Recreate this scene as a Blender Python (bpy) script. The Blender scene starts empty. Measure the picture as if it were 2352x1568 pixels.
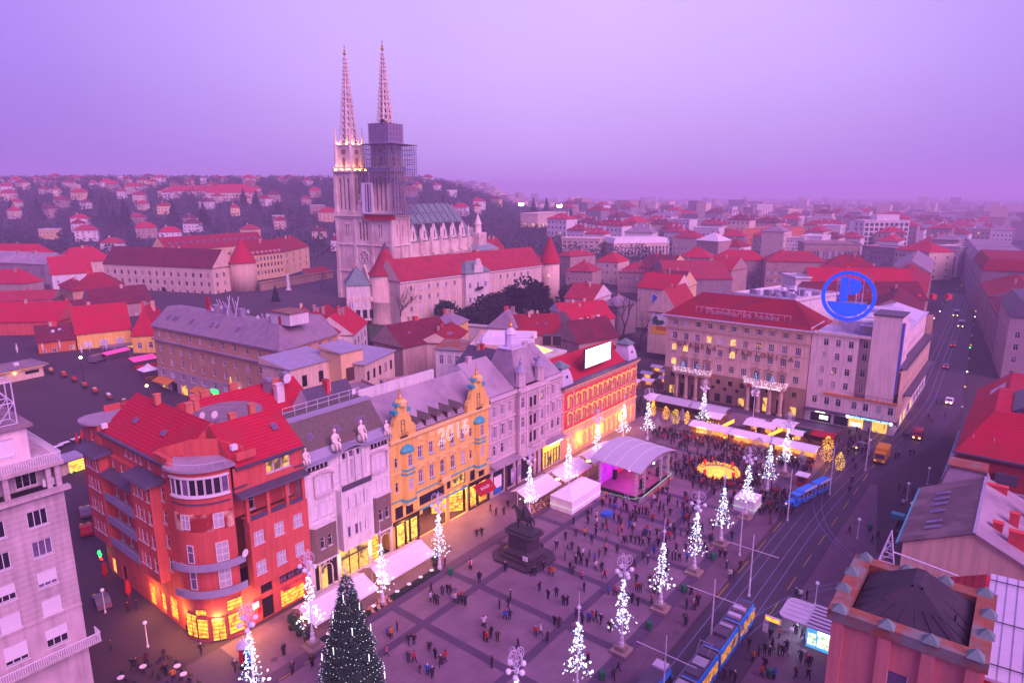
import bpy, math, random
from mathutils import Vector, Matrix
sc = bpy.context.scene
COL = sc.collection
R = math.radians
rnd = random.Random(7)
# camera, sky, sun, exposure
CAM_H, PITCH, FOC = 57.0, R(12.5), 1530.0          # metres, radians, focal length for a 2352 px wide picture
cd = bpy.data.cameras.new('camera')
cam = bpy.data.objects.new('camera', cd);COL.objects.link(cam)
cam.location = (0, 0, CAM_H);cam.rotation_euler = (math.pi/2-PITCH, 0, 0)
cd.sensor_width = 36;cd.lens = FOC/2352*36;cd.clip_start = 1;cd.clip_end = 20000
sc.camera = cam
world = bpy.data.worlds.new('World');sc.world = world;world.use_nodes = True
nt = world.node_tree;nt.nodes.clear()
o_ = nt.nodes.new('ShaderNodeOutputWorld');bg = nt.nodes.new('ShaderNodeBackground')
tc = nt.nodes.new('ShaderNodeTexCoord');sx = nt.nodes.new('ShaderNodeSeparateXYZ')
rp = nt.nodes.new('ShaderNodeValToRGB')          # evening overcast: dull violet, brighter towards the glow in the east
e = rp.color_ramp.elements;e[0].position = .25;e[0].color = (.23, .13, .60, 1);e[1].position = 1.0;e[1].color = (.58, .40, .84, 1)
for p, c in ((.60, (.25, .14, .65, 1)), (.78, (.34, .205, .73, 1)), (.92, (.49, .325, .81, 1))):
 k = e.new(p);k.color = c
dt = nt.nodes.new('ShaderNodeVectorMath');dt.operation = 'DOT_PRODUCT';dt.inputs[1].default_value = (.06, .91, .41)
hr = nt.nodes.new('ShaderNodeMapRange');hr.inputs[1].default_value = 0;hr.inputs[2].default_value = .16;hr.inputs[3].default_value = .85;hr.inputs[4].default_value = 1.0
hm = nt.nodes.new('ShaderNodeMix');hm.data_type = 'RGBA';hm.blend_type = 'MULTIPLY';hm.inputs[0].default_value = 1
sky = nt.nodes.new('ShaderNodeTexSky');sky.sky_type = 'NISHITA';sky.sun_disc = False
sky.sun_elevation = R(3);sky.sun_rotation = R(200);sky.air_density = 1.5;sky.dust_density = 3
nz = nt.nodes.new('ShaderNodeTexNoise');nz.inputs['Scale'].default_value = 1.6;nz.inputs['Detail'].default_value = 2
mr = nt.nodes.new('ShaderNodeMapRange');mr.inputs[1].default_value = .3;mr.inputs[2].default_value = .7
mr.inputs[3].default_value = .88;mr.inputs[4].default_value = 1.10
mu = nt.nodes.new('ShaderNodeMix');mu.data_type = 'RGBA';mu.blend_type = 'MULTIPLY';mu.inputs[0].default_value = 1
ad = nt.nodes.new('ShaderNodeMix');ad.data_type = 'RGBA';ad.blend_type = 'ADD';ad.inputs[0].default_value = .012
L = nt.links.new
L(tc.outputs['Generated'], sx.inputs[0]);L(sx.outputs['Z'], hr.inputs[0]);L(tc.outputs['Generated'], dt.inputs[0]);L(dt.outputs['Value'], rp.inputs[0])
L(rp.outputs[0], hm.inputs[6]);L(hr.outputs[0], hm.inputs[7])
L(tc.outputs['Generated'], nz.inputs['Vector']);L(nz.outputs['Fac'], mr.inputs[0])
L(hm.outputs[2], mu.inputs[6]);L(mr.outputs[0], mu.inputs[7])
L(mu.outputs[2], ad.inputs[6]);L(sky.outputs[0], ad.inputs[7])
L(ad.outputs[2], bg.inputs[0]);bg.inputs[1].default_value = 1.0;L(bg.outputs[0], o_.inputs[0])
sd = bpy.data.lights.new('sun', 'SUN');sun = bpy.data.objects.new('sun', sd);COL.objects.link(sun)
sd.energy = 3.0;sd.angle = R(45);sd.color = (1.0, .46, .86)
sun.rotation_euler = (R(52), 0, R(40));sun.location = (0, -50, 150)
sc.view_settings.view_transform = 'Standard';sc.view_settings.look = 'None'
sc.view_settings.gamma = 1;sc.view_settings.exposure = 0.38
cy = sc.cycles
cy.max_bounces = 5;cy.diffuse_bounces = 2;cy.glossy_bounces = 2;cy.transmission_bounces = 2
cy.volume_bounces = 1;cy.transparent_max_bounces = 6;cy.caustics_reflective = False;cy.caustics_refractive = False
cy.sample_clamp_indirect = 4;cy.use_adaptive_sampling = True;cy.adaptive_threshold = .02
cy.use_denoising = True
cy.volume_step_rate = 4
# measured geometry of the place
# pixel of the 2352x1568 reading grid -> place on a horizontal plane z (surveying only)
def ray(u, v):
 x = (u-1176)/FOC;y = (784-v)/FOC
 return (x, math.cos(PITCH)+y*math.sin(PITCH), -math.sin(PITCH)+y*math.cos(PITCH))
def G(u, v, z=0.0):
 d = ray(u, v);t = (z-CAM_H)/d[2]
 return Vector((d[0]*t, d[1]*t, z))
def HZ(u, v, Y):
 d = ray(u, v);return CAM_H+d[2]*Y/d[1]
O = Vector((-30.2, 84.7));DX, DY = .61586, .78785     # square frame: s runs along the north row, t towards the tram street
RS = math.atan2(DY, DX)                                # rotation of the north row
def W(s, t, z=0.0):
 return Vector((O.x+s*DX+t*DY, O.y+s*DY-t*DX, z))
def ST(u, v, z=0.0):
 g = G(u, v, z);q = (g.x-O.x, g.y-O.y)
 return q[0]*DX+q[1]*DY, q[0]*DY-q[1]*DX
def sstep(a, b, x):
 x = min(1, max(0, (x-a)/(b-a)));return x*x*(3-2*x)
def terr(X, Y):
 qx, qy = X-O.x, Y-O.y
 s = qx*DX+qy*DY;t = qx*DY-qy*DX
 z = 4*sstep(25, 70, -t)*sstep(-60, -5, s+18) + 5.5*sstep(95, 170, -t)
 # hill quarter to the north-east behind the cathedral close
 hill = sstep(420, 1150, Y)*sstep(60, -160, X)*52
 hill += sstep(480, 1100, Y)*sstep(330, 0, X)*14
 return z+hill
# mesh helpers
ONES = 'zeroth first second third fourth fifth sixth seventh eighth ninth tenth eleventh twelfth thirteenth fourteenth fifteenth sixteenth seventeenth eighteenth nineteenth'.split()
TENS = {20:'twent',30:'thirt',40:'fort',50:'fift',60:'sixt',70:'sevent',80:'eight',90:'ninet'}
def nth(i):
 if i < 20: return ONES[i]
 if i >= 100: return 'hundred-and-'+nth(i-100) if i > 100 else 'hundredth'
 t, o = i//10*10, i % 10
 return TENS[t]+'ieth' if not o else TENS[t]+'y-'+ONES[o]
class MB:
 def __init__(s): s.v = [];s.f = [];s.m = []
 def face(s, pts, mi=0):
  b = len(s.v);s.v += [tuple(p) for p in pts];s.f.append(tuple(range(b, b+len(pts))));s.m.append(mi)
 def box(s, x0, y0, z0, x1, y1, z1, mi=0):
  b = len(s.v)
  s.v += [(x0,y0,z0),(x1,y0,z0),(x1,y1,z0),(x0,y1,z0),(x0,y0,z1),(x1,y0,z1),(x1,y1,z1),(x0,y1,z1)]
  for q in ((0,3,2,1),(4,5,6,7),(0,1,5,4),(1,2,6,5),(2,3,7,6),(3,0,4,7)):
   s.f.append(tuple(b+i for i in q));s.m.append(mi)
  return s
 def prism(s, poly, z0, z1, mi=0, mtop=None):
  n = len(poly);b = len(s.v)
  s.v += [(p[0],p[1],z0) for p in poly]+[(p[0],p[1],z1) for p in poly]
  for i in range(n):
   j = (i+1) % n;s.f.append((b+i,b+j,b+n+j,b+n+i));s.m.append(mi)
  s.f.append(tuple(b+n+i for i in range(n)));s.m.append(mi if mtop is None else mtop)
  s.f.append(tuple(b+n-1-i for i in range(n)));s.m.append(mi)
  return s
 def loft(s, rings, mi=0, caps=True, mis=None):
  n = len(rings[0]);b = len(s.v)
  for r in rings: s.v += [tuple(p) for p in r]
  for k in range(len(rings)-1):
   for i in range(n):
    j = (i+1) % n
    s.f.append((b+k*n+i,b+k*n+j,b+(k+1)*n+j,b+(k+1)*n+i));s.m.append(mis[k] if mis else mi)
  if caps:
   s.f.append(tuple(b+n-1-i for i in range(n)));s.m.append(mis[0] if mis else mi)
   s.f.append(tuple(b+(len(rings)-1)*n+i for i in range(n)));s.m.append(mis[-1] if mis else mi)
  return s
 def lathe(s, prof, n=12, cx=0, cy=0, mi=0, mis=None, a0=0.0, sy=1.0):
  s.loft([[(cx+r*math.cos(a0+2*math.pi*i/n), cy+sy*r*math.sin(a0+2*math.pi*i/n), z) for i in range(n)] for r, z in prof], mi, True, mis)
  return s
 def tube(s, p0, p1, r0, r1=None, n=6, mi=0):
  p0 = Vector(p0);p1 = Vector(p1);d = (p1-p0)
  if d.length < 1e-6: return s
  d.normalize();r1 = r0 if r1 is None else r1
  a = d.orthogonal().normalized();c = d.cross(a)
  s.loft([[p+(a*math.cos(2*math.pi*i/n)+c*math.sin(2*math.pi*i/n))*r for i in range(n)] for p, r in ((p0,r0),(p1,r1))], mi)
  return s
 def path(s, pts, r, n=5, mi=0, close=False):
  pts = list(pts)
  if close: pts = pts+[pts[0]]
  for a, b in zip(pts, pts[1:]): s.tube(a, b, r, r, n, mi)
  return s
 def ball(s, c, r, n=8, k=5, mi=0, sz=1.0):
  s.loft([[(c[0]+r*math.sin(math.pi*j/k)*math.cos(2*math.pi*i/n), c[1]+r*math.sin(math.pi*j/k)*math.sin(2*math.pi*i/n), c[2]-r*sz*math.cos(math.pi*j/k)) for i in range(n)] for j in range(1, k)], mi)
  return s
 def arc(s, cx, cy, r0, r1, a0, a1, z0, z1, n=12, mi=0):
  for i in range(n):
   A = a0+(a1-a0)*i/n;B = a0+(a1-a0)*(i+1)/n
   p = [(cx+r*math.cos(q), cy+r*math.sin(q)) for r, q in ((r0,A),(r1,A),(r1,B),(r0,B))]
   s.prism(p, z0, z1, mi)
  return s
 def mesh(s, name, mats, smooth=False):
  me = bpy.data.meshes.new(name);me.from_pydata(s.v, [], s.f)
  for m in (mats if isinstance(mats, (list, tuple)) else [mats]): me.materials.append(M(m) if isinstance(m, str) else m)
  if len(me.materials) > 1: me.polygons.foreach_set('material_index', s.m)
  if smooth: me.polygons.foreach_set('use_smooth', [True]*len(s.f))
  me.update();return me
 def build(s, name, mats, parent=None, loc=(0,0,0), rz=0.0, smooth=False):
  return put(name, s.mesh(name, mats, smooth), parent, loc, rz)
def put(name, data, parent=None, loc=(0,0,0), rz=0.0):
 o = bpy.data.objects.new(name, data);COL.objects.link(o)
 o.location = loc
 if rz: o.rotation_euler = (0, 0, rz)
 if parent is not None: o.parent = parent
 return o
def tag(o, label, cat=None, group=None, kind=None):
 if label: o['label'] = label
 if cat: o['category'] = cat
 if group: o['group'] = group
 if kind: o['kind'] = kind
 return o
def thing(name, label, cat, loc=(0,0,0), rz=0.0, group=None):
 return tag(put(name, None, None, loc, rz), label, cat, group)
def clone(o, parent=None, loc=None, rz=None, label=None):
 c = o.copy();COL.objects.link(c)
 if parent is not None: c.parent = parent
 if loc is not None: c.location = loc
 if rz is not None: c.rotation_euler = (0, 0, rz)
 if label: c['label'] = label
 for ch in o.children: clone(ch, c)
 return c
def box(name, m, parent, x0, y0, z0, x1, y1, z1):
 return MB().box(x0,y0,z0,x1,y1,z1).build(name, m, parent)
def text(name, body, size, m, parent, loc, rot, ext=.03, align='CENTER', outline=0.0, space=1.0):
 cu = bpy.data.curves.new(name, 'FONT');cu.body = body;cu.size = size;cu.extrude = ext
 cu.align_x = align;cu.align_y = 'CENTER';cu.resolution_u = 3;cu.space_character = space
 if outline: cu.fill_mode = 'NONE';cu.bevel_depth = outline;cu.bevel_resolution = 0;cu.extrude = 0
 t = bpy.data.objects.new(name, cu);me = bpy.data.meshes.new_from_object(t)
 bpy.data.objects.remove(t);bpy.data.curves.remove(cu)
 me.materials.clear();me.materials.append(M(m))
 o = put(name, me, parent, loc);o.rotation_euler = rot
 return o
# materials
MATS = {}
def M(n):
 if n not in MATS: raise KeyError(n)
 return MATS[n]
def mat(name, col, rough=.8, var=.12, scale=.6, metal=0.0, emit=0.0, ecol=None, bump=0.0, pat=None, col2=None, spec=.3, nosample=False, detail=4, streak=None):
 if streak is None: streak = .22 if ('plaster' in name or 'stone' in name or name in ('cream_white','pale_pink','bank_pink','ochre_light','ochre_dark','cath_pale')) else 0
 m = bpy.data.materials.new(name);m.use_nodes = True;MATS[name] = m
 t = m.node_tree;b = t.nodes['Principled BSDF'];l = t.links.new
 b.inputs['Roughness'].default_value = rough;b.inputs['Metallic'].default_value = metal
 b.inputs['Specular IOR Level'].default_value = spec
 b.inputs['Base Color'].default_value = (*col, 1)
 if emit:
  b.inputs['Base Color'].default_value = (*[x*(.04 if emit >= 1 else 1) for x in col], 1)
  b.inputs['Emission Color'].default_value = (*(ecol or col), 1);b.inputs['Emission Strength'].default_value = emit
  if nosample: m.cycles.emission_sampling = 'NONE'
 out = None
 if var or pat:
  g = t.nodes.new('ShaderNodeNewGeometry');n = t.nodes.new('ShaderNodeTexNoise')
  n.inputs['Scale'].default_value = scale;n.inputs['Detail'].default_value = detail;n.inputs['Roughness'].default_value = .65
  l(g.outputs['Position'], n.inputs['Vector'])
  r = t.nodes.new('ShaderNodeMapRange');r.inputs[1].default_value = .28;r.inputs[2].default_value = .72
  r.inputs[3].default_value = 1-var;r.inputs[4].default_value = 1+var
  l(n.outputs['Fac'], r.inputs[0])
  x = t.nodes.new('ShaderNodeMix');x.data_type = 'RGBA';x.blend_type = 'MULTIPLY';x.inputs[0].default_value = 1
  x.inputs[6].default_value = (*col, 1);l(r.outputs[0], x.inputs[7]);out = x.outputs[2]
  if pat:
   kind, psc, amt = pat
   mp = t.nodes.new('ShaderNodeMapping');mp.inputs['Rotation'].default_value = (0, 0, -RS)
   l(g.outputs['Position'], mp.inputs['Vector'])
   if kind == 'slab':
    w = t.nodes.new('ShaderNodeTexBrick');w.inputs['Scale'].default_value = psc
    w.inputs['Color1'].default_value = (1,1,1,1);w.inputs['Color2'].default_value = (1-amt,1-amt,1-amt,1)
    w.inputs['Mortar'].default_value = (1-1.6*amt,)*3+(1,);w.inputs['Mortar Size'].default_value = .012
    w.inputs['Brick Width'].default_value = 1.0;w.inputs['Row Height'].default_value = .7
    l(mp.outputs[0], w.inputs['Vector']);po = w.outputs['Color']
   else:
    w = t.nodes.new('ShaderNodeTexWave');w.wave_type = 'BANDS';w.bands_direction = {'rows':'Z','seamx':'X','seamy':'Y'}[kind]
    w.inputs['Scale'].default_value = psc;w.inputs['Distortion'].default_value = .6
    w.inputs['Detail'].default_value = 2;w.inputs['Detail Scale'].default_value = 3
    l(mp.outputs[0], w.inputs['Vector'])
    pr = t.nodes.new('ShaderNodeMapRange');pr.inputs[3].default_value = 1-amt;pr.inputs[4].default_value = 1
    l(w.outputs['Fac'], pr.inputs[0]);po = pr.outputs[0]
   y = t.nodes.new('ShaderNodeMix');y.data_type = 'RGBA';y.blend_type = 'MULTIPLY';y.inputs[0].default_value = 1
   l(out, y.inputs[6]);l(po, y.inputs[7]);out = y.outputs[2]
  if streak:          # rain streaks and grime running down the wall
   sm = t.nodes.new('ShaderNodeMapping');sm.inputs['Scale'].default_value = (1.3, 1.3, .10);l(g.outputs['Position'], sm.inputs['Vector'])
   sn = t.nodes.new('ShaderNodeTexNoise');sn.inputs['Scale'].default_value = 1.4;sn.inputs['Detail'].default_value = 5;l(sm.outputs[0], sn.inputs['Vector'])
   sr = t.nodes.new('ShaderNodeMapRange');sr.inputs[1].default_value = .42;sr.inputs[2].default_value = .70;sr.inputs[3].default_value = 1;sr.inputs[4].default_value = 1-streak;l(sn.outputs['Fac'], sr.inputs[0])
   sx_ = t.nodes.new('ShaderNodeMix');sx_.data_type = 'RGBA';sx_.blend_type = 'MULTIPLY';sx_.inputs[0].default_value = 1;l(out, sx_.inputs[6]);l(sr.outputs[0], sx_.inputs[7]);out = sx_.outputs[2]
  if col2:
   n2 = t.nodes.new('ShaderNodeTexNoise');n2.inputs['Scale'].default_value = scale*.37;n2.inputs['Detail'].default_value = 5
   l(g.outputs['Position'], n2.inputs['Vector'])
   r2 = t.nodes.new('ShaderNodeMapRange');r2.inputs[1].default_value = .48;r2.inputs[2].default_value = .62
   l(n2.outputs['Fac'], r2.inputs[0])
   z = t.nodes.new('ShaderNodeMix');z.data_type = 'RGBA';l(r2.outputs[0], z.inputs[0]);l(out, z.inputs[6])
   z.inputs[7].default_value = (*col2, 1);out = z.outputs[2]
  l(out, b.inputs['Base Color'])
  if emit and ecol is None:
   l(out, b.inputs['Emission Color'])
   if emit >= 1.0: t.links.remove(b.inputs['Base Color'].links[0]);b.inputs['Base Color'].default_value = (.01,.01,.01,1)
  if bump:
   bp = t.nodes.new('ShaderNodeBump');bp.inputs['Strength'].default_value = bump;bp.inputs['Distance'].default_value = .1
   l(n.outputs['Fac'], bp.inputs['Height']);l(bp.outputs[0], b.inputs['Normal'])
 return m
def lit(name, col, strength, nosample=False, var=0.0, scale=2.0, col2=None):
 return mat(name, col, .6, var, scale, emit=strength, nosample=nosample, col2=col2)
# walls
mat('red_plaster', (0.64,0.105,0.085), .85, .10, .35, bump=.1)
mat('red_plaster_pale', (0.66,0.19,0.12), .85, .08)
mat('white_stone', (0.8,0.72,0.7), .8, .12, .5)
mat('cream_white', (.80,.70,.64), .8, .14, .5, pat=('rows', .5, .12))
mat('block_stone', (.60,.46,.47), .85, .14, .4, pat=('rows', .5, .12), streak=.25)
mat('brown_tile', (0.21,0.135,0.12), .5, .18, 2)
mat('yellow_plaster', (0.9,0.56,0.13), .85, .09, .4)
mat('yellow_trim', (0.92,0.64,0.24), .8, .08)
mat('turquoise', (0.06,0.42,0.45), .5, .2, 3)
mat('beige_stone', (0.58,0.44,0.46), .85, .16, .5)
mat('beige_trim', (0.66,0.52,0.54), .85, .12, .5)
mat('bank_red', (0.66,0.07,0.07), .85, .12, .8)
mat('bank_pink', (0.78,0.42,0.25), .85, .1, .8)
mat('ochre_stone', (0.66,0.45,0.33), .85, .10, .4)
mat('ochre_light', (0.8,0.57,0.45), .85, .08, .4)
mat('ochre_dark', (0.44,0.28,0.18), .85, .14, .5)
mat('pale_pink', (0.86,0.67,0.66), .85, .08, .3)
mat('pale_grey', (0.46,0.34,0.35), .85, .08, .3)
mat('tan_plaster', (.64,.36,.21), .88, .16, .3, col2=(.56,.30,.19))
mat('cream_plaster', (0.76,0.57,0.44), .88, .10, .3)
mat('cream_yellow', (0.8,0.54,0.28), .88, .10, .3)
mat('orange_plaster', (0.68,0.17,0.06), .88, .12, .3)
mat('pink_plaster', (0.66,0.22,0.2), .85, .08, .3)
mat('grey_plaster', (0.32,0.24,0.26), .9, .15, .3)
mat('dull_plaster', (0.46,0.3,0.27), .9, .15, .3)
mat('white_plaster', (0.76,0.69,0.68), .85, .08, .3)
mat('blue_panel', (.10,.12,.45), .6, .06)
mat('orange_panel', (.65,.22,.04), .7, .06)
# stone of the cathedral
mat('cath_stone', (0.84,0.7,0.58), .9, .16, .25, col2=(.62,.46,.40))
mat('cath_pale', (0.88,0.76,0.64), .9, .12, .4)
mat('cath_shadow', (0.26,0.17,0.17), .9, .1, .4)
# roofs
mat('tile_red', (0.36,0.016,0.028), .85, .18, .8, pat=('rows', .95, .38), col2=(.22,.016,.03))
mat('tile_bright', (0.55,0.012,0.042), .85, .10, .8, pat=('rows', .95, .32), col2=(.40,.02,.035))
mat('tile_brown', (0.2,0.026,0.045), .9, .2, .8, pat=('rows', .9, .38), col2=(.12,.02,.035))
mat('tile_rose', (0.44,0.034,0.055), .9, .22, .7, pat=('rows', .9, .3), col2=(.30,.03,.045))
mat('slate', (0.27,0.2,0.25), .75, .22, .6, col2=(.30,.23,.25))
mat('slate_warm', (0.33,0.25,0.3), .85, .2, .4, col2=(.42,.33,.37))
mat('moss_slate', (.15,.115,.10), .9, .25, 2.5)
mat('zinc', (0.33,0.3,0.4), .5, .12, .5)
mat('zinc_dark', (0.095,0.075,0.11), .55, .15, .6)
mat('zinc_light', (0.58,0.52,0.62), .5, .08, .5)
mat('copper_green', (.16,.24,.22), .7, .2, .6)
mat('flat_roof', (0.27,0.19,0.21), .95, .25, .5)
mat('tar_roof', (.05,.035,.05), .8, .2, .5)
mat('old_sheet', (.13,.075,.085), .6, .3, .7, col2=(.22,.14,.15))
mat('rust_roof', (.30,.10,.06), .8, .3, 1.2, col2=(.22,.22,.2))
# ground
mat('asphalt', (0.066,0.04,0.055), .8, .16, .12)
mat('road', (0.06,0.036,0.066), .6, .2, .15)
mat('pave', (0.225,0.135,0.185), .58, .20, .22, pat=('slab', .42, .14))
mat('pave_dark', (0.095,0.058,0.105), .7, .12, .4)
mat('pave_mid', (0.16,0.085,0.125), .75, .16, .3, pat=('slab', .8, .12))
mat('terrace', (0.13,0.085,0.125), .85, .14, .2)
mat('earth', (0.04,0.032,0.04), .95, .3, .03, col2=(.035,.04,.04))
mat('grass', (.05,.075,.03), .95, .3, .5)
mat('rail', (0.2,0.16,0.3), .3, .05, 1, metal=.6)
mat('yellow_line', (.40,.24,.03), .7, .2, 2)
mat('kerb', (0.27,0.18,0.18), .8, .1)
mat('step_stone', (0.34,0.23,0.21), .8, .12, 1)
# details
mat('white_paint', (0.8,0.74,0.78), .6, .03)
mat('lilac_metal', (0.7,0.62,0.74), .5, .04)
mat('grey_metal', (.28,.24,.30), .45, .08, metal=.3)
mat('steel', (.42,.36,.44), .4, .06, metal=.5)
mat('dark_metal', (.035,.028,.035), .5, .1)
mat('black', (.012,.010,.013), .5, 0)
mat('wood', (.20,.09,.04), .8, .2, 2)
mat('frame_dark', (.10,.045,.045), .6, 0)
mat('glass', (.020,.014,.028), .08, 0, spec=.6)
mat('glass_sky', (.16,.11,.20), .12, .25, 1.0, spec=.6)  # paler pane, sky reflection put into the base colour
mat('curtain', (0.5,0.42,0.45), .8, .15, 2.0)
mat('blind', (0.74,0.68,0.7), .7, .04)
mat('blind_red', (.50,.02,.04), .7, .05)
mat('lit_shop', (1.0,.40,.035), .6, .6, 4.0, emit=2.2, col2=(.35,.07,.015), pat=('rows', .55, .55))
mat('lit_yellow', (1.0,.55,.08), .6, .5, 4.0, emit=2.0, col2=(.45,.17,.02), pat=('rows', .6, .45))
lit('lit_soft', (1.0,.48,.10), 1.1, var=.4, scale=1.8, col2=(.10,.05,.04))
lit('sign_glow', (.95,.85,1.0), .9, nosample=True)
lit('lit_white', (.95,.88,1.0), 3.5)
lit('screen_white', (1.0,.92,1.0), 5.0)
lit('bulb', (.92,.86,1.0), 2.8, nosample=True)
lit('bulb_blue', (.12,.40,1.0), 2.5, nosample=True)
lit('bulb_warm', (1.0,.40,.03), 2.2, nosample=True)
lit('bulb_gold', (1.0,.55,.06), 1.7, nosample=True)
lit('bulb_green', (.35,1.0,.65), 2.0, nosample=True)
lit('neon_blue', (.002,.06,.95), 1.05, nosample=True, var=.25, scale=1.5)
lit('neon_green', (.02,1.0,.12), 3.0, nosample=True)
lit('neon_red', (1.0,.02,.01), 4.0, nosample=True)
lit('neon_cyan', (.30,.80,1.0), 2.2)
lit('lamp_off', (.70,.60,.78), .12, nosample=True)
mat('tent_white', (0.86,0.8,0.84), .7, .05, .6)
mat('tent_grey', (0.5,0.46,0.54), .6, .05, .3)
mat('awning_white', (0.86,0.78,0.8), .8, .06, .5)
mat('awning_red', (.40,.01,.02), .8, .1)
mat('awning_orange', (.62,.22,.04), .8, .08)
mat('umbrella_red', (.55,.015,.02), .8, .1)
mat('bronze', (.035,.032,.040), .45, .2, 3)
mat('plinth_stone', (.060,.040,.058), .6, .2, 1.2)
mat('gold', (.80,.42,.06), .35, .1, metal=.6)
mat('bronze_letter', (.26,.12,.07), .5, .1)
mat('bin_green', (.01,.14,.06), .5, .05)
mat('skin', (.45,.25,.20), .6, 0)
mat('fir_green',(0.03,0.085,0.05),.85,.4,2.0)
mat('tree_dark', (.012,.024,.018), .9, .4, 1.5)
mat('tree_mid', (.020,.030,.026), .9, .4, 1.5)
mat('tree_bare', (.060,.035,.040), .9, .2, 1.5)
mat('bark', (.075,.045,.045), .9, .2, 2)
mat('tram_blue', (0.01,0.24,0.8), .35, .04)
mat('tram_white', (.55,.48,.60), .5, .06)
mat('tram_roof', (.10,.075,.115), .7, .12, 1.5)
mat('car_yellow', (.72,.30,.01), .4, .05)
mat('car_red', (.45,.012,.012), .3, .03)
mat('car_grey', (.16,.13,.17), .3, .03)
mat('rubber', (.015,.013,.015), .8, 0)
mat('sign_white', (0.82,0.76,0.8), .6, 0)
mat('sign_red', (.58,.01,.02), .6, 0)
mat('sign_yellow', (.85,.50,.01), .6, 0)
mat('sign_blue', (.02,.15,.60), .6, 0)
mat('mural', (.34,.03,.03), .8, .1, 1.2, col2=(.75,.42,.30))
mat('poster', (.30,.20,.45), .6, .3, 1.0, col2=(.75,.60,.72))
mat('scaffold_net', (.25,.20,.30), .8, .1)
# building kit
def wall(mb, ox, oy, ux, uy, L, z0, z1, ops=(), depth=.25, mi=0):
 """vertical wall from (ox,oy) along unit (ux,uy);outside is to the right of the run;ops = (u0,u1,za,zb) real openings with reveals"""
 nx, ny = uy, -ux
 P = lambda u, z, d=0.0: (ox+ux*u-nx*d, oy+uy*u-ny*d, z)
 zs = sorted({z0, z1, *[min(max(o[2], z0), z1) for o in ops], *[min(max(o[3], z0), z1) for o in ops]})
 for a, b in zip(zs, zs[1:]):
  if b-a < 1e-4: continue
  cur = 0.0
  for o in sorted([o for o in ops if o[2] < b-1e-4 and o[3] > a+1e-4]):
   if o[0] > cur+1e-4: mb.face([P(cur,a), P(o[0],a), P(o[0],b), P(cur,b)], mi)
   cur = max(cur, o[1])
  if cur < L-1e-4: mb.face([P(cur,a), P(L,a), P(L,b), P(cur,b)], mi)
 for u0, u1, a, b in ops:
  mb.face([P(u0,a), P(u0,a,depth), P(u0,b,depth), P(u0,b)], mi);mb.face([P(u1,a,depth), P(u1,a), P(u1,b), P(u1,b,depth)], mi)
  mb.face([P(u0,b), P(u0,b,depth), P(u1,b,depth), P(u1,b)], mi);mb.face([P(u0,a,depth), P(u0,a), P(u1,a), P(u1,a,depth)], mi)
WIN = {}
def winmesh(w, h, nx, bars, fm, sill, arch=False):
 k = ('f', round(w,2), round(h,2), nx, tuple(bars), fm, sill, arch)
 if k not in WIN:
  b = MB();f = .075 if w > .7 else .06;y0, y1 = .10, .19
  b.box(-w/2,y0,0,-w/2+f,y1,h);b.box(w/2-f,y0,0,w/2,y1,h);b.box(-w/2+f,y0,0,w/2-f,y1,f);b.box(-w/2+f,y0,h-f,w/2-f,y1,h)
  for i in range(1, nx):
   x = -w/2+w*i/nx;b.box(x-f*.45,y0+.01,f,x+f*.45,y1-.01,h-f)
  for q in bars:
   b.box(-w/2+f,y0+.015,h*q-f*.4,w/2-f,y1-.015,h*q+f*.4)
  if sill: b.box(-w/2-.08,-.10,-.09,w/2+.08,.12,0)
  if arch:
   n = 8
   for i in range(n):
    A, B = math.pi*i/n, math.pi*(i+1)/n;q = w/2
    b.face([(q*math.cos(A),.09,h-q+q*math.sin(A)), (q*math.cos(A),.09,h), (q*math.cos(B),.09,h), (q*math.cos(B),.09,h-q+q*math.sin(B))])
  WIN[k] = b.mesh('window', fm)
 return WIN[k]
def panemesh(w, h, pm):
 k = ('p', round(w,2), round(h,2), pm)
 if k not in WIN:
  b = MB();b.face([(-w/2,.165,0), (w/2,.165,0), (w/2,.165,h), (-w/2,.165,h)]);WIN[k] = b.mesh('pane', pm)
 return WIN[k]
def simplewin(w, h, nx, bars, fm, pm):
 k = ('s', round(w,2), round(h,2), nx, tuple(bars), fm, pm)
 if k not in WIN:
  b = MB();f = .09;y0, y1 = .07, .14
  b.box(-w/2,y0,0,-w/2+f,y1,h);b.box(w/2-f,y0,0,w/2,y1,h);b.box(-w/2+f,y0,0,w/2-f,y1,f);b.box(-w/2+f,y0,h-f,w/2-f,y1,h)
  for i in range(1, nx):
   x = -w/2+w*i/nx;b.box(x-f*.4,y0+.01,f,x+f*.4,y1-.01,h-f)
  for q in bars: b.box(-w/2+f,y0+.015,h*q-f*.35,w/2-f,y1-.015,h*q+f*.35)
  b.face([(-w/2,.125,0), (w/2,.125,0), (w/2,.125,h), (-w/2,.125,h)], 1)
  WIN[k] = b.mesh('window', [fm, pm])
 return WIN[k]
DEF_PANES = ('glass','glass','glass_sky','glass_sky','curtain')
def window(root, x, y, z, rz, w, h, nx=2, bars=(.68,), fm='white_paint', pm=None, sill=True, arch=False, full=True):
 pm = pm or rnd.choice(DEF_PANES)
 if not full: return put('window', simplewin(w, h, nx, bars, fm, pm), root, (x,y,z), rz)
 o = put('window', winmesh(w, h, nx, bars, fm, sill, arch), root, (x,y,z), rz)
 put('pane', panemesh(w, h, pm), o)
 return o
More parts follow.
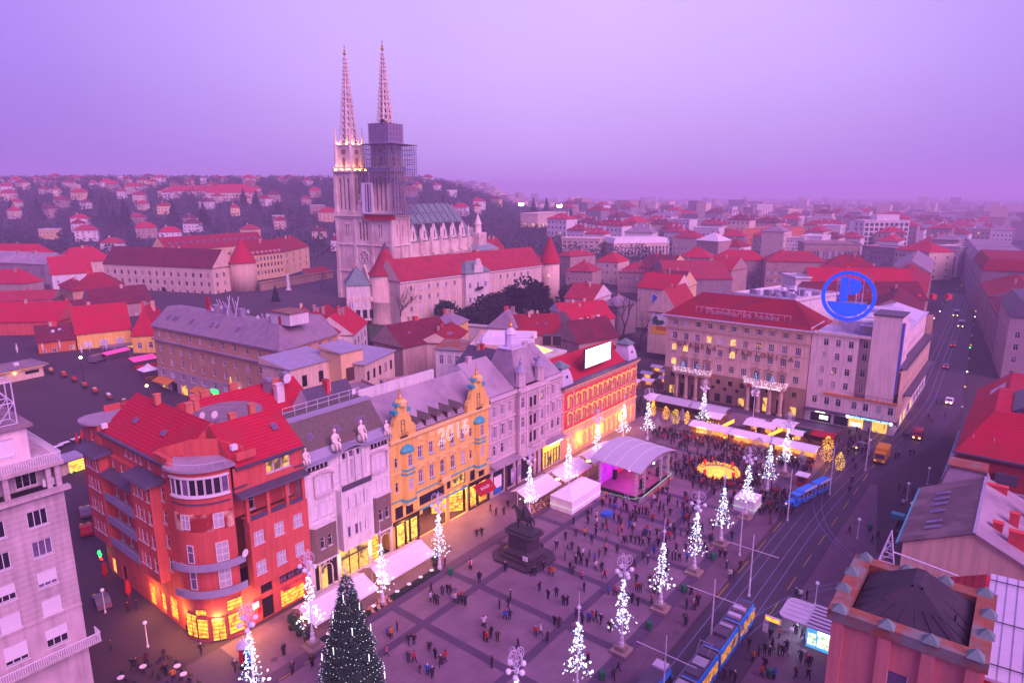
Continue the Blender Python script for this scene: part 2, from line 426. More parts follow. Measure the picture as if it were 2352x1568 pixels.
def facade(root, mb, ox, oy, rz, L, z0, z1, wins, depth=.25, mi=0, extra=(), full=True):
 """wins: (uc, zb, w, h, nx, bars, frame, pane, sill, arch)"""
 ux, uy = math.cos(rz), math.sin(rz);ops = list(extra)
 for q in wins:
  q = list(q)+[None]*(10-len(q));uc, zb, w, h = q[:4]
  ops.append((uc-w/2, uc+w/2, zb, zb+h))
  window(root, ox+ux*uc, oy+uy*uc, zb, rz, w, h, q[4] or 2, (.68,) if q[5] is None else q[5], q[6] or 'white_paint', q[7], True if q[8] is None else q[8], bool(q[9]), full)
 wall(mb, ox, oy, ux, uy, L, z0, z1, ops, depth, mi)
def grid(us, rows):
 return [(u, r[0], r[1], r[2])+tuple(r[3:]) for r in rows for u in us]
def spread(a, b, n):
 return [a+(b-a)*(i+.5)/n for i in range(n)]
def roof(mb, x0, y0, x1, y1, z, h, typ, o=.4, t=.18, mi=0, inset=None, mw=1):
 """closed roof body over a rectangle, eaves at z, ridge at z+h"""
 X0, Y0, X1, Y1 = x0-o, y0-o, x1+o, y1+o
 mb.box(X0,Y0,z-t,X1,Y1,z,mi)
 Z = z+h;z = z+.003
 if typ == 'gx':
  ym = (Y0+Y1)/2
  mb.face([(X0,Y0,z),(X1,Y0,z),(X1,ym,Z),(X0,ym,Z)],mi);mb.face([(X1,Y1,z),(X0,Y1,z),(X0,ym,Z),(X1,ym,Z)],mi)
  mb.face([(X0,Y1,z),(X0,Y0,z),(X0,ym,Z)],mw);mb.face([(X1,Y0,z),(X1,Y1,z),(X1,ym,Z)],mw)
 elif typ == 'gy':
  xm = (X0+X1)/2
  mb.face([(X0,Y1,z),(X0,Y0,z),(xm,Y0,Z),(xm,Y1,Z)],mi);mb.face([(X1,Y0,z),(X1,Y1,z),(xm,Y1,Z),(xm,Y0,Z)],mi)
  mb.face([(X0,Y0,z),(X1,Y0,z),(xm,Y0,Z)],mw);mb.face([(X1,Y1,z),(X0,Y1,z),(xm,Y1,Z)],mw)
 elif typ == 'hip':
  w, d = X1-X0, Y1-Y0
  if w >= d:
   i = inset or d/2*.9;ym = (Y0+Y1)/2;a, b = (X0+i,ym,Z), (X1-i,ym,Z)
   mb.face([(X0,Y0,z),(X1,Y0,z),b,a],mi);mb.face([(X1,Y1,z),(X0,Y1,z),a,b],mi);mb.face([(X0,Y1,z),(X0,Y0,z),a],mi);mb.face([(X1,Y0,z),(X1,Y1,z),b],mi)
  else:
   i = inset or w/2*.9;xm = (X0+X1)/2;a, b = (xm,Y0+i,Z), (xm,Y1-i,Z)
   mb.face([(X0,Y0,z),(X1,Y0,z),a],mi);mb.face([(X1,Y1,z),(X0,Y1,z),b],mi);mb.face([(X0,Y1,z),(X0,Y0,z),a,b],mi);mb.face([(X1,Y0,z),(X1,Y1,z),b,a],mi)
 elif typ == 'mans':
  i = inset or h*.55
  mb.loft([[(X0,Y0,z),(X1,Y0,z),(X1,Y1,z),(X0,Y1,z)], [(X0+i,Y0+i,Z),(X1-i,Y0+i,Z),(X1-i,Y1-i,Z),(X0+i,Y1-i,Z)]], mi)
 elif typ == 'shed':
  mb.face([(X0,Y0,z),(X1,Y0,z),(X1,Y1,Z),(X0,Y1,Z)],mi);mb.face([(X1,Y1,z),(X0,Y1,z),(X0,Y1,Z),(X1,Y1,Z)],mw)
  mb.face([(X0,Y1,z),(X0,Y0,z),(X0,Y1,Z)],mw);mb.face([(X1,Y0,z),(X1,Y1,z),(X1,Y1,Z)],mw)
 elif typ == 'flat':
  q = .25;zz = z+h
  for a in ((X0,Y0,X1,Y0+q),(X0,Y1-q,X1,Y1),(X0,Y0+q,X0+q,Y1-q),(X1-q,Y0+q,X1,Y1-q)): mb.box(a[0],a[1],z,a[2],a[3],zz,mw)
def chimney(root, x, y, z, w=.8, d=.6, h=1.4, m='dull_plaster'):
 b = MB().box(x-w/2,y-d/2,z,x+w/2,y+d/2,z+h);b.box(x-w/2-.08,y-d/2-.08,z+h,x+w/2+.08,y+d/2+.08,z+h+.12,0)
 return b.build('chimney', m, root)
def skylight(root, x, y, z, slope, rz=0, w=.8, h=1.1):
 b = MB().box(-w/2,-h/2,0,w/2,h/2,.10,0);b.box(-w/2+.08,-h/2+.08,.101,w/2-.08,h/2-.08,.13,1)
 o = b.build('skylight', ['grey_metal','glass_sky'], root, (x,y,z));o.rotation_euler = (slope, 0, rz);return o
def dish(root, x, y, z, rz=0, r=.45):
 k = ('dish', r)
 if k not in WIN:
  b = MB();n = 10
  prof = [(.02,0),(r*.6,.06*r/.45),(r,.18*r/.45)]
  b.loft([[(q*math.cos(2*math.pi*i/n), -zz-.1, q*math.sin(2*math.pi*i/n)+.9) for i in range(n)] for q, zz in prof], 0, True)
  b.tube((0,0,0),(0,0,.9),.04,.04,5,0);WIN[k] = b.mesh('satellite_dish', 'white_paint')
 return put('satellite_dish', WIN[k], root, (x,y,z), rz)
def bldg(name, label, p0, p1, depth, z0, ze, wm, rm, rt='gx', rh=4, rows=(), nf=0, ns=0, over=.4, cat='building', full=False, mw=None, group=None, inset=None, srows=None, left=True, fwall=None):
 """simple house: front from p0 to p1 (seen from the camera left to right), depth away from it"""
 p0 = Vector((p0[0], p0[1]));p1 = Vector((p1[0], p1[1]));d = p1-p0;Wd = d.length;rz = math.atan2(d.y, d.x)
 r = thing(name, label, cat, (p0.x, p0.y, z0), rz, group);H = ze-z0
 b = MB()
 fw = grid(spread(.4, Wd-.4, nf), [q for q in rows]) if nf else []
 sw = grid(spread(.4, depth-.4, ns), srows or rows) if ns else []
 facade(r, b, 0, 0, 0, Wd, 0, H, fw, .18, 0, full=full)
 facade(r, b, Wd, 0, math.pi/2, depth, 0, H, sw, .18, 0, full=full)
 facade(r, b, 0, depth, -math.pi/2, depth, 0, H, sw if left else [], .18, 0, full=full)
 facade(r, b, Wd, depth, math.pi, Wd, 0, H, [], .18, 0, full=full)
 b.build('wall', wm, r)
 if rt:
  q = MB();roof(q, 0, 0, Wd, depth, H+.18, rh, rt, over, .18, 0, inset, 1);q.build('roof', [rm, mw or wm], r)
  if rt == 'flat': box('roof_deck', rm, r, .3, .3, H+.19, Wd-.3, depth-.3, H+.26)
 if rt in ('gx','hip','gy') and Wd > 6 and depth > 6:
  k = random.Random(int(abs(p0.x)*10+abs(p0.y)))
  for _ in range(k.randint(1,3)):
   f = k.uniform(.3,.7);x, y = (Wd*f, depth*k.uniform(.38,.62)) if rt != 'gy' else (Wd*k.uniform(.38,.62), depth*f);chimney(r, x, y, H+rh*.72, k.uniform(.6,1.3), .6, rh*.28+.9, k.choice(['dull_plaster','bank_red','ochre_stone']))
  if rt == 'gx' and not nf:
   for _ in range(k.randint(1,3)): skylight(r, Wd*k.uniform(.12,.88), depth*.25, H+.18+rh*.5, math.atan2(rh,depth/2), 0, .9, 1.2)
 r['W'] = Wd
 return r
# ground
def ground():
 ys = [-60,0,30]+[50+10*i for i in range(0,50)]+[560+25*i for i in range(20)]+[1100,1250,1500,1900,2500,3300,4500,6500]
 xs = [-5200,-3500,-2400,-1700,-1200,-900]+[-750+25*i for i in range(12)]+[-450+12*i for i in range(54)]+[205+30*i for i in range(14)]+[650,800,1000,1300,1700,2400,3500,5200]
 b = MB();nx = len(xs)
 for y in ys:
  for x in xs:
   b.v.append((x, y, terr(x, y)-.012+(rnd.uniform(-.4,.4) if y > 420 else 0)))
 for j in range(len(ys)-1):
  for i in range(nx-1):
   a = j*nx+i;b.f.append((a,a+1,a+nx+1,a+nx));
   b.m.append(1 if ys[j] >= 380 else 0)
 tag(b.build('ground', ['asphalt','earth'], smooth=True), None, None, None, 'structure')
ground()
def sheet(name, poly_st, z, m, kind='structure', parent=None, th=None):
 b = MB();pts = [W(s,t) for s,t in poly_st]
 if th: b.prism([(p.x,p.y) for p in pts], z-th, z)
 else: b.face([(p.x,p.y,z) for p in pts])
 # keep the upper side up
 o = b.build(name, m, parent)
 if parent is None: o['kind'] = kind
 return o
# the square: dark stone bed, pale panels between dark bands
sq = sheet('square_pavement', [(-40,0.0),(-40,44),(126,44),(126,0.0)], .004, 'pave_dark')
# band lattice: panels between dark bands
S_ = [7.5+11.55*k for k in range(-4,11)]
T_ = [10.9,17.2,32.4,41.2]
for a, b_ in zip(S_, S_[1:]):
 for c, d in zip(T_, T_[1:]):
  sheet('paving_panel', [(a+.62,c+.62),(a+.62,d-.62),(b_-.62,d-.62),(b_-.62,c+.62)], .010, 'pave', parent=sq, th=.006)
sheet('north_walk', [(-12,0),(-12,9.4),(126,9.4),(126,0)], .010, 'pave', th=.006)
for i in range(3):
 sheet('drain_channel', [(-40,9.6+i*.45),(-40,9.85+i*.45),(126,9.85+i*.45),(126,9.6+i*.45)], .012, 'pave_mid', th=.006)
sheet('tram_apron', [(-40,42.4),(-40,45.9),(118,45.9),(118,42.4)], .010, 'pave_mid', th=.006)
# tram street with rails
rd = sheet('tram_street', [(-40,46.0),(-40,54.0),(95,55.8),(128,63.5),(165,66),(420,52),(420,40),(165,50),(128,50.5),(95,47)], .006, 'road')
def bez(pts, n=40):
 out = []
 P = [Vector(p) for p in pts]
 for i in range(n+1):
  t = i/n;Q = P[:]
  while len(Q) > 1: Q = [a.lerp(b, t) for a, b in zip(Q, Q[1:])]
  out.append(Q[0])
 return out
def strip(name, pts, w, z, m, parent=None, th=.01):
 b = MB();n = len(pts);Lf = [];Rt = []
 for i, p in enumerate(pts):
  d = (pts[min(i+1,n-1)]-pts[max(i-1,0)]);d = Vector((d.x,d.y)).normalized();nn = Vector((-d.y,d.x))*w/2
  Lf.append((p.x+nn.x,p.y+nn.y));Rt.append((p.x-nn.x,p.y-nn.y))
 for i in range(n-1):
  b.face([(*Rt[i],z),(*Rt[i+1],z),(*Lf[i+1],z),(*Lf[i],z)])
 o = b.build(name, m, parent)
 if parent is None: o['kind'] = 'structure'
 return o
def track(ts0, ts1, ts2):
 for off in (-.75, .75):
  c = [W(-40,ts0+off)]+[W(60,ts0+off)]+bez([W(60,ts0+off).to_2d(), W(105,ts0+off).to_2d(), W(125,ts1+off).to_2d(), W(170,ts1+off).to_2d()], 24)+[W(410,ts2+off)]
  strip('rail', [Vector((p.x,p.y)) for p in c], .13, .016, 'rail', rd)
track(48.0, 54.6, 46.0);track(51.4, 58.2, 49.5)
for off in (-.75,.75):
 c = bez([W(20,51.4+off).to_2d(), W(50,51.4+off).to_2d(), W(62,62+off*.6).to_2d(), W(66,86+off*.2).to_2d()], 24)
 strip('rail', c, .12, .019, 'rail', rd)
 c = bez([W(96,48.2+off).to_2d(), W(66,48+off).to_2d(), W(56,60+off*.6).to_2d(), W(54,84+off*.2).to_2d()], 24)
 strip('rail', c, .12, .021, 'rail', rd)
for t_, m_ in ((46.3,'yellow_line'),(53.6,'yellow_line')):
 for i in range(10):
  strip('road_marking', [W(38+i*8.2,t_+(i*.13)).to_2d(), W(42.5+i*8.2,t_+.05+(i*.13)).to_2d()], .16, .014, m_, rd)
for i in range(9):
 strip('road_marking', [W(-36+i*3.6,11.2).to_2d(), W(-34.4+i*3.6,11.2).to_2d()], .16, .022, 'yellow_line', rd)
sheet('south_walk', [(-40,54.2),(-40,68),(62,68),(66,62),(95,57.2),(95,56)], .005, 'pave_mid')
# north row of the square
def nroot(name, label, s0): return thing(name, label, 'building', W(s0,0), RS)
def band(root, name, m, x0, x1, z0, z1, pr=.25, y=0.0):
 return box(name, m, root, x0, y-pr, z0, x1, y+.12, z1)
def red_corner():
 r = nroot('corner_building', 'red rounded corner building with curved balconies and lit ground floor shop', -13)
 b = MB();PI = math.pi
 # front wing on the square: x 5..15
 F3 = lambda z, xs: [(x, z, 1.35, 1.75, 3, (.62,), 'white_paint', rnd.choice(['curtain','glass_sky','glass']), True) for x in xs]
 ws = []
 facade(r, b, 6.2, -.5, 0, 8.8, 6.0, 15.5, [(x-6.2,)+q for z in (7.7,12.0) for x, q in [(7.4,(z,1.45,1.9,3,(.6,),'white_paint','curtain')),(10.4,(z,1.45,1.9,3,(.6,),'white_paint',rnd.choice(['curtain','glass_sky']))),(13.3,(z,1.45,1.9,3,(.6,),'white_paint',rnd.choice(['glass','curtain'])))]], .3)
 wall(b, 6.2, .9, 0, -1, 1.4, 6.0, 15.5);wall(b, 15, -.5, 0, 1, 1.4, 6.0, 15.5)
 b.face([(6.2,-.5,6),(6.2,.9,6),(15,.9,6),(15,-.5,6)]);b.face([(6.2,-.5,15.5),(15,-.5,15.5),(15,1.6,15.5),(6.2,1.6,15.5)])
 # ground floor front, with door and shop
 facade(r, b, 5.0, .8, 0, 10, 0, 6.0, [], .3, extra=[(2.7,4.5,0,3.1),(2.7,4.5,3.8,5.6),(5.6,9.5,.2,3.1),(5.6,9.5,3.9,5.6)])
 box('entrance_door','black', r, 7.75, 1.0, 0, 9.45, 1.1, 3.1);box('transom_window','glass', r, 7.75,1.0,3.8,9.45,1.1,5.6)
 for x in (10.7,12.0,13.3):
  w_ = put('window', winmesh(1.1,1.6,2,(.5,),'dark_metal',False), r, (x+.55,.85,3.95));put('pane', panemesh(1.1,1.6,'glass_sky'), w_)
 box('shop_window','lit_shop', r, 10.65,1.02,.25,14.4,1.1,3.05)
 sh = MB().box(10.5,-.2,3.15,14.6,.79,3.3);sh.build('shop_canopy','red_plaster', r)
 text('shop_sign', 'Cafe bar', .55, 'neon_red', r, (12.5,-.25,3.5), (PI/2,0,0), .04)
 # loggia storey 15.5..19.3 set back, attic above
 facade(r, b, 5.0, 2.2, 0, 10, 15.5, 19.6, [(3.2,15.8,1.0,2.6,1,(.5,)),(8.6,15.8,1.0,2.6,1,(.5,))], .2)
 for x in (6.25,9.2,12.0,14.6):
  box('loggia_pillar','red_plaster', r, x-.22,-.45,15.5,x+.22,-.05,19.35)
 for a, c in ((6.5,9.0),(9.42,11.78),(12.22,14.38)):
  box('loggia_parapet','zinc_dark', r, a,-.4,15.5,c,-.25,16.1)
 q = MB();q.loft([[(4.9,-1.4,19.3),(15.2,-1.4,19.3),(15.2,1.2,19.3),(4.9,1.2,19.3)],[(5.0,-1.3,19.5),(15.1,-1.3,19.5),(15.1,1.2,20.2),(5.0,1.2,20.2)]],0)
 for i in range(12): q.box(5.2+i*.85,-1.28,19.52,5.26+i*.85,-1.2,19.6)
 q.build('pent_roof','zinc_dark', r)
 facade(r, b, 4.9, .0, 0, 10.1, 19.9, 23.2, [(x,21.0,1.15,1.7,1,(),'white_paint','lit_soft') for x in (5.2,6.4,7.6)], .25)
 b.face([(4.9,0,19.9),(4.9,2.2,19.9),(15,2.2,19.9),(15,0,19.9)])
 for x0_, x1_ in ((4.9,6.6),(13.6,15.1)): band(r,'ledge','zinc_dark',x0_,x1_,20.5,20.65,.25)
 band(r,'window_hood','zinc_dark',9.3,13.3,22.75,22.9,.4)
 wall(b, 15, 0, 0, 1, 12, 0, 23.2)
 # corner drum
 cx, cy_, rr = 4.6, 5.3, 5.0
 drum = []
 def cyl(z0, z1, r_, ops=()):
  A0, A1 = R(178), R(272);n = 24
  for i in range(n):
   a, c = A0+(A1-A0)*i/n, A0+(A1-A0)*(i+1)/n
   am = (a+c)/2
   zz = [(z0,z1)]
   for oa, ob, za, zb in ops:
    if R(oa) < am < R(ob): zz = [(z0,za),(zb,z1)]
   for u, v in zz:
    b.face([(cx+r_*math.cos(a),cy_+r_*math.sin(a),u),(cx+r_*math.cos(c),cy_+r_*math.sin(c),u),(cx+r_*math.cos(c),cy_+r_*math.sin(c),v),(cx+r_*math.cos(a),cy_+r_*math.sin(a),v)])
 cyl(0, 24.0, rr)
 def onarc(ang, z, w, h, nx, bars, pm, fm='white_paint', out=.22, nm='window'):
  a = R(ang);x, y = cx+(rr+out)*math.cos(a), cy_+(rr+out)*math.sin(a)
  o = put(nm, winmesh(w,h,nx,bars,fm,False), r, (x,y,z), a+PI/2);put('pane', panemesh(w,h,pm), o);return o
 for i in range(8): onarc(188+i*10.6, 20.5, .88, 2.2, 1, (), rnd.choice(['glass','glass_sky','glass']), out=.26)
 [MB().arc(cx,cy_,rr,rr+.30,R(181),R(268),q0,q1,18).build('window_band','white_paint', r) for q0,q1 in ((20.2,20.45),(22.75,22.95))]
 MB().arc(cx,cy_,rr,rr+.18,R(182),R(268),19.25,19.4,18).build('ledge','zinc_dark', r)
 for a0, a1 in ((182,198),(208,243),(256,270)):
  MB().arc(cx,cy_,rr,rr+.07,R(a0),R(a1),15.6,18.0,8).build('mural_panel','mural', r)
 for a in (203,249): onarc(a,15.9,1.25,2.0,2,(.62,),rnd.choice(['glass','curtain']))
 for z in (11.1,7.4):
  onarc(206,z+.15,.9,2.5,1,(.6,),'glass_sky');onarc(250,z+.15,1.5,2.7,2,(.7,.35),'curtain')
  q = MB().arc(cx,cy_,rr+.01,rr+1.15,R(183),R(275),z-.45,z-.15,20);q.arc(cx,cy_,rr+1.0,rr+1.15,R(183),R(275),z-.149,z+.55,20);q.build('balcony','zinc', r)
 dish(r, cx+4.9*math.cos(R(268))+.5, cy_-6.0, 11.0, .3, .55)
 # lit shop round the corner
 for a, w_, z_, h_, nm in ((194,2.0,.5,3.4,'shop_window'),(212,1.6,.5,2.9,'shop_window'),(212,1.6,3.8,1.0,'shop_window'),(235,1.7,.15,3.3,'shop_door'),(259,2.0,.6,3.0,'shop_window'),(259,2.0,4.0,1.6,'shop_window')):
  onarc(a, z_, w_, h_, 1 if h_ < 3.2 else 2, (), 'lit_shop','frame_dark', .24, nm)
 box('name_plate','sign_white', r, 6.0,.2,2.6,6.9,.3,3.5)
 box('red_plate','sign_red', r, 7.0,.72,1.4,7.5,.79,2.3)
 # drum roof terrace
 q = MB();q.prism([(cx+(rr+.7)*math.cos(R(176+i*5)),cy_+(rr+.7)*math.sin(R(176+i*5))) for i in range(21)]+[(cx+1,cy_+2),(cx-2,cy_+3.5)],23.7,24.05)
 q.build('terrace_roof','slate_warm', r)
 q = MB();q.box(-.6,5.2,24.05,.0,9.0,25.0);q.box(5.5,-.2,24.05,8.2,.2,25.0)
 q.face([(0,9,24.05),(7.5,1.5,24.05),(7.5,1.5,25.2),(5.2,3.9,26.3),(3.0,6.1,26.3),(0,9,25.2)]);q.build('terrace_parapet','red_plaster', r)
 q = MB();q.path([(cx+(rr+.45)*math.cos(R(184+i*8)),cy_+(rr+.45)*math.sin(R(184+i*8)),24.75) for i in range(11)],.03)
 for i in range(0,11,2): q.tube((cx+(rr+.45)*math.cos(R(184+i*8)),cy_+(rr+.45)*math.sin(R(184+i*8)),24.05),(cx+(rr+.45)*math.cos(R(184+i*8)),cy_+(rr+.45)*math.sin(R(184+i*8)),24.75),.02)
 q.build('terrace_railing','lilac_metal', r)
 # street face (x=0), runs back along y 5..31
 def bay(y0, y1, x, z0, z1, wins):
  L_ = y1-y0
  facade(r, b, x, y1, -PI/2, L_, z0, z1, wins, .25)
  wall(b, 0, y1, -1, 0, -x, z0, z1);wall(b, x, y0, 1, 0, -x, z0, z1)
  b.face([(x,y0,z0),(0,y0,z0),(0,y1,z0),(x,y1,z0)]);b.face([(x,y1,z1),(0,y1,z1),(0,y0,z1),(x,y0,z1)])
 rows4 = [8.0,11.4,14.8,18.0]
 tri = lambda c: [(c+dx,z,ww,1.8,1,(.65,),'white_paint','glass_sky') for z in rows4 for dx,ww in ((-1.15,.55),(0,.95),(1.15,.55))]
 bay(25.5, 31, -1.3, 6.4, 20.4, [(4.6,z,.9,1.9,1,(.6,)) for z in rows4]+tri(2.2))
 bay(9.6, 15.4, -1.3, 6.4, 20.4, [(5.0,z,.9,1.9,1,(.6,),'white_paint','glass') for z in rows4]+tri(2.2))
 for y0, y1 in ((25.2,31.4),(9.2,15.8)):
  q = MB().loft([[(-2.2,y0-.5,20.4),(.3,y0-.5,20.4),(.3,y1+.5,20.4),(-2.2,y1+.5,20.4)],[(-2.1,y0-.4,20.55),(.3,y0-.4,21.1),(.3,y1+.4,21.1),(-2.1,y1+.4,20.55)]])
  for i in range(7): q.box(-2.1,y0+i*.95,20.6,-2.02,y0+i*.95+.06,20.68)
  q.build('pent_roof','zinc_dark', r)
 facade(r, b, 0, 31, -PI/2, 26, 0, 20.4, [(u,z,.9,2.3,1,(.5,),'white_paint','glass') for z in (7.4,10.9,14.4,17.6) for u in (7.2,10.0,13.5)]+[(21.9,z,.95,1.9,1,(.6,),'white_paint','glass') for z in rows4], .25,
           extra=[(1.5,2.9,.1,2.7),(14.2,15.8,.2,3.3),(17.6,18.9,.3,3.4),(20.3,22.3,.5,3.8),(5.2,6.6,0,2.8)])
 for u0, u1, za, zb, m_ in ((1.5,2.9,.1,2.7,'lit_soft'),(14.2,15.8,.2,3.3,'lit_shop'),(17.6,18.9,.3,3.4,'lit_shop'),(20.3,22.3,.5,3.8,'lit_shop'),(5.2,6.6,0,2.8,'black')):
  box('shop_window', m_, r, .15, 31-u1, za, .22, 31-u0, zb)
 for z in (7.2,10.7,14.2):
  q = MB().box(-1.25,15.8,z-.25,0,25.1,z);q.box(-1.25,15.8,z+.001,-1.1,25.1,z+.95);q.build('balcony','zinc', r)
 q = MB().loft([[(-1.6,15.6,17.9),(.3,15.6,17.9),(.3,25.2,17.9),(-1.6,25.2,17.9)],[(-1.5,15.7,18.05),(.3,15.7,18.7),(.3,25.1,18.7),(-1.5,25.1,18.05)]]);q.build('pent_roof','zinc_dark', r)
 # attic on the street
 facade(r, b, .6, 29, -PI/2, 24, 20.4, 23.0, [(u,21.2,.7,1.3,1,()) for u in (8.5,10,11.5,13,15.5,19.5)], .2)
 b.face([(0,5,20.41),(.6,5,20.41),(.6,31,20.41),(0,31,20.41)])
 wall(b, 15, 31, -1, 0, 15, 0, 22);wall(b, 15, 12, 0, 1, 19, 0, 22)
 # end pavilion with rounded terrace
 facade(r, b, 0.2, 33.5, -PI/2, 5.0, 20.4, 24.0, [(2.5,21.3,.7,1.6,1,())], .2);wall(b, .2, 28.5, 1, 0, 5.6, 20.4, 24);wall(b, 5.8,28.5,0,1,5,20.4,24)
 b.build('wall','red_plaster', r)
 q = MB().prism([(5.9,28.3),(5.9,34),(.5,34)]+[(1.0+2.2*math.cos(R(100+i*16)),31+2.9*math.sin(R(100+i*16))) for i in range(11)]+[(.9,28.3)],24.0,24.3);q.build('pavilion_roof','slate_warm', r)
 for i in range(1):
  q = MB().box(3.2,33.4,24.3,5.6,33.8,25.2);q.box(5.5,28.6,24.3,5.8,33.4,25.2);q.build('pavilion_parapet','red_plaster', r)
 # roofs
 q = MB();roof(q, 5.6,.2,15.0,11.0,23.3,4.3,'gx',.3,.18,0);q.build('roof',['tile_bright','red_plaster'], r)
 q = MB();roof(q, .9,7.0,11.5,28.4,23.0,4.6,'gy',.3,.18,0);q.build('roof',['tile_bright','red_plaster'], r)
 band(r,'gutter','zinc_dark',5.2,15.2,23.0,23.25,.55)
 box('gutter','zinc_dark', r, .0,8.0,22.9,.55,28.4,23.12)
 q = MB().lathe([(4.6,22.5),(4.6,25.6),(5.0,25.6),(5.0,25.8)],28,12.6,14.6);q.build('round_stair_roof','flat_roof', r)
 for x,y,z,w_ in ((9.0,6.5,26.6,.9),(12.3,7.2,26.9,.8),(6.7,13.6,27.2,1.0),(8.1,14.4,27.2,.7),(5.8,21,27.3,.8)): chimney(r,x,y,z,w_,.7,1.5,'red_plaster_pale')
 for x,y,s_ in ((13.0,3.0,R(38)),): skylight(r,x,y,25.9,s_)
 for y in (14.0,22.5):
  o = skylight(r,3.2,y,25.3,0);o.rotation_euler = (0,R(-40),0)
 dish(r,7.4,12.0,26.2,.4,.55);dish(r,8.6,10.8,26.3,.2,.55)
 ac = MB().box(-.4,-.3,0,.4,.3,.7);ac.build('air_conditioner','white_paint', r, (6.2,1.6,25.0));ac.build('air_conditioner','white_paint', r, (.9,27.8,23.6))
 # street cross sign of the pharmacy
 q = MB().box(-.12,-.5,-.15,.12,.5,.15);q.box(-.12,-.15,-.5,.12,.15,.5);q.build('pharmacy_cross','neon_green', r, (-1.2,30.5,3.4));box('pharmacy_strip','neon_red', r, -1.2,30.1,2.4,-1.0,30.9,2.6)
 for i,(x,y) in enumerate(((-1.6,28.2),(-1.5,20.5))):
  u = MB().lathe([(.28,2.9),(.45,1.2),(.1,.5)],8);u.tube((0,0,0),(0,0,3.1),.05);tag(u.build('folded_parasol','umbrella_red',None,r.matrix_basis@Vector((x,y,0))), ['folded red parasol by the far street door of the red building','folded red parasol by the lit street door of the red building'][i],'parasol','folded red parasols')
 # rear wing
 r2 = nroot('rear_wing','red roofed rear wing behind the red corner building with chimneys',2)
 b = MB().box(-6,15,0,13,27,22.4);b.build('wall','red_plaster_pale', r2)
 q = MB();roof(q,-6,15,13,27,22.5,4.2,'gx',.3,.18,0);q.build('roof',['tile_bright','red_plaster_pale'], r2)
 for x,y in ((-3.5,21.8),(-1.5,22.5),(3.5,23),(9,20)): chimney(r2,x,y,25.6,1.4,.6,1.6,'red_plaster_pale')
 for x in (1.5,5.5): skylight(r2,x,18,24.4,R(35))
 chimney(r2,8.2,17.5,24,1.3,1.0,3.0,'white_stone');dish(r2,8.8,16.6,27.0,.3,.7);dish(r2,10.0,18.2,26.6,.1,.8)
 for x,y in ((7.4,19.5),(11.2,20.5)):
  q = MB().box(-.5,-.5,0,.5,.5,1.8);n=8
  q.loft([[(-.6,-.75*math.cos(math.pi*i/n),1.8+.75*math.sin(math.pi*i/n)) for i in range(n+1)],[(.6,-.75*math.cos(math.pi*i/n),1.8+.75*math.sin(math.pi*i/n)) for i in range(n+1)]]);q.build('vent_cowl','grey_metal', r2,(x,y,25.4),.4)
red_corner()
def figure_seated(root, x, y, z, sc_=1.0, m='cath_pale'):
 b = MB()
 b.lathe([(.62,0),(.66,.5),(.58,.95),(.45,1.1),(.40,1.5),(.46,1.9),(.40,2.25),(.16,2.42),(.13,2.5),(.22,2.62),(.25,2.82),(.18,3.02),(.05,3.1)],10,0,0,sy=.8)
 b.tube((-.42,0,2.15),(-.62,-.25,1.5),.15,.12);b.tube((-.62,-.25,1.5),(-.3,-.55,1.15),.12,.1)
 b.tube((.42,0,2.15),(.6,-.2,1.5),.15,.12);b.tube((.6,-.2,1.5),(.45,-.6,1.3),.12,.1)
 b.tube((-.25,-.1,1.05),(-.28,-.75,.95),.24,.2);b.tube((-.28,-.75,.95),(-.3,-.8,.05),.2,.13)
 b.tube((.25,-.1,1.05),(.28,-.7,.95),.24,.2);b.tube((.28,-.7,.95),(.3,-.75,.05),.2,.13)
 o = b.build('roof_statue', m, root, (x,y,z), 0, True);o.scale = (sc_,)*3;return o
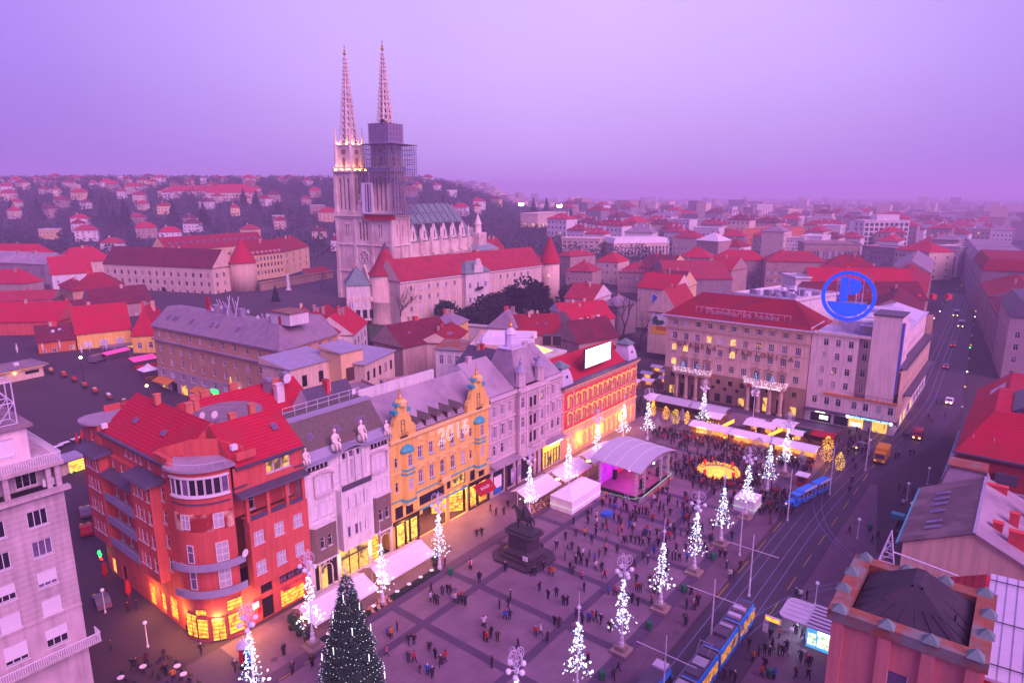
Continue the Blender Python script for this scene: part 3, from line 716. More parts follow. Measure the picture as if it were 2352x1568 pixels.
def white_house():
 r = nroot('white_building','white art nouveau building with roof statues and brown tiled bays', 2.0);PI = math.pi
 Wd = 15.6;b = MB()
 wc = lambda u,z,w,h,p=None,nx=1,bars=(): (u,z,w,h,nx,bars,'white_paint',p or rnd.choice(['blind','blind','curtain','glass_sky']))
 wins = []
 for x in (1.6,3.0,4.2): wins.append(wc(x,11.4,.9 if x != 3.0 else 1.1,2.3,'blind'))
 for x in (12.5,13.6,14.6): wins.append(wc(x,11.4,.75,2.1,'blind'))
 for x in (2.1,3.3,4.4): wins.append(wc(x,15.2,1.0,2.2,'blind'))
 for x in (12.4,13.4,14.4): wins.append(wc(x,15.2,.9,2.2,'blind'))
 for x in (5.6,6.9,8.2,9.5,10.6): wins.append(wc(x,15.7,.8,2.9,'blind' if x != 8.2 else 'curtain'))
 wins += [wc(7.0,18.9,.7,1.0,'glass'),wc(8.3,18.9,.9,1.1,'glass_sky'),wc(9.6,18.9,.7,1.0,'glass')]
 wins += [(x,19.0,.55,.85,1,(),'frame_dark','glass') for x in (1.0,1.7,2.4,3.1,3.8,12.3,13.0,13.7,14.4,15.0)]
 facade(r,b,0,0,0,Wd,10.5,20.1,wins,.25)
 # centre bay, gently projecting
 cb = [wc(x,11.6,w_,2.0,'blind') for x,w_ in ((1.1,.8),(2.8,1.5),(4.4,.8))]+[wc(x,7.2,w_,1.7,'glass_sky',2 if w_>1 else 1) for x,w_ in ((1.2,.65),(2.8,1.2),(4.4,.65))]
 facade(r,b,5.1,-1.3,0,5.8,5.2,14.8,cb,.25);wall(b,5.1,0,0,-1,1.3,5.2,14.8);wall(b,10.9,-1.3,0,1,1.3,5.2,14.8)
 b.face([(5.1,-1.3,5.2),(5.1,0,5.2),(10.9,0,5.2),(10.9,-1.3,5.2)]);b.face([(5.1,-1.3,14.8),(10.9,-1.3,14.8),(10.9,0,14.8),(5.1,0,14.8)])
 wall(b,0,0,1,0,Wd,0,10.5,[(.8,4.7,.3,4.6),(5.4,10.6,.3,4.7),(11.3,15.2,.3,4.6)],.3)
 wall(b,Wd,0,0,1,12,0,20.1);wall(b,Wd,12,-1,0,Wd,0,20.1);wall(b,0,12,0,-1,12,0,20.1)
 b.build('wall','white_stone',r)
 for x in (6.2,7.55,8.9,10.2): box('pilaster','white_stone',r,x-.18,-.3,15.2,x+.18,.02,19.8)
 for x in (6.5,7.9,9.4): box('pilaster','white_stone',r,x-.14,-1.45,5.6,x+.14,-1.29,14.4)
 # brown tiled bays
 for x0,x1,zt in ((.0,4.9,10.9),(11.1,15.5,11.4)):
  b = MB();mid = (x0+x1)/2
  facade(r,b,x0+.7,-.9,0,x1-x0-1.4,5.3,zt-.2,[((x1-x0-1.4)/2-.65,7.2,.7,1.7,1,(.7,),'white_paint','glass'),((x1-x0-1.4)/2+.65,7.2,.7,1.7,1,(.7,),'white_paint','glass')],.2)
  L_ = math.hypot(.7,.9);wall(b,x0,0,.7/L_,-.9/L_,L_,5.3,zt-.2);wall(b,x1-.7,-.9,.7/L_,.9/L_,L_,5.3,zt-.2)
  b.face([(x0,0,5.3),(x1,0,5.3),(x1-.7,-.9,5.3),(x0+.7,-.9,5.3)])
  b.build('bay_window','brown_tile',r)
  [MB().prism([(x0-.1,.05),(x0+.6,-1.05),(x1-.6,-1.05),(x1+.1,.05)],za,zb).build('bay_cornice','white_stone',r) for za,zb in ((zt-.2,zt+.05),(5.1,5.3))]
 for x in (3.1,13.4):       # window surrounds with arched hoods
  q = MB();n = 8
  for i in range(n):
   a,c = PI*i/n,PI*(i+1)/n
   q.prism([(x+1.7*math.cos(a),-.42),(x+1.7*math.cos(a),.02),(x+1.7*math.cos(c),.02),(x+1.7*math.cos(c),-.42)],17.7+.6*math.sin(min(a,c)),17.9+.62*math.sin((a+c)/2))
  q.box(x-1.6,-.45,14.85,x+1.6,.02,15.1);q.box(x-1.65,-.3,15.1,x-1.5,.02,17.6);q.box(x+1.5,-.3,15.1,x+1.65,.02,17.6);q.build('window_hood','beige_trim',r)
 q = MB().box(5.3,-1.5,14.8,10.7,-1.35,15.6);q.build('balcony_rail','zinc_dark',r)
 # waved cornice
 n = 30;pts = []
 for i in range(n+1):
  x = Wd*i/n;pts.append((x, 20.05+.9*math.exp(-((x-7.9)/2.3)**2)))
 q = MB()
 for (xa,za),(xb,zb) in zip(pts,pts[1:]):
  q.loft([[(xa,-.95,za),(xa,.2,za),(xa,.2,za+.22),(xa,-.95,za+.22)],[(xb,-.95,zb),(xb,.2,zb),(xb,.2,zb+.22),(xb,-.95,zb+.22)]])
 q.build('cornice','zinc',r)
 q = MB();q.loft([[(0,-.1,20.3),(Wd,-.1,20.3),(Wd,12,20.3),(0,12,20.3)],[(.1,.9,21.5),(Wd-.1,.9,21.5),(Wd-.1,11,21.5),(.1,11,21.5)]],0);q.build('lower_roof','zinc',r)
 q = MB();q.loft([[(.05,.85,21.5),(Wd-.05,.85,21.5),(Wd-.05,11.5,21.5),(.05,11.5,21.5)],[(.1,4.0,25.4),(Wd-.1,4.0,25.4),(Wd-.1,9,25.4),(.1,9,25.4)]],0);q.build('roof','moss_slate',r)
 box('ridge','zinc',r,0,3.8,25.3,Wd,5.0,25.7)
 for x in (5.5,10.3): figure_seated(r,x,-.1,20.9,1.05)
 for x in (.5,15.2): figure_seated(r,x,-.1,20.3,.8)
 q = MB().box(6.3,.3,21.4,9.5,.5,22.3);q.build('roof_parapet','brown_tile',r)
 for x in (11.6,12.6,3.0,7.6): skylight(r,x,2.2,23.1,R(50),0,.7,1.0)
 q = MB()
 for z in (26.4,27.1): q.tube((1,5.5,z),(14.8,5.5,z),.04)
 for i in range(8): q.tube((1+i*1.97,5.5,25.6),(1+i*1.97,5.5,27.1),.04)
 q.build('roof_railing','lilac_metal',r);dish(r,13.2,5.2,26.0,.2,.5)
 # shop floor
 for x0,x1,m_ in ((5.4,10.6,'lit_soft'),(11.3,12.8,'lit_shop'),(1.6,3.0,'lit_soft')):
  o = box('shop_window',m_,r,x0,.2,.3,x1,.27,4.6)
 for x in (7.0,8.7): box('shop_mullion','dark_metal',r,x-.06,.05,.3,x+.06,.19,4.7)
 box('shop_mullion','dark_metal',r,5.4,.05,3.2,10.6,.18,3.4)
 for x0,x1 in ((.8,4.7),(11.3,15.2)):
  xm = (x0+x1)/2+ (.9 if x0>5 else 0);q = MB();q.box(xm-1.1,-.1,.2,xm-.95,.1,3.2);q.box(xm+.95,-.1,.2,xm+1.1,.1,3.2)
  for i in range(10):
   a,c = PI*i/10,PI*(i+1)/10
   q.tube((xm+1.02*math.cos(a),0,3.2+.8*math.sin(a)),(xm+1.02*math.cos(c),0,3.2+.8*math.sin(c)),.07)
  for k in range(5): q.box(xm-1.0+k*.5,-.05,4.05,xm-.94+k*.5,.05,4.6)
  q.build('arched_doorway','white_stone',r);box('doorway_glass','glass',r,x0,.22,.3,x1,.28,4.6) if x0<5 else None
white_house()
def yellow_house():
 s0 = 17.6;r = nroot('yellow_building','yellow ornate building with twin turquoise capped gables and a lit passage', s0);PI = math.pi
 Wd = 24.4;X = lambda s: s-s0;b = MB()
 cols = [24.3,26.9,29.5,32.1,34.8]
 wins = [(X(s),14.3,.95,2.0,2,(.66,),'white_paint',None,True) for s in cols]+[(X(s),9.9,.95,2.3,2,(.6,),'white_paint',None,True,True) for s in cols]
 wins += [(X(s),z,.6,1.6,1,(.66,),'white_paint','glass',True) for s in (19.0,36.9) for z in (10.0,14.2)]
 passage = [(X(23.6),X(30.2),0,4.9),(X(31.0),X(35.6),0,5.4),(X(18.2),X(23.3),.3,4.5),(X(36.2),X(41.8),.2,4.8)]
 mezz = [(X(23.8),X(29.9),5.6,7.4),(X(30.5),X(31.5),6.2,8.0),(X(31.9),X(35.4),5.9,7.9),(X(18.4),X(20.2),5.2,7.4),(X(20.7),X(22.5),5.2,7.4),(X(36.6),X(38.0),5.5,7.6),(X(39),X(40.6),5.5,7.6)]
 facade(r,b,0,0,0,Wd,0,19.0,wins,.3,extra=passage+mezz)
 wall(b,Wd,0,0,1,12,0,19);wall(b,Wd,12,-1,0,Wd,0,19);wall(b,0,12,0,-1,12,0,19)
 b.build('wall','yellow_plaster',r)
 for u0,u1,z0,z1 in mezz:
  m_ = 'lit_soft' if u0 == X(31.9) else 'glass'
  n_ = max(1,int((u1-u0)/1.1));
  o = put('window', winmesh(u1-u0,z1-z0,n_,(.7,),'dark_metal',False), r, ((u0+u1)/2,.1,z0));put('pane', panemesh(u1-u0,z1-z0,m_), o)
 # passage interior
 q = MB();q.face([(X(23.6),6,0),(X(30.2),6,0),(X(30.2),6,4.9),(X(23.6),6,4.9)]);q.face([(X(23.6),0.3,4.88),(X(30.2),.3,4.88),(X(30.2),6,4.88),(X(23.6),6,4.88)])
 q.face([(X(23.6),0.3,0),(X(23.6),6,0),(X(23.6),6,4.9),(X(23.6),.3,4.9)]);q.build('passage_wall','yellow_plaster',r)
 box('passage_lamp','lit_yellow',r,X(25),2.0,4.7,X(29.5),3.4,4.84)
 q = MB();q.face([(X(31),4.5,0),(X(35.6),1.0,0),(X(35.6),1.0,5.4),(X(31),4.5,5.4)]);q.build('passage_shop','lit_shop',r)
 q = MB();q.face([(X(31),.3,5.38),(X(35.6),.3,5.38),(X(35.6),5,5.38),(X(31),5,5.38)]);q.build('passage_ceiling','yellow_trim',r)
 box('passage_lamp','lit_yellow',r,X(31.6),1.5,5.2,X(34.5),2.4,5.34)
 # shops
 box('shop_front','black',r,X(17.8),-.12,0,X(23.4),-.02,.3);box('shop_front','black',r,X(17.8),-.35,4.5,X(23.45),-.02,5.05)
 for a,c in ((18.5,20.3),(20.7,21.3),(21.6,23.2)): box('shop_window','lit_yellow',r,X(a),.15,.5,X(c),.22,4.2)
 for a in (18.2,20.3,21.3,23.2): box('shop_pillar','black',r,X(a),-.1,.3,X(a)+.32,.14,4.5)
 box('shop_front','black',r,X(36),-.4,4.75,X(42),-.02,5.3);box('shop_front','black',r,X(36),-.12,0,X(42),-.02,.35)
 for a,c in ((36.6,38.3),(39.0,41.3)): box('shop_window','lit_shop',r,X(a),.15,.5,X(c),.22,4.4)
 for a in (36.0,38.4,41.5): box('shop_pillar','black',r,X(a),-.1,.35,X(a)+.45,.14,4.75)
 q = MB();A = [(X(37.2),-.1,4.4),(X(42),-.1,4.4),(X(42),-1.9,2.9),(X(37.2),-1.9,2.9)]
 q.loft([A,[(p[0],p[1],p[2]-.08) for p in A]]);q.build('awning','awning_red',r)
 text('awning_lettering','BASLER',.75,'sign_white',r,(X(39.6),-1.06,3.68),(math.atan2(1.5,1.8),0,0),.01)
 band(r,'cornice','yellow_trim',0,Wd,18.6,19.0,.55);band(r,'string_course','yellow_trim',0,Wd,13.2,13.4,.18);band(r,'string_course','turquoise',0,Wd,8.35,8.5,.22);band(r,'shop_cornice','turquoise',X(23.5),X(36),4.95,5.15,.2)
 for s in cols:
  x = X(s)
  q = MB()
  for i in range(8):
   a,c = PI*i/8,PI*(i+1)/8
   q.box(x+.85*math.cos(c),-.22,12.35+.35*math.sin((a+c)/2),x+.85*math.cos(a),.02,12.75+.4*math.sin((a+c)/2))
  q.box(x-.2,-.3,12.9,x+.2,.02,13.15);q.build('window_hood','yellow_trim',r)
  q = MB();q.box(x-.8,-.2,16.45,x+.8,.02,16.6);q.box(x-.5,-.24,16.6,x+.5,.02,16.8);q.box(x-.6,-.12,17.4,x+.6,.02,18.2);q.build('window_hood','yellow_trim',r)
  box('window_sill','turquoise',r,x-.62,-.2,9.68,x+.62,.02,9.8);box('window_sill','turquoise',r,x-.6,-.2,14.12,x+.6,.02,14.2)
 # balcony
 q = MB().prism([(X(28.3),0),(X(28.5),-1.0),(X(30.5),-1.0),(X(30.7),0)],8.3,8.5);q.prism([(X(28.4),-.8),(X(28.5),-1.0),(X(30.5),-1.0),(X(30.6),-.8)],8.5,9.5);q.build('balcony','yellow_trim',r)
 # oriels with turquoise caps
 for sc0,sc1 in ((20.0,22.6),(37.8,40.4)):
  x0,x1 = X(sc0),X(sc1);xm = (x0+x1)/2;b = MB()
  facade(r,b,x0+.5,-.9,0,x1-x0-1.0,8.3,16.4,[((x1-x0-1)/2,z,.9,2.0,2,(.66,),'white_paint',None,True,z<12) for z in (10.0,14.0)],.2)
  Ld = math.hypot(.5,.9);wall(b,x0,0,.5/Ld,-.9/Ld,Ld,8.3,16.4);wall(b,x1-.5,-.9,.5/Ld,.9/Ld,Ld,8.3,16.4);b.build('oriel','yellow_plaster',r)
  q = MB()
  for z,o in ((8.0,.25),(12.6,.12),(13.3,.12)): q.prism([(x0-o,.02),(x0+.5-o*.6,-.9-o),(x1-.5+o*.6,-.9-o),(x1+o,.02)],z,z+.28)
  q.build('oriel_cornice','turquoise',r)
  q = MB().prism([(x0,.02),(x0+.55,-.8),(x1-.55,-.8),(x1,.02)],7.3,8.0);q.build('oriel_base','yellow_trim',r)
  q = MB();n = 6
  q.loft([[(xm+(x1-x0)/2*1.12*math.cos(PI*k/n*.5)*math.cos(PI+PI*i/10), .05+1.15*math.cos(PI*k/n*.5)*math.sin(PI+PI*i/10), 16.4+1.1*math.sin(PI*k/n*.5)) for i in range(11)] for k in range(n+1)]);q.build('oriel_cap','turquoise',r,smooth=True)
 # gables: stepped scroll outline, extruded
 for g0,g1 in ((17.75,23.2),(35.9,41.8)):
  xm = X((g0+g1)/2);hw = (g1-g0)/2
  half = [(hw,19.0),(hw,20.3),(hw-.35,20.9),(hw-.75,21.1),(hw-.95,21.9),(hw-1.35,22.6),(hw-1.6,23.4),(.95,23.9),(1.0,24.4),(.85,25.0),(.45,25.4)]
  out = [(xm+x,z) for x,z in half]+[(xm-x,z) for x,z in reversed(half)]
  q = MB();f_ = [(x,-.25,z) for x,z in out];k_ = [(x,.55,z) for x,z in out];q.loft([f_,k_])
  o = q.build('gable','yellow_plaster',r)
  put('window', winmesh(.8,1.9,1,(.66,),'frame_dark',False,True), r, (xm,-.42,20.0));put('pane', panemesh(.8,1.9,'glass'), r.children[-1])
  q = MB().lathe([(.25,0),(.25,.01)],10);
  q = MB();q.box(xm-.7,-.7,19.15,xm+.7,-.3,19.25);q.path([(xm-.7,-.7,19.9),(xm+.7,-.7,19.9)],.03);[q.tube((xm-.7+i*.2,-.7,19.2),(xm-.7+i*.2,-.7,19.9),.02) for i in range(8)];q.build('gable_balcony','dark_metal',r)
  for zz,hw_ in ((24.35,1.15),(23.6,1.35)):
   q = MB();n=10
   q.loft([[(xm+hw_*math.cos(PI*i/n),-.4,zz+.75*math.sin(PI*i/n)) for i in range(n+1)],[(xm+hw_*math.cos(PI*i/n),.9,zz+.75*math.sin(PI*i/n)) for i in range(n+1)]]) if zz > 24 else [q.box(xm-sg*hw_-.35,-.4,zz-.5,xm-sg*hw_+.35,.9,zz+.1) for sg in (-1,1)]
   q.build('gable_cap','turquoise',r)
  q = MB();q.lathe([(.75,24.35),(.8,25.0),(.5,25.3)],12,xm,-.3);o = q.build('gable_disc','yellow_trim',r)
  MB().lathe([(.22,25.3),(.3,25.6),(.12,26.1),(.2,26.3),(.05,27.0),(.015,28.0)],8,xm,.2).build('finial','gold',r)
 # roof with dormers
 q = MB();roof(q,.1,.4,Wd-.1,12.6,19.1,5.4,'gx',.0,.1,0);q.build('roof',['slate_warm','white_plaster'],r)
 box('fire_wall','white_plaster',r,1.0,8.0,19,Wd-6,8.5,25.6)
 for s in (24.1,26.6,29.2,31.8,34.3):
  x = X(s);b2 = MB();b2.box(x-.55,.35,19.3,x+.55,2.6,20.6);q = MB()
  for sg in (-1,1): q.face([(x,-.1,21.3),(x+sg*.9,-.1,20.4),(x+sg*.9,3.0,20.4),(x,3.0,21.4)])
  q.face([(x-.9,.0,20.4),(x+.9,.0,20.4),(x,.0,21.3)]);o = b2.build('dormer','frame_dark',r);q.build('dormer_roof','moss_slate',o)
  put('window', simplewin(.7,1.0,2,(.5,),'white_paint','glass'), r, (x,.2,19.4))
 # festive light lettering on the front
 text('light_lettering','2016',3.9,'sign_glow',r,(X(32.0),-.5,16.6),(PI/2,0,0),0,outline=.03,space=1.05)
yellow_house()
lit('lit_pyramid',(1.0,.72,.25),1.5,var=.3,scale=.5)
def turret(root, x, y, z0, z1, w, cap='zinc', m='beige_stone'):
 b = MB();n = 8
 b.lathe([(w/2*1.1,z0),(w/2*1.1,z0+.3),(w/2,z0+.35),(w/2,z1-.3),(w/2*1.15,z1-.25),(w/2*1.15,z1)],n,x,y,a0=math.pi/8);b.build('turret',m,root)
 for i in range(n):
  a = 2*math.pi*i/n;
  if math.sin(a) < .5: put('window', simplewin(.45,1.5,1,(),'beige_trim','glass'), root, (x+w/2*1.0*math.cos(a),y+w/2*1.0*math.sin(a),z0+.5), a+math.pi/2)
 MB().lathe([(w/2*1.1,z1),(w/2*.8,z1+.5),(w/2*.35,z1+1.1),(w/2*.3,z1+1.5),(w/2*.42,z1+1.7),(w/2*.15,z1+2.1),(.04,z1+2.8)],n,x,y).build('turret_cap',cap,root)
def beige_house():
 s0 = 42.0;r = nroot('beige_building','beige stone palace with two small turrets and a steep dome roof', s0);PI = math.pi
 Wd = 24.5;X = lambda s: s-s0;b = MB()
 lc = [43.6,46.0,48.4];rc_ = [60.8,63.0,65.2]
 wins = []
 for s in lc+rc_:
  wins += [(X(s),8.3,.9,1.9,1,(.66,),'white_paint',None,True,True),(X(s),11.9,.95,2.2,2,(.66,),'white_paint',None,True),(X(s),16.0,.85,2.0,2,(.66,),'white_paint',None,True)]
 ris = [51.6,57.6]
 facade(r,b,0,0,0,Wd,6.4,19.8,wins,.3)
 wall(b,0,0,1,0,Wd,0,6.4,[(X(43.2),X(46.5),.2,5.0),(X(47),X(49.6),.2,5.0),(X(52),X(55),.2,5.0),(X(59.6),X(66),.2,5.2)],.4)
 wall(b,Wd,0,0,1,16,0,19.8);wall(b,Wd,16,-1,0,Wd,0,19.8);wall(b,0,16,0,-1,16,0,19.8)
 # central projection
 cw = [(x,z,1.0,2.1,2,(.66,),'white_paint',None,True) for x in (1.4,8.0) for z in (8.4,12.0,16.0)]+[(x,z,.9,2.1,1,(.6,),'frame_dark','glass',False) for x in (4.0,5.4) for z in (8.2,11.8,15.6)]
 facade(r,b,X(50),-.9,0,9.4,5.6,20.3,cw,.3);wall(b,X(50),0,0,-1,.9,5.6,20.3);wall(b,X(59.4),-.9,0,1,.9,5.6,20.3);b.face([(X(50),-.9,5.6),(X(50),0,5.6),(X(59.4),0,5.6),(X(59.4),-.9,5.6)])
 b.build('wall','beige_stone',r)
 for z,h_,p_ in ((19.4,.5,.6),(18.7,.2,.3),(14.9,.25,.3),(11.0,.2,.25),(7.2,.25,.3)):
  for x0_,x1_,y_ in ((0,X(50),0),(X(59.4),Wd,0),(X(50)-.1,X(59.4)+.1,-.9)): band(r,'cornice','beige_trim',x0_,x1_,z,z+h_,p_,y_)
 for s in lc+rc_:
  q = MB();q.box(X(s)-.75,-.3,14.25,X(s)+.75,.02,14.45);q.box(X(s)-.65,-.2,14.45,X(s)+.65,.02,14.6);q.box(X(s)-.62,-.16,11.0,X(s)-.5,.02,14.2);q.box(X(s)+.5,-.16,11.0,X(s)+.62,.02,14.2);q.build('window_surround','beige_trim',r)
  q = MB();q.box(X(s)-.6,-.18,18.05,X(s)+.6,.02,18.2);q.build('window_surround','beige_trim',r)
 for x in (.35,2.6,6.6,9.05): box('pilaster','beige_trim',r,X(50)+x-.2,-1.1,7.6,X(50)+x+.2,-.88,19.2)
 for z in (7.6,11.2,15.0):
  q = MB().prism([(X(53.0),-.9),(X(53.2),-1.9),(X(56.4),-1.9),(X(56.6),-.9)],z,z+.2);q.box(X(53.2),-1.9,z+.9,X(56.4),-1.75,z+1.0)
  for i in range(12): q.box(X(53.3)+i*.27,-1.87,z+.2,X(53.3)+i*.27+.1,-1.78,z+.9)
  q.build('balcony','beige_trim',r)
 # canopy and shops
 q = MB();q.loft([[(X(42.1),-1.7,6.3),(X(50.2),-1.7,6.3),(X(50.2),.1,6.3),(X(42.1),.1,6.3)],[(X(42.1),-1.6,6.5),(X(50.2),-1.6,6.5),(X(50.2),.1,6.9),(X(42.1),.1,6.9)]]);q.build('canopy','slate_warm',r)
 q = MB();q.loft([[(X(59.5),-1.5,5.9),(X(66.4),-1.5,5.9),(X(66.4),.1,5.9),(X(59.5),.1,5.9)],[(X(59.5),-1.4,6.1),(X(66.4),-1.4,6.1),(X(66.4),.1,6.4),(X(59.5),.1,6.4)]]);q.build('canopy','slate_warm',r)
 for a,c,m_ in ((43.2,46.5,'glass'),(47,49.6,'glass'),(52,55,'glass'),(59.6,66,'lit_soft')): box('shop_window',m_,r,X(a),.3,.2,X(c),.38,5.2)
 box('illuminated_frieze','bulb_gold',r,X(59.7),.05,3.7,X(65.9),.2,5.0);box('light_strip','lit_white',r,X(60.6),-1.0,5.3,X(65.4),-.85,5.6)
 for i in range(7): box('shop_pillar','frame_dark',r,X(59.5)+i*1.06,.05,.2,X(59.5)+i*1.06+.16,.28,3.7)
 q = MB()
 for i in range(70):
  x,z = rnd.uniform(X(59.8),X(65.8)),rnd.uniform(.5,3.6);q.box(x-.06,.18,z-.06,x+.06,.26,z+.06)
 tag(q.build('shop_lights','bulb_gold',r),None,None,None,'stuff')
 for a,c,m_ in ((43.4,45.6,'sign_white'),(48.6,50.4,'poster'),(51.0,51.8,'poster')): box('poster',m_,r,X(a),-.1,.9,X(c),-.02,4.0)
 box('poster_base','sign_blue',r,X(43.4),-.11,.4,X(45.6),-.02,1.6)
 for a in (46.8,50.2,55.6,57.2,58.9): box('shop_pillar','frame_dark',r,X(a),-.2,0,X(a)+.4,-.02,5.5)
 # roof
 q = MB();roof(q,.05,.5,X(50.5),15,19.9,5.5,'gx',0,.1,0);roof(q,X(58.9),.5,Wd-.05,15,19.9,5.5,'gx',0,.1,0);q.build('roof',['slate_warm','white_plaster'],r)
 x0,x1 = X(50.5),X(58.9)
 q = MB();q.loft([[(x0,.2,20.2),(x1,.2,20.2),(x1,9,20.2),(x0,9,20.2)],[(x0+1.2,1.6,23.5),(x1-1.2,1.6,23.5),(x1-1.2,7.8,23.5),(x0+1.2,7.8,23.5)],[(x0+2.2,3,26.8),(x1-2.2,3,26.8),(x1-2.2,6.6,26.8),(x0+2.2,6.6,26.8)]]);q.build('dome_roof','slate_warm',r)
 xm,ym = (x0+x1)/2,4.8
 q = MB().box(x0+2,2.8,26.8,x1-2,6.8,27.0)
 for i in range(9): q.box(x0+2+i*.53,2.8,27.0,x0+2.1+i*.53,2.9,27.9)
 q.box(x0+2,2.78,27.9,x1-2,2.92,28.0);q.build('roof_crown','lilac_metal',r)
 q = MB().lathe([(1.1,27.0),(1.1,29.6),(1.3,29.7),(.9,30.4),(.3,30.9)],8,xm,ym);q.build('lantern','lilac_metal',r)
 for i in range(8):
  a = 2*math.pi*i/8+.39;put('window', simplewin(.4,1.6,1,(),'lilac_metal','glass'), r, (xm+1.08*math.cos(a),ym+1.08*math.sin(a),27.7), a+math.pi/2)
 MB().lathe([(.3,30.9),(.42,31.3),(.2,31.8),(.03,33.0)],8,xm,ym).build('finial','gold',r)
 for s in (51.6,57.8): turret(r,X(s),-.1,20.3,23.4,2.0)
 for x,y in ((3,7.5),(21,7.5)): chimney(r,x,y,24.6,1.2,.7,1.6,'beige_stone')
 skylight(r,20.5,4,22.9,R(37))
beige_house()
def archwin(root, x, z, w, h, pm, fm='bank_pink', rz=0.0, y=0.0):
 o = put('window', winmesh(w,h,2,(.62,),fm,True,True), root, (x,y,z), rz);put('pane', panemesh(w,h,pm), o);return o
def bank_house():
 s0 = 66.5;r = nroot('red_bank_building','red brick bank with rows of gold lit arched windows and a rooftop screen', s0);PI = math.pi
 Wd = 34.0;X = lambda s: s-s0;b = MB()
 cols = [2.7]+[6.0+i*2.28 for i in range(11)]+[31.6]
 wins = []
 for i,x in enumerate(cols):
  wins += [(x,7.3,1.05,2.6,2,(.62,),'bank_pink','lit_soft' ,True,True),(x,11.2,1.05,2.6,2,(.62,),'bank_pink','lit_soft',True,True)]
 facade(r,b,0,0,0,Wd,6.3,16.2,wins,.3);wall(b,Wd,0,0,1,14,6.3,16.2);wall(b,Wd,14,-1,0,Wd,6.3,16.2);wall(b,0,14,0,-1,14,6.3,16.2);b.build('wall','bank_red',r)
 b = MB();facade(r,b,0,-.15,0,Wd,0,6.3,[(x,.7,1.15,3.6,2,(.66,),'bank_pink','lit_yellow',True,True) for x in cols],.35);wall(b,Wd,-.15,0,1,14,0,6.3);wall(b,0,14,0,-1,14.15,0,6.3)
 b.face([(0,-.15,6.3),(Wd,-.15,6.3),(Wd,.1,6.3),(0,.1,6.3)]);b.build('ground_floor_wall','bank_pink',r)
 for z in (.9,1.6,2.3,3.0,3.7,4.4,5.1,5.8):
  for a,c in [(0,2.0)]+[(cols[i]+.62,cols[i+1]-.62) for i in range(len(cols)-1)]+[(32.25,Wd)]:
   box('rustic_course','bank_pink',r,max(a,0),-.22,z,c,-.14,z+.56) if z < 4.3 else None
 for z,h_,p_ in ((6.15,.35,.4),(10.6,.2,.25),(14.9,.9,.12),(15.9,.4,.9)): band(r,'cornice','bank_pink',-.2 if p_>.8 else 0,Wd+(.2 if p_>.8 else 0),z,z+h_,p_)
 n_ = 60
 q = MB()
 for i in range(n_): x = Wd*i/n_;q.box(x+.1,-.7,15.5,x+.36,.0,15.88)
 q.build('dentil_row','bank_pink',r)
 # quoins and window surrounds
 for x in (.0,4.2,30.0,33.3):
  for k in range(13): box('quoin','bank_pink',r,x,-.14,6.6+k*.64,x+(.75 if k%2 else .5),-.0,6.6+k*.64+.5)
 for x in cols:
  for z,hh in ((7.3,2.6),(11.2,2.6)):
   q = MB();q.box(x-.8,-.16,z,x-.56,.02,z+hh-.5);q.box(x+.56,-.16,z,x+.8,.02,z+hh-.5)
   for i in range(6):
    a,c = PI*i/6,PI*(i+1)/6;q.prism([(x+.8*math.cos(c),-.2),(x+.8*math.cos(a),-.2),(x+.8*math.cos(a),.02),(x+.8*math.cos(c),.02)],z+hh-.45+.5*math.sin((a+c)/2),z+hh-.1+.55*math.sin((a+c)/2))
   q.build('window_surround','bank_pink',r)
  # garlands of bulbs over every arch
  for z in (7.3+2.6,11.2+2.6,.7+3.6):
   q = MB()
   for i in range(9):
    a = PI*i/8;q.ball((x+.95*math.cos(a),-.32,z-.15+.55*math.sin(a)),.10,5,3)
   tag(q.build('light_garland','bulb_warm',r),None,None,None,'stuff')
 # uplights on the ledges
 for k,(z,e_) in enumerate(((6.55,22),)):
  box('ledge_light','bulb_gold',r,.5,-.5,z,Wd-.5,-.42,z+.06)
 # roof, pavilions and screen
 q = MB();roof(q,2,1,Wd-2,13.5,16.3,4.2,'gx',.2,.1,0);q.build('roof',['tile_bright','bank_red'],r)
 box('gutter','zinc_dark',r,-.6,-1.0,16.3,Wd+.6,.9,16.5)
 for x0,x1 in ((.1,4.4),(29.6,33.9)):
  q = MB();rings = []
  for k in range(6):
   f = k/5;i_ = .95*f**1.6;rings.append([(x0+i_,.0+i_,16.5+3.6*f),(x1-i_,.0+i_,16.5+3.6*f),(x1-i_,4.6-i_,16.5+3.6*f),(x0+i_,4.6-i_,16.5+3.6*f)])
  q.loft(rings);q.build('pavilion','zinc_light',r)
  q = MB();q.box(x0+.6,.6,20.1,x1-.6,4.0,20.4);q.loft([[(x0+.5,.5,20.4),(x1-.5,.5,20.4),(x1-.5,4.1,20.4),(x0+.5,4.1,20.4)],[((x0+x1)/2-.2,2.2,21.6),((x0+x1)/2+.2,2.2,21.6),((x0+x1)/2+.2,2.5,21.6),((x0+x1)/2-.2,2.5,21.6)]]);q.build('pavilion_cap','copper_green',r)
  MB().lathe([(.45,0),(.45,.2)],10).build('round_window','dark_metal',r,((x0+x1)/2,.45,18.2)).rotation_euler = (PI/2,0,0)
 sc_ = box('video_screen','dark_metal',r,9.9,.55,18.5,21.3,.95,22.9);box('screen_face','screen_white',sc_,10.05,.48,18.65,21.15,.54,22.75)
 for x in (11,15.5,20):
  q = MB().tube((x,.9,18.6),(x,2.6,17.6),.08);q.tube((x,.9,22.5),(x,4.5,18.6),.07);q.build('screen_strut','dark_metal',sc_)
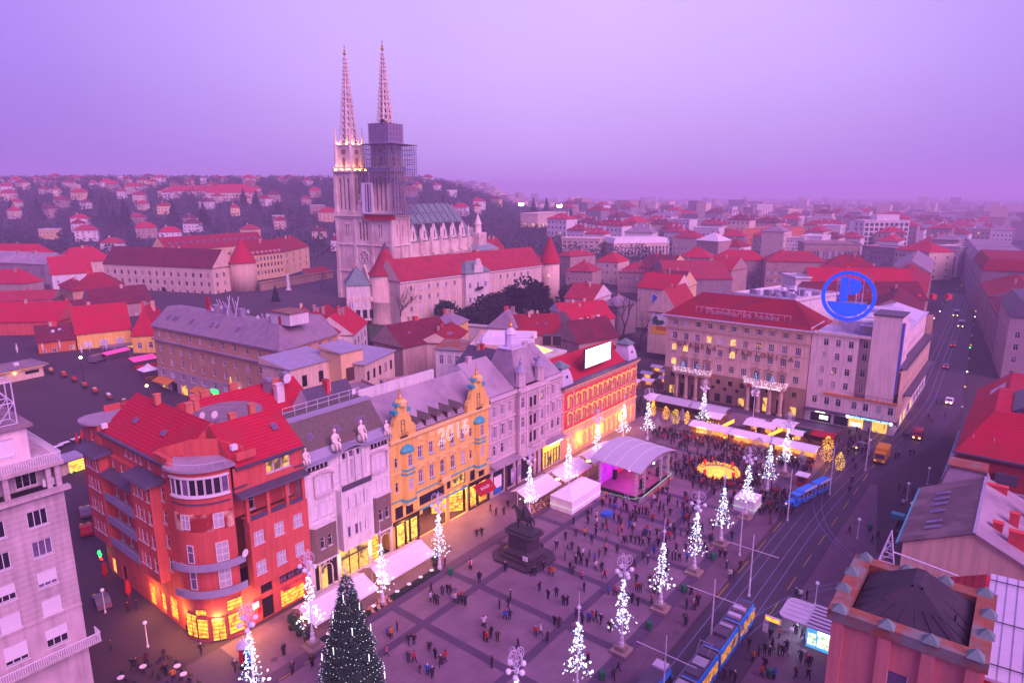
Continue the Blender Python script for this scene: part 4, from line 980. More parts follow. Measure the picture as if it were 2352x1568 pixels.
 # heart lights
 for i in range(2):
  q = MB()
  for k in range(14):
   a = 2*PI*k/14;q.ball((.55*(math.sin(a)**3)+i*1.0,-.6,.45*(math.cos(a)-.4*math.cos(2*a)-.15*math.cos(3*a))),.09,5,3)
  q.build('light_heart','bulb_warm' if i else 'neon_red',r,(15.0,0,5.3))
 # glazed court behind
 r2 = nroot('glass_roof_hall','cream hall behind the red bank with a glowing glass pyramid roof', 70)
 MB().box(0,15,0,20,30,17.5).build('wall','cream_yellow',r2);box('roof_deck','white_plaster',r2,-.4,14.6,17.5,20.4,30.4,18.2)
 q = MB();q.loft([[(6,17,18.2),(18,17,18.2),(18,27,18.2),(6,27,18.2)],[(10,21,20.2),(14,21,20.2),(14,23,20.2),(10,23,20.2)]]);q.build('glass_pyramid','lit_pyramid',r2)
 for a,c in (((6,17,18.25),(10,21,20.25)),((18,17,18.25),(14,21,20.25)),((12,17,18.25),(12,21,20.25)),((9,17,18.25),(11,21,20.25)),((15,17,18.25),(13,21,20.25))): MB().tube(a,c,.08).build('glazing_bar','white_paint',r2)
bank_house()
# east side of the square
RE = RS-math.pi/2
def savings_bank():
 r = thing('savings_bank','tan stone savings bank with bronze letters, twin porticoes and red hipped roof','building',W(128,-5),RE);PI = math.pi
 Wd,Dp = 39.2,17;b = MB();cols = [2.6+i*3.38 for i in range(11)]
 def pane(i,row):
  lit_ = {(0,2),(1,2),(3,1),(5,1),(5,2),(0,3)}
  if (i,row) in lit_: return 'lit_yellow'
  if (i,row) in {(1,0),(4,1)}: return 'blind'
  return rnd.choice(['glass','glass','glass','glass_sky'])
 wins = []
 for i,x in enumerate(cols):
  wins.append((x,20.6,1.35,1.35,3,(.5,),'white_paint',pane(i,0),True))
  for row,z in ((1,16.5),(2,13.1),(3,8.9)):
   door = row == 3 and i in (1,2,3,7,8,9)
   wins.append((x,z-.5 if door else z,1.45,2.4 if door else 1.9,3,(.66,.33),'white_paint',pane(i,row),True,door))
 facade(r,b,0,0,0,Wd,8.0,23.0,wins,.3)
 facade(r,b,Wd,0,PI/2,Dp,0,23,[]);wall(b,Wd,Dp,-1,0,Wd,0,23);facade(r,b,0,Dp,-PI/2,Dp,0,23,[(u,z,1.2,1.8,2,(.5,)) for u in (3,7,11,14.5) for z in (8.9,13.1,16.5)],.25)
 b.build('wall','ochre_light',r)
 b = MB();ops = []
 for i,x in enumerate(cols):
  if i in (1,2,3,7,8,9): ops.append((x-1.0,x+1.0,0,3.8));ops.append((x-.6,x+.6,5.2,6.6))
  else: ops += [(x-.85,x+.85,.2,2.6),(x-.6,x+.6,5.2,6.6)]
 wall(b,0,-.1,1,0,Wd,0,8.0,ops,.4);b.face([(0,-.1,8),(Wd,-.1,8),(Wd,.1,8),(0,.1,8)]);b.build('stone_base','ochre_dark',r)
 for k,o in enumerate(ops):
  m_ = 'glass'
  if o[3] < 3: m_ = rnd.choice(['glass','glass','lit_soft','glass'])
  if o[2] == 0: m_ = 'lit_soft' if k == 16 else 'black'
  box('window' if o[2] else 'door',m_,r,o[0],.2,o[2],o[1],.28,o[3])
 for x in (14.8,18.2,21.6):
  MB().lathe([(.5,0),(.5,.12)],12).build('round_window','glass' ,r,(x,-.12,4.2)).rotation_euler = (PI/2,0,0)
 for g0,g1 in ((3.6,14.2),(24.0,34.6)):
  for i in range(4):
   x = g0+1.0+i*(g1-g0-2.0)/3
   MB().lathe([(.75,0),(.75,.5),(.55,.6),(.48,6.4),(.7,6.6),(.7,7.0)],12,x,-1.6).build('column','ochre_stone',r)
  box('entablature','ochre_stone',r,g0,-2.4,7.0,g1,-.1,7.8);box('balcony_floor','ochre_light',r,g0-.2,-2.6,7.8,g1+.2,.0,8.0)
  q = MB();q.box(g0-.1,-2.55,8.0,g1+.1,-2.35,8.2);q.box(g0-.1,-2.55,9.0,g1+.1,-2.35,9.15)
  n_ = 30
  for i in range(n_+1): x = g0+(g1-g0)*i/n_;q.box(x-.06,-2.5,8.2,x+.06,-2.4,9.0)
  q.build('balustrade','ochre_light',r)
  q = MB()
  for i in range(170):
   x = rnd.uniform(g0-.1,g1+.1);z = rnd.uniform(7.7,9.2);q.box(x-.05,-2.68,z-.05,x+.05,-2.6,z+.05)
  for sg,xx in ((-1,g0-.2),(1,g1+.2)):
   for i in range(16): y,z = rnd.uniform(-2.5,-.3),rnd.uniform(7.8,9.2);q.box(xx-.05,y-.05,z-.05,xx+.05,y+.05,z+.05)
  tag(q.build('balcony_lights','sign_glow',r),None,None,None,'stuff')
  for k_,x in enumerate((g0+(g1-g0)*.27,g0+(g1-g0)*.67)):
   light_tree(x,-1.9,8.0,2.6,r,'second' if x > 20 else 'first',k_)
 text('sign_lettering','Zagreba\u010dka banka',1.0,'sign_glow',r,(30,-2.75,7.35),(PI/2,0,0),.04);box('sign_logo','sign_red',r,25.0,-2.75,7.0,25.8,-2.6,7.7)
 text('sign_lettering','Johann Franck',.85,'sign_white',r,(9,-2.5,7.4),(PI/2,0,0),.04)
 for z,h_,p_ in ((7.85,.3,.2),(19.6,.5,.45),(22.6,.5,1.0),(15.9,.12,.1)): band(r,'cornice','ochre_stone',-p_*.5,Wd+p_*.5,z,z+h_,p_)
 for x in cols:
  q = MB();q.box(x-1.0,-.14,20.4,x-.8,.02,22.4);q.box(x+.8,-.14,20.4,x+1.0,.02,22.4);q.box(x-.95,-.2,16.15,x+.95,.02,16.3);q.box(x-.95,-.2,12.75,x+.95,.02,12.9);q.build('window_surround','ochre_stone',r)
 for i in (1,2,3,7,8,9):
  x = cols[i];q = MB();q.box(x-1.2,-.35,11.1,x+1.2,.02,11.5);q.box(x-.15,-.2,11.5,x+.15,.02,12.2);q.box(x-1.05,-.2,8.1,x-.85,.02,11.1);q.box(x+.85,-.2,8.1,x+1.05,.02,11.1);q.build('window_surround','ochre_dark',r)
 # bronze letters, one by one
 for i,ch in enumerate('GRADSKA'): text('letter',ch,1.9,'bronze_letter',r,(4.2+i*1.72,-.2,15.1),(PI/2,0,0),.12)
 for i,ch in enumerate('\u0160TEDIONICA'): text('letter',ch,1.9,'bronze_letter',r,(18.9+i*1.78,-.2,15.1),(PI/2,0,0),.12)
 q = MB();roof(q,0,0,Wd,Dp,23.2,6.3,'hip',.9,.2,0,8);q.build('roof',['tile_red','tile_red'],r)
 box('gutter','zinc_light',r,-1.3,-1.35,23.05,Wd+1.3,-.2,23.32);box('ridge','zinc',r,7,Dp/2-.3,29.3,Wd-7,Dp/2+.3,29.6)
 # rooftop sign frame seen unlit
 q = MB()
 for z in (24.0,26.2): q.tube((8,1.2,z),(33.5,1.2,z),.05)
 for i in range(18): q.tube((8+i*1.5,1.2,23.4),(8+i*1.5,1.2,26.2),.035);q.tube((8+i*1.5,1.2,26.2),(8+i*1.5,3.2,25.0),.03)
 q.build('roof_sign_frame','lilac_metal',r)
 text('roof_sign','Zagreba\u010dka banka',2.7,'lilac_metal',r,(20.7,1.1,25.0),(PI/2,0,0),0,outline=.035)
 for x in (11,17,24,30): skylight(r,x,2.4,24.9,R(38))
def light_tree(x, y, z, h, root, which, k_):
 b = MB();b.tube((0,0,0),(0,0,h*.9),.05,.02)
 q = MB()
 for i in range(60):
  f = rnd.random()**1.4;a = rnd.uniform(0,6.28);rr = (1-f)*h*.27
  p = (rr*math.cos(a),rr*math.sin(a),h*.15+f*h*.85);q.ball(p,.055,4,3)
 for i in range(90):
  f = rnd.random()**1.3;a = rnd.uniform(0,6.28);rr = (1-f)*h*.3
  p = Vector((rr*math.cos(a),rr*math.sin(a),h*.12+f*h*.85));b.face([p,p+Vector((.16,.05,-.06)),p+Vector((.03,.17,-.09))])
 loc = root.matrix_basis@Vector((x,y,z))
 t_ = tag(put('small_light_tree',None,None,loc), '%s small blue lit tree on the %s portico balcony of the tan bank'%(['left','right'][k_],{'first':'left','second':'right'}[which]),'light tree','small lit trees on the bank balconies')
 b.build('branches','tree_dark',t_);tag(q.build('lights','bulb_blue',t_),None,None,None,'stuff')
savings_bank()
def pink_corner():
 r = thing('corner_office_building','pale pink modernist corner building with blue edged tower and roof sign','building',W(128,34.4),RE);PI = math.pi
 Wd,Dp = 20.6,54;b = MB()
 w1 = lambda u,z,w=1.15,h=1.75,p=None: (u,z,w,h,2,(.72,),'white_paint',p or rnd.choice(['glass','glass','glass_sky','curtain']),True)
 wins = [w1(u,z) for z in (9.4,13.0) for u in (3.0,5.9,8.8)]+[w1(u,16.6) for u in (6.2,9.1)]+[w1(u,20.0) for u in (3.4,6.2,9.1)]+[(3.2,17.0,1.0,1.4,2,(.5,),'white_paint','curtain')]
 facade(r,b,0,0,0,10.8,8.0,23.0,wins,.3)
 facade(r,b,.0,0,0,20.4,3.4,8.0,[w1(u,4.9,1.2,1.9) for u in (2.0,4.9,7.6,11.2,13.8,16.6,19.2)],.3)
 b.build('wall','pale_pink',r)
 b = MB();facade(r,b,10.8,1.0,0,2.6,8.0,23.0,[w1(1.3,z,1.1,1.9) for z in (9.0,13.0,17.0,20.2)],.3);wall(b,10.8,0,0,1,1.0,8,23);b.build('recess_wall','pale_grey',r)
 box('tower','pale_pink',r,13.4,-.2,8.05,19.4,8.0,28.8);box('tower_cap','zinc_dark',r,13.2,-.4,28.8,19.6,8.2,29.15)
 box('blue_fin','blue_panel',r,19.4,-.1,10.2,19.9,1.8,27.4);box('orange_fin','orange_panel',r,19.92,.4,10.4,20.3,2.4,15.6)
 # street side (faces the tram street), x = 20.5
 b = MB();ws_ = [w1(u,z,1.0,1.6) for z in (4.6,9.2,12.6) for u in [3+2.6*i for i in range(19)]]
 facade(r,b,20.4,0,PI/2,Dp,3.4,15.9,ws_,.25,full=False);wall(b,0,Dp,0,-1,Dp,0,23);wall(b,20.4,Dp,-1,0,20.4,0,22);b.build('street_wall','ochre_stone',r)
 b = MB();facade(r,b,19.3,2.6,PI/2,12,15.9,25.5,[w1(u,z,.9,1.5) for z in (17.5,21) for u in (2.5,4.6,6.7,8.8)],.25,full=False);wall(b,13,2.6,1,0,6.3,15.9,25.5);wall(b,19.3,14.6,-1,0,9,15.9,25.5);b.face([(10,2.6,25.5),(19.3,2.6,25.5),(19.3,14.6,25.5),(10,14.6,25.5)])
 facade(r,b,18.6,14.6,PI/2,39,15.9,22.5,[w1(u,z,1.1,1.8) for z in (17.2,) for u in [2+3.0*i for i in range(12)]],.25,full=False);b.face([(4,14.6,22.5),(18.6,14.6,22.5),(18.6,53.6,22.5),(4,53.6,22.5)]);b.build('upper_wall','pale_pink',r)
 box('roof_deck','zinc_light',r,5,15,22.52,19,53.8,22.8);box('balcony','zinc_dark',r,18.7,3,15.85,21.2,Dp,16.1)
 for k_,(y0,y1) in enumerate(((6,13),(16,24),(27,33))):
  q = MB();q.box(6,y0,22.8,15,y1,25+.6*k_);q.build('roof_house','zinc_light',r)
 q = MB();roof(q,5,34,18,52,22.9,3,'hip',.2,.1);q.build('wing_roof',['zinc_light','zinc'],r)
 q = MB();q.tube((21.1,3,17.0),(21.1,Dp,17.0),.04);[q.tube((21.1,3+i*2.1,16.1),(21.1,3+i*2.1,17.0),.03) for i in range(24)];q.build('balcony_railing','dark_metal',r)
 box('street_canopy','zinc_dark',r,20.5,8,8.2,22.2,Dp-2,8.5)
 box('flat_roof','zinc_light',r,.3,.3,23.02,12.9,12,23.15);q = MB().box(-.3,-.5,22.9,13.3,.1,23.5);q.box(-.3,-.5,23.5,-.1,12,24.1);q.build('parapet','cream_white',r)
 box('roof_house','cream_white',r,5.5,5.5,23.15,13.3,12,26.0)
 band(r,'orange_band','orange_panel',4.0,20.6,7.75,8.1,.5);band(r,'shop_canopy','zinc_dark',-.2,20.8,3.1,3.5,1.2)
 q = MB();q.tube((9.5,-.4,8.95),(20.6,-.4,8.95),.035);[q.tube((9.5+i*1.11,-.4,8.1),(9.5+i*1.11,-.4,8.95),.025) for i in range(11)];q.build('balcony_railing','dark_metal',r)
 b = MB();wall(b,0,0,1,0,20.4,0,3.4,[(1.4,6.3,.1,2.4),(7,10.2,.1,2.5),(10.8,13.4,.5,2.6),(16.0,18.6,.1,2.6)],.3);wall(b,20.4,0,0,1,Dp,0,3.4,[(3+i*5.5,6.8+i*5.5,.2,2.8) for i in range(9)],.3);b.build('shop_wall','white_plaster',r)
 for a,c,m_ in ((1.4,6.3,'black'),(7,10.2,'glass'),(10.8,13.4,'lit_soft'),(16.0,18.6,'lit_soft')): box('shop_window',m_,r,a,.25,.1,c,.32,2.6)
 box('lit_display','lit_white',r,3.6,.1,.9,5.6,.2,1.8);box('lit_display','lit_white',r,11.0,.1,.7,13.2,.2,1.5)
 for i in range(9): box('shop_window','lit_yellow' if i in (1,2,4) else 'glass',r,20.1,3+i*5.5,.2,20.15,6.8+i*5.5,2.8)
 for a,c in ((10.7,13.5),(15.9,18.7)):
  q = MB()
  for i in range(14): f=i/13;q.box(a+(c-a)*f-.1,-.12,2.65,a+(c-a)*f+.1,-.02,2.85);
  for i in range(12): z=.4+i*.2;q.box(a-.12,-.12,z,a+.08,-.02,z+.15);q.box(c-.08,-.12,z,c+.12,-.02,z+.15)
  tag(q.build('door_garland','bulb_warm',r),None,None,None,'stuff')
 text('sign_lettering','TURISTI\u010cKI INFORMATIVNI CENTAR',.62,'neon_cyan',r,(15.0,-1.3,3.32),(PI/2,0,0),.05)
 for x in (10.3,19.8): MB().ball((x,-1.2,3.2),.38,8,6).build('sign_lamp','lit_white',r)
 box('light_sign','lit_white',r,2.6,-.2,2.65,4.8,-.05,2.95)
 # roof sign: ring with letter P over a bar, on a lattice mast
 sg = thing('roof_sign','round blue illuminated ring sign with a letter P on a lattice frame','sign',W(130.5,41.2,23.2),RE)
 q = MB();zc_ = 9.2;Rr = 6.2;n = 40
 for i in range(n):
  a,c = 2*PI*i/n,2*PI*(i+1)/n;q.loft([[(k_*math.cos(a),y_,zc_+k_*math.sin(a)) for k_,y_ in ((Rr,-.3),(Rr-.85,-.3),(Rr-.85,.3),(Rr,.3))],[(k_*math.cos(c),y_,zc_+k_*math.sin(c)) for k_,y_ in ((Rr,-.3),(Rr-.85,-.3),(Rr-.85,.3),(Rr,.3))]])
 q.build('ring','neon_blue',sg)
 MB().box(-2.0,-.3,zc_-1.3,-.2,.3,zc_+4.7).build('letter_stem','neon_blue',sg)
 q = MB();n=12;pts=[(.1+2.6*math.cos(-PI/2+PI*i/n),zc_+2.5+2.1*math.sin(-PI/2+PI*i/n)) for i in range(n+1)];q.loft([[(x,-.3,z) for x,z in pts],[(x,.3,z) for x,z in pts]]);q.build('letter_bowl','neon_blue',sg)
 pts = [(-4.6,zc_-1.6),(4.6,zc_-1.6)]+[(5.0*math.cos(a_),zc_+5.0*math.sin(a_)) for a_ in [R(-22-i*13.6) for i in range(11)]];q = MB();q.loft([[(x,-.3,z) for x,z in pts],[(x,.3,z) for x,z in pts]]);q.build('letter_bar','neon_blue',sg)
 q = MB()
 for x in (-2.8,-1.2,1.6,3.0): q.tube((x,.6,0),(x,.6,zc_+4.2),.09);q.tube((x,2.6,0),(x,.7,zc_+2),.07)
 for k_ in range(7): q.tube((-2.8,.6,k_*2),(3.0,.6,k_*2),.05);q.tube((-2.8,.6,k_*2),(-1.2,.6,k_*2+2),.05);q.tube((1.6,.6,k_*2),(3.0,.6,k_*2+2),.05)
 for k_ in range(5): q.tube((-4+k_*2,.6,0),(-4+k_*2,.6,3),.05);q.tube((-4+k_*2,.6,3),(-2+k_*2,.6,0),.04)
 q.build('lattice_frame','lilac_metal',sg)
pink_corner()
# west end and south side
def left_block():
 s0 = -48;r = nroot('stone_apartment_block','pale stone apartment block with roller blinds and a rooftop terrace', s0);PI = math.pi;Wd = 21.7;X = lambda s: s-s0
 cols = [X(-28.9)-3.62*i for i in range(6)];b = MB()
 def wn(i,z,h):
  p = rnd.choice(['glass','glass_sky','glass']);return (cols[i],z,1.75,h,3,(.0,) and (),'white_paint',p,True)
 wins = [wn(i,z,1.75) for z in (24.1,20.8,17.4,14.2) for i in range(6)]
 facade(r,b,0,0,0,Wd,14.0,27.3,wins,.25);b.build('wall','block_stone',r)
 # roller blinds let down over some windows
 for i,z,f in ((0,17.4,.75),(0,14.2,1.0),(1,17.4,.6),(1,14.2,1.0),(2,20.8,.7),(2,17.4,1.0)):
  box('roller_blind','blind',r,cols[i]-.86,.04,z+1.75*(1-f),cols[i]+.86,.09,z+1.75)
 b = MB();facade(r,b,0,-.02,0,Wd,0,14.0,[(c,10.5,2.0,2.1,3,(),'white_paint','glass',True) for c in cols],.25,extra=[(c-1.4,c+1.4,.2,4.6) for c in cols]);wall(b,Wd,-.02,0,1,16,0,14);b.build('lower_wall','beige_stone',r)
 b = MB();wall(b,Wd,0,0,1,16,14,27.3);wall(b,Wd,16,-1,0,Wd,0,27.3);wall(b,0,16,0,-1,16,0,27.3);b.build('side_wall','block_stone',r)
 for i in (0,1,2): box('roller_blind','blind',r,cols[i]-1.0,.02,10.5+(.9 if i == 0 else .5),cols[i]+1.0,.07,12.6)
 for c in cols: box('shop_window','glass',r,c-1.4,.2,.2,c+1.4,.27,4.6)
 band(r,'cornice','block_stone',-.2,Wd+.5,27.3,27.7,.7);band(r,'sill_course','beige_stone',0,Wd,13.9,14.1,.2)
 # loggia storey with square pillars, terrace rail above
 b = MB();facade(r,b,0,1.6,0,Wd,27.7,30.2,[(c,27.9,1.9,1.7,3,(),'white_paint','glass',False) for c in cols],.2);wall(b,Wd,.0,0,1,16,27.7,30.2);b.build('loggia_wall','block_stone',r)
 for c in cols: box('loggia_pillar','block_stone',r,c+1.3,.02,27.7,c+1.75,.5,30.0)
 box('loggia_pillar','block_stone',r,Wd-.5,.02,27.7,Wd-.02,.5,30.0)
 box('terrace_slab','block_stone',r,-.1,-.3,30.0,Wd+.3,16,30.45)
 q = MB();q.box(-.1,-.25,31.35,Wd+.2,-.17,31.42)
 for i in range(110): x = i*.2;q.box(x,-.24,30.45,x+.05,-.19,31.35)
 for i in range(60): y = -.1+i*.2;q.box(Wd+.14,y,30.45,Wd+.19,y+.05,31.35)
 q.box(Wd+.12,-.2,31.35,Wd+.2,12,31.42);q.build('terrace_railing','white_paint',r)
 b = MB();facade(r,b,0,2.4,0,X(-28),30.45,34.0,[(X(-30),31.2,1.6,1.9,1,(),'white_paint','blind',True),(X(-35),31.2,1.6,1.9,1,(),'white_paint','blind',True)],.15);wall(b,X(-28),2.4,0,1,9,30.45,34);b.build('penthouse_wall','pale_pink',r)
 box('penthouse_roof','flat_roof',r,-.2,1.9,34.0,X(-28)+.5,12,34.3)
 ac = MB().box(-.5,-.25,0,.5,.25,.75);ac.lathe([(.28,0),(.28,.03)],10) ;ac.build('air_conditioner','white_paint',r,(X(-27.3),.9,27.75))
 q = MB();q.box(-.1,-1.5,9.5,Wd+.9,.0,9.7);q.build('balcony_slab','block_stone',r)
 q = MB();q.box(-.1,-1.5,10.6,Wd+.9,-1.42,10.68)
 for i in range(113): x = i*.2;q.box(x,-1.49,9.7,x+.05,-1.44,10.6)
 for i in range(8): y=-1.4+i*.19;q.box(Wd+.82,y,9.7,Wd+.87,y+.05,10.6)
 q.box(Wd+.8,-1.45,10.6,Wd+.9,.0,10.68);q.build('balcony_railing','white_paint',r)
 # lattice sign truss on the roof
 sg = thing('roof_sign_truss','white lattice sign frame on the roof of the pale stone block','sign frame',W(s0,-3,34.3),RS)
 q = MB();n = 9
 for y in (0,2.2):
  for z in (0,2.2,4.4): q.tube((6,y,z),(19.5,y,z),.06)
  for i in range(n):
   x = 6+i*13.5/(n-1);q.tube((x,y,0),(x,y,4.4),.06)
   if i < n-1:
    x2 = 6+(i+1)*13.5/(n-1);q.tube((x,y,0),(x2,y,2.2),.04);q.tube((x,y,4.4),(x2,y,2.2),.04)
 for i in range(n):
  x = 6+i*13.5/(n-1)
  for z in (0,2.2,4.4): q.tube((x,0,z),(x,2.2,z),.04)
 q.build('truss','lilac_metal',sg);box('sign_back','zinc_light',sg,6.5,1.1,.3,17,1.25,4.2)
left_block()
def turret_house():
 r = thing('pink_turret_building','pink parapeted turret with copper pinnacles and a dark hipped roof','building',W(0,67.9),RE);PI = math.pi;Wd,Dp = 8.9,8.8
 b = MB();facade(r,b,0,0,0,Wd,0,27.0,[(4.4,21.9,1.3,2.6,1,(),'white_paint','glass_sky',True)],.3);wall(b,Wd,0,0,1,Dp,0,27);wall(b,Wd,Dp,-1,0,Wd,0,27);wall(b,0,Dp,0,-1,Dp,0,27);b.build('wall','pink_plaster',r)
 for x in (.0,3.0,5.6,8.1): box('pilaster','pink_plaster',r,x,-.28,0,x+.8,.01,27.0)
 for y in (2.6,5.4,8.0): box('pilaster','pink_plaster',r,Wd-.01,y,0,Wd+.28,y+.8,27.0)
 q = MB();t_ = .85
 for a in ((-.35,-.35,Wd+.35,t_),(-.35,Dp-t_,Wd+.35,Dp+.35),(-.35,t_,t_,Dp-t_),(Wd-t_,t_,Wd+.35,Dp-t_)): q.box(a[0],a[1],27.0,a[2],a[3],27.8)
 q.build('parapet','rust_roof',r)
 for x,y in [(.4,.0),(3.4,.0),(6.0,.0),(8.5,.0),(.4,8.8),(3.4,8.8),(6,8.8),(8.5,8.8),(.0,3.0),(.0,5.8),(8.9,3.0),(8.9,5.8)]:
  MB().loft([[(x-.5,y-.5,27.8),(x+.5,y-.5,27.8),(x+.5,y+.5,27.8),(x-.5,y+.5,27.8)],[(x-.05,y-.05,28.35),(x+.05,y-.05,28.35),(x+.05,y+.05,28.35),(x-.05,y+.05,28.35)]]).build('pinnacle','copper_green',r)
 q = MB();q.loft([[(1.0,1.0,27.2),(Wd-1,1.0,27.2),(Wd-1,Dp-1,27.2),(1.0,Dp-1,27.2)],[(4.2,4.3,29.3),(4.7,4.3,29.3),(4.7,6.8,29.3),(4.2,6.8,29.3)]]);q.build('roof','tar_roof',r)
 for i in range(6):
  x = 1.4+i*1.2;MB().tube((x,1.1,27.28),(4.4,4.4,29.28) if i in (2,3) else (3+i*.55,2.6,28.25),.05).build('roof_seam','tar_roof',r)
 for y in (2.2,3.4,4.6):
  MB().tube((Wd-1.05,y,27.3),(6.2,y+.4,28.3),.05).build('roof_seam','tar_roof',r);MB().tube((1.05,y,27.3),(2.8,y+.4,28.3),.05).build('roof_seam','tar_roof',r)
 for x,y in ((4.2,4.0),(4.8,4.0),(7,2.9)): box('roof_hook','black',r,x,y,29.0 if y > 3 else 28.2,x+.12,y+.15,29.3 if y > 3 else 28.6)
 # lattice arm on the turret corner
 a = thing('lattice_mast','small white lattice mast on the far corner of the pink turret','mast',W(9.2,69.2,27.8),RE)
 q = MB()
 pts = [Vector((0,0,0)),Vector((1.1,0,0)),Vector((.9,.9,0)),Vector((.1,.9,0))];top = Vector((.6,.5,2.6))
 for k in range(4):
  p,p2 = pts[k],pts[(k+1)%4];q.tube(p,top,.05);q.tube(p,p2,.04)
  for f in (.3,.6): q.tube(p.lerp(top,f),p2.lerp(top,f),.03);q.tube(p.lerp(top,f-.3),p2.lerp(top,f),.03)
 q.build('lattice','lilac_metal',a);MB().tube((.9,.3,.9),(5.4,.8,.2),.06).build('stay_arm','lilac_metal',a)
 # house behind with pale standing-seam roof
 r2 = thing('seamed_roof_house','house with pale standing seam sheet roof behind the pink turret','building',W(9.5,76.9),RE)
 b = MB().box(0,0,0,14,13.5,20.5);b.build('wall','bank_red',r2)
 q = MB();q.loft([[(-.2,-.2,20.5),(14,-.2,20.5),(14,13.7,20.5),(-.2,13.7,20.5)],[(-.2,-.2,20.7),(14,-.2,21.6),(14,13.7,23.4),(-.2,13.7,22.6)]]);q.build('roof','zinc_light',r2)
 for i in range(18):
  x = .3+i*.78;zz = 20.72+.9*(x+.2)/14.2;MB().tube((x,-.2,zz),(x,13.7,zz+1.9),.035,.035,4).build('roof_seam','zinc',r2)
 for y in (1.2,6.6,12.4): MB().tube((-.2,y,20.95+y*.135),(14,y,21.7+y*.135),.05,.05,4).build('snow_rail','dark_metal',r2)
 # red yard roof in between
 r3 = thing('red_yard_roof','small red sheet roof behind the pink turret','building',W(26,70.5),RE);MB().box(0,0,0,12,10,13).build('wall','bank_red',r3);q = MB();roof(q,0,0,12,10,13.1,3,'gy',.2,.15);q.build('roof',['tile_red','bank_red'],r3)
 box('duct','steel',r3,7.6,2.0,13.0,8.4,2.8,17.2)
turret_house()
def grey_gable_house():
 r = thing('grey_roof_house','long house with weathered grey sheet roof and cream gable on the tram street','building',W(41,67.8),RE);PI = math.pi;Wd,Dp = 14.2,19.5
 b = MB();wall(b,0,0,1,0,Wd,0,14.8);wall(b,Wd,0,0,1,Dp,0,14.8);wall(b,Wd,Dp,-1,0,Wd,0,14.8);wall(b,0,Dp,0,-1,Dp,0,14.8)
 b.face([(0,0,14.8),(Wd,0,14.8),(6.9,0,18.2)]);b.face([(Wd,Dp,14.8),(0,Dp,14.8),(6.9,Dp,18.2)]);b.build('wall','ochre_light',r)
 q = MB()
 q.loft([[(-.5,-.35,14.7),(6.9,-.35,18.35),(6.9,Dp+.2,18.35),(-.5,Dp+.2,14.7)],[(-.5,-.35,14.9),(6.9,-.35,18.55),(6.9,Dp+.2,18.55),(-.5,Dp+.2,14.9)]]);q.build('roof','old_sheet',r)
 q = MB();q.loft([[(6.95,-.35,18.35),(Wd+.5,-.35,14.7),(Wd+.5,Dp+.2,14.7),(6.95,Dp+.2,18.35)],[(6.95,-.35,18.55),(Wd+.5,-.35,14.9),(Wd+.5,Dp+.2,14.9),(6.95,Dp+.2,18.55)]]);q.build('roof','slate_warm',r)
 box('ridge_cap','zinc',r,6.75,-.36,18.5,7.1,Dp+.2,18.62);box('gutter','turquoise',r,-.75,-.3,14.6,-.5,Dp,14.8)
 for y in (3.0,4.8,8.4,11.0,13.0,15.2):
  o = skylight(r,2.6,y,16.48,0,0,1.8,.75);o.rotation_euler = (0,-math.atan2(3.65,7.4),0)
 for x,y,w_ in ((9.0,4.8,1.0),(11.4,3.4,2.6),(10.5,9,1.0),(12.2,14,1.0),(8.3,17.5,2.4)): chimney(r,x,y,16.0,w_,.8,2.4,'bank_red')
 MB().tube((12.4,9,16),(12.4,9,20.5),.16).build('flue','steel',r)
 r2 = thing('stone_hip_house','low house with a truncated stone grey hipped roof beside the red mansard','building',W(61.2,69.3),RE)
 MB().box(0,0,0,6.2,5.5,13.6).build('wall','dull_plaster',r2)
 q = MB();q.loft([[(-.3,-.3,13.6),(6.5,-.3,14.6),(6.5,5.8,14.6),(-.3,5.8,13.6)],[(1.0,1.4,18.2),(5.2,1.4,18.4),(5.2,4.4,18.4),(1.0,4.4,18.2)]]);q.build('roof','slate_warm',r2);box('roof_top','rust_roof',r2,.7,1.1,18.42,5.5,4.8,18.7)
 MB().tube((-.35,-.35,13.7),(.9,1.3,18.3),.12).build('hip_rib','zinc_dark',r2);MB().tube((6.55,-.35,14.7),(5.3,1.3,18.5),.12).build('hip_rib','zinc_dark',r2)
 # red mansard block
 r3 = thing('red_mansard_block','corner block with large red double pitched roof by the yellow trucks','building',W(68,70),RE);Wd3 = 16;D3 = 26
 MB().box(0,0,0,Wd3,D3,14.4).build('wall','grey_plaster',r3)
 q = MB();q.loft([[(-.3,-.3,14.4),(Wd3,-.3,14.4),(Wd3,D3,14.4),(-.3,D3,14.4)],[(.7,1.0,18.6),(Wd3,1.0,18.6),(Wd3,D3-1,18.6),(.7,D3-1,18.6)]]);q.build('lower_roof','tile_red',r3)
 q = MB();q.loft([[(.3,.6,18.75),(Wd3,.6,18.75),(Wd3,D3-.6,18.75),(.3,D3-.6,18.75)],[(4.3,6,24.6),(Wd3,6,24.6),(Wd3,D3-4,24.6),(4.3,D3-4,24.6)]]);q.build('upper_roof','tile_bright',r3)
 box('roof_gutter','zinc_dark',r3,.1,.3,18.5,Wd3,.75,18.8);box('roof_gutter','zinc_dark',r3,.0,.75,18.5,.5,D3-1,18.8);box('eaves_cornice','zinc',r3,-.8,-.8,14.0,Wd3,-.2,14.5);box('eaves_cornice','zinc',r3,-.8,-.2,14.0,-.2,D3,14.5)
 o = MB().prism([(5.6,-.1),(8.4,-.1),(8.4,1.0),(5.6,1.0)],15.4,16.9);o = o.build('dormer','zinc_dark',r3);put('window', simplewin(2.2,1.0,3,(.5,),'white_paint','glass'), o, (7,-.16,15.6))
 for x in (2.2,4.8): box('roof_vent','lilac_metal',r3,x,2.5,20.3,x+.1,2.6,21.3)
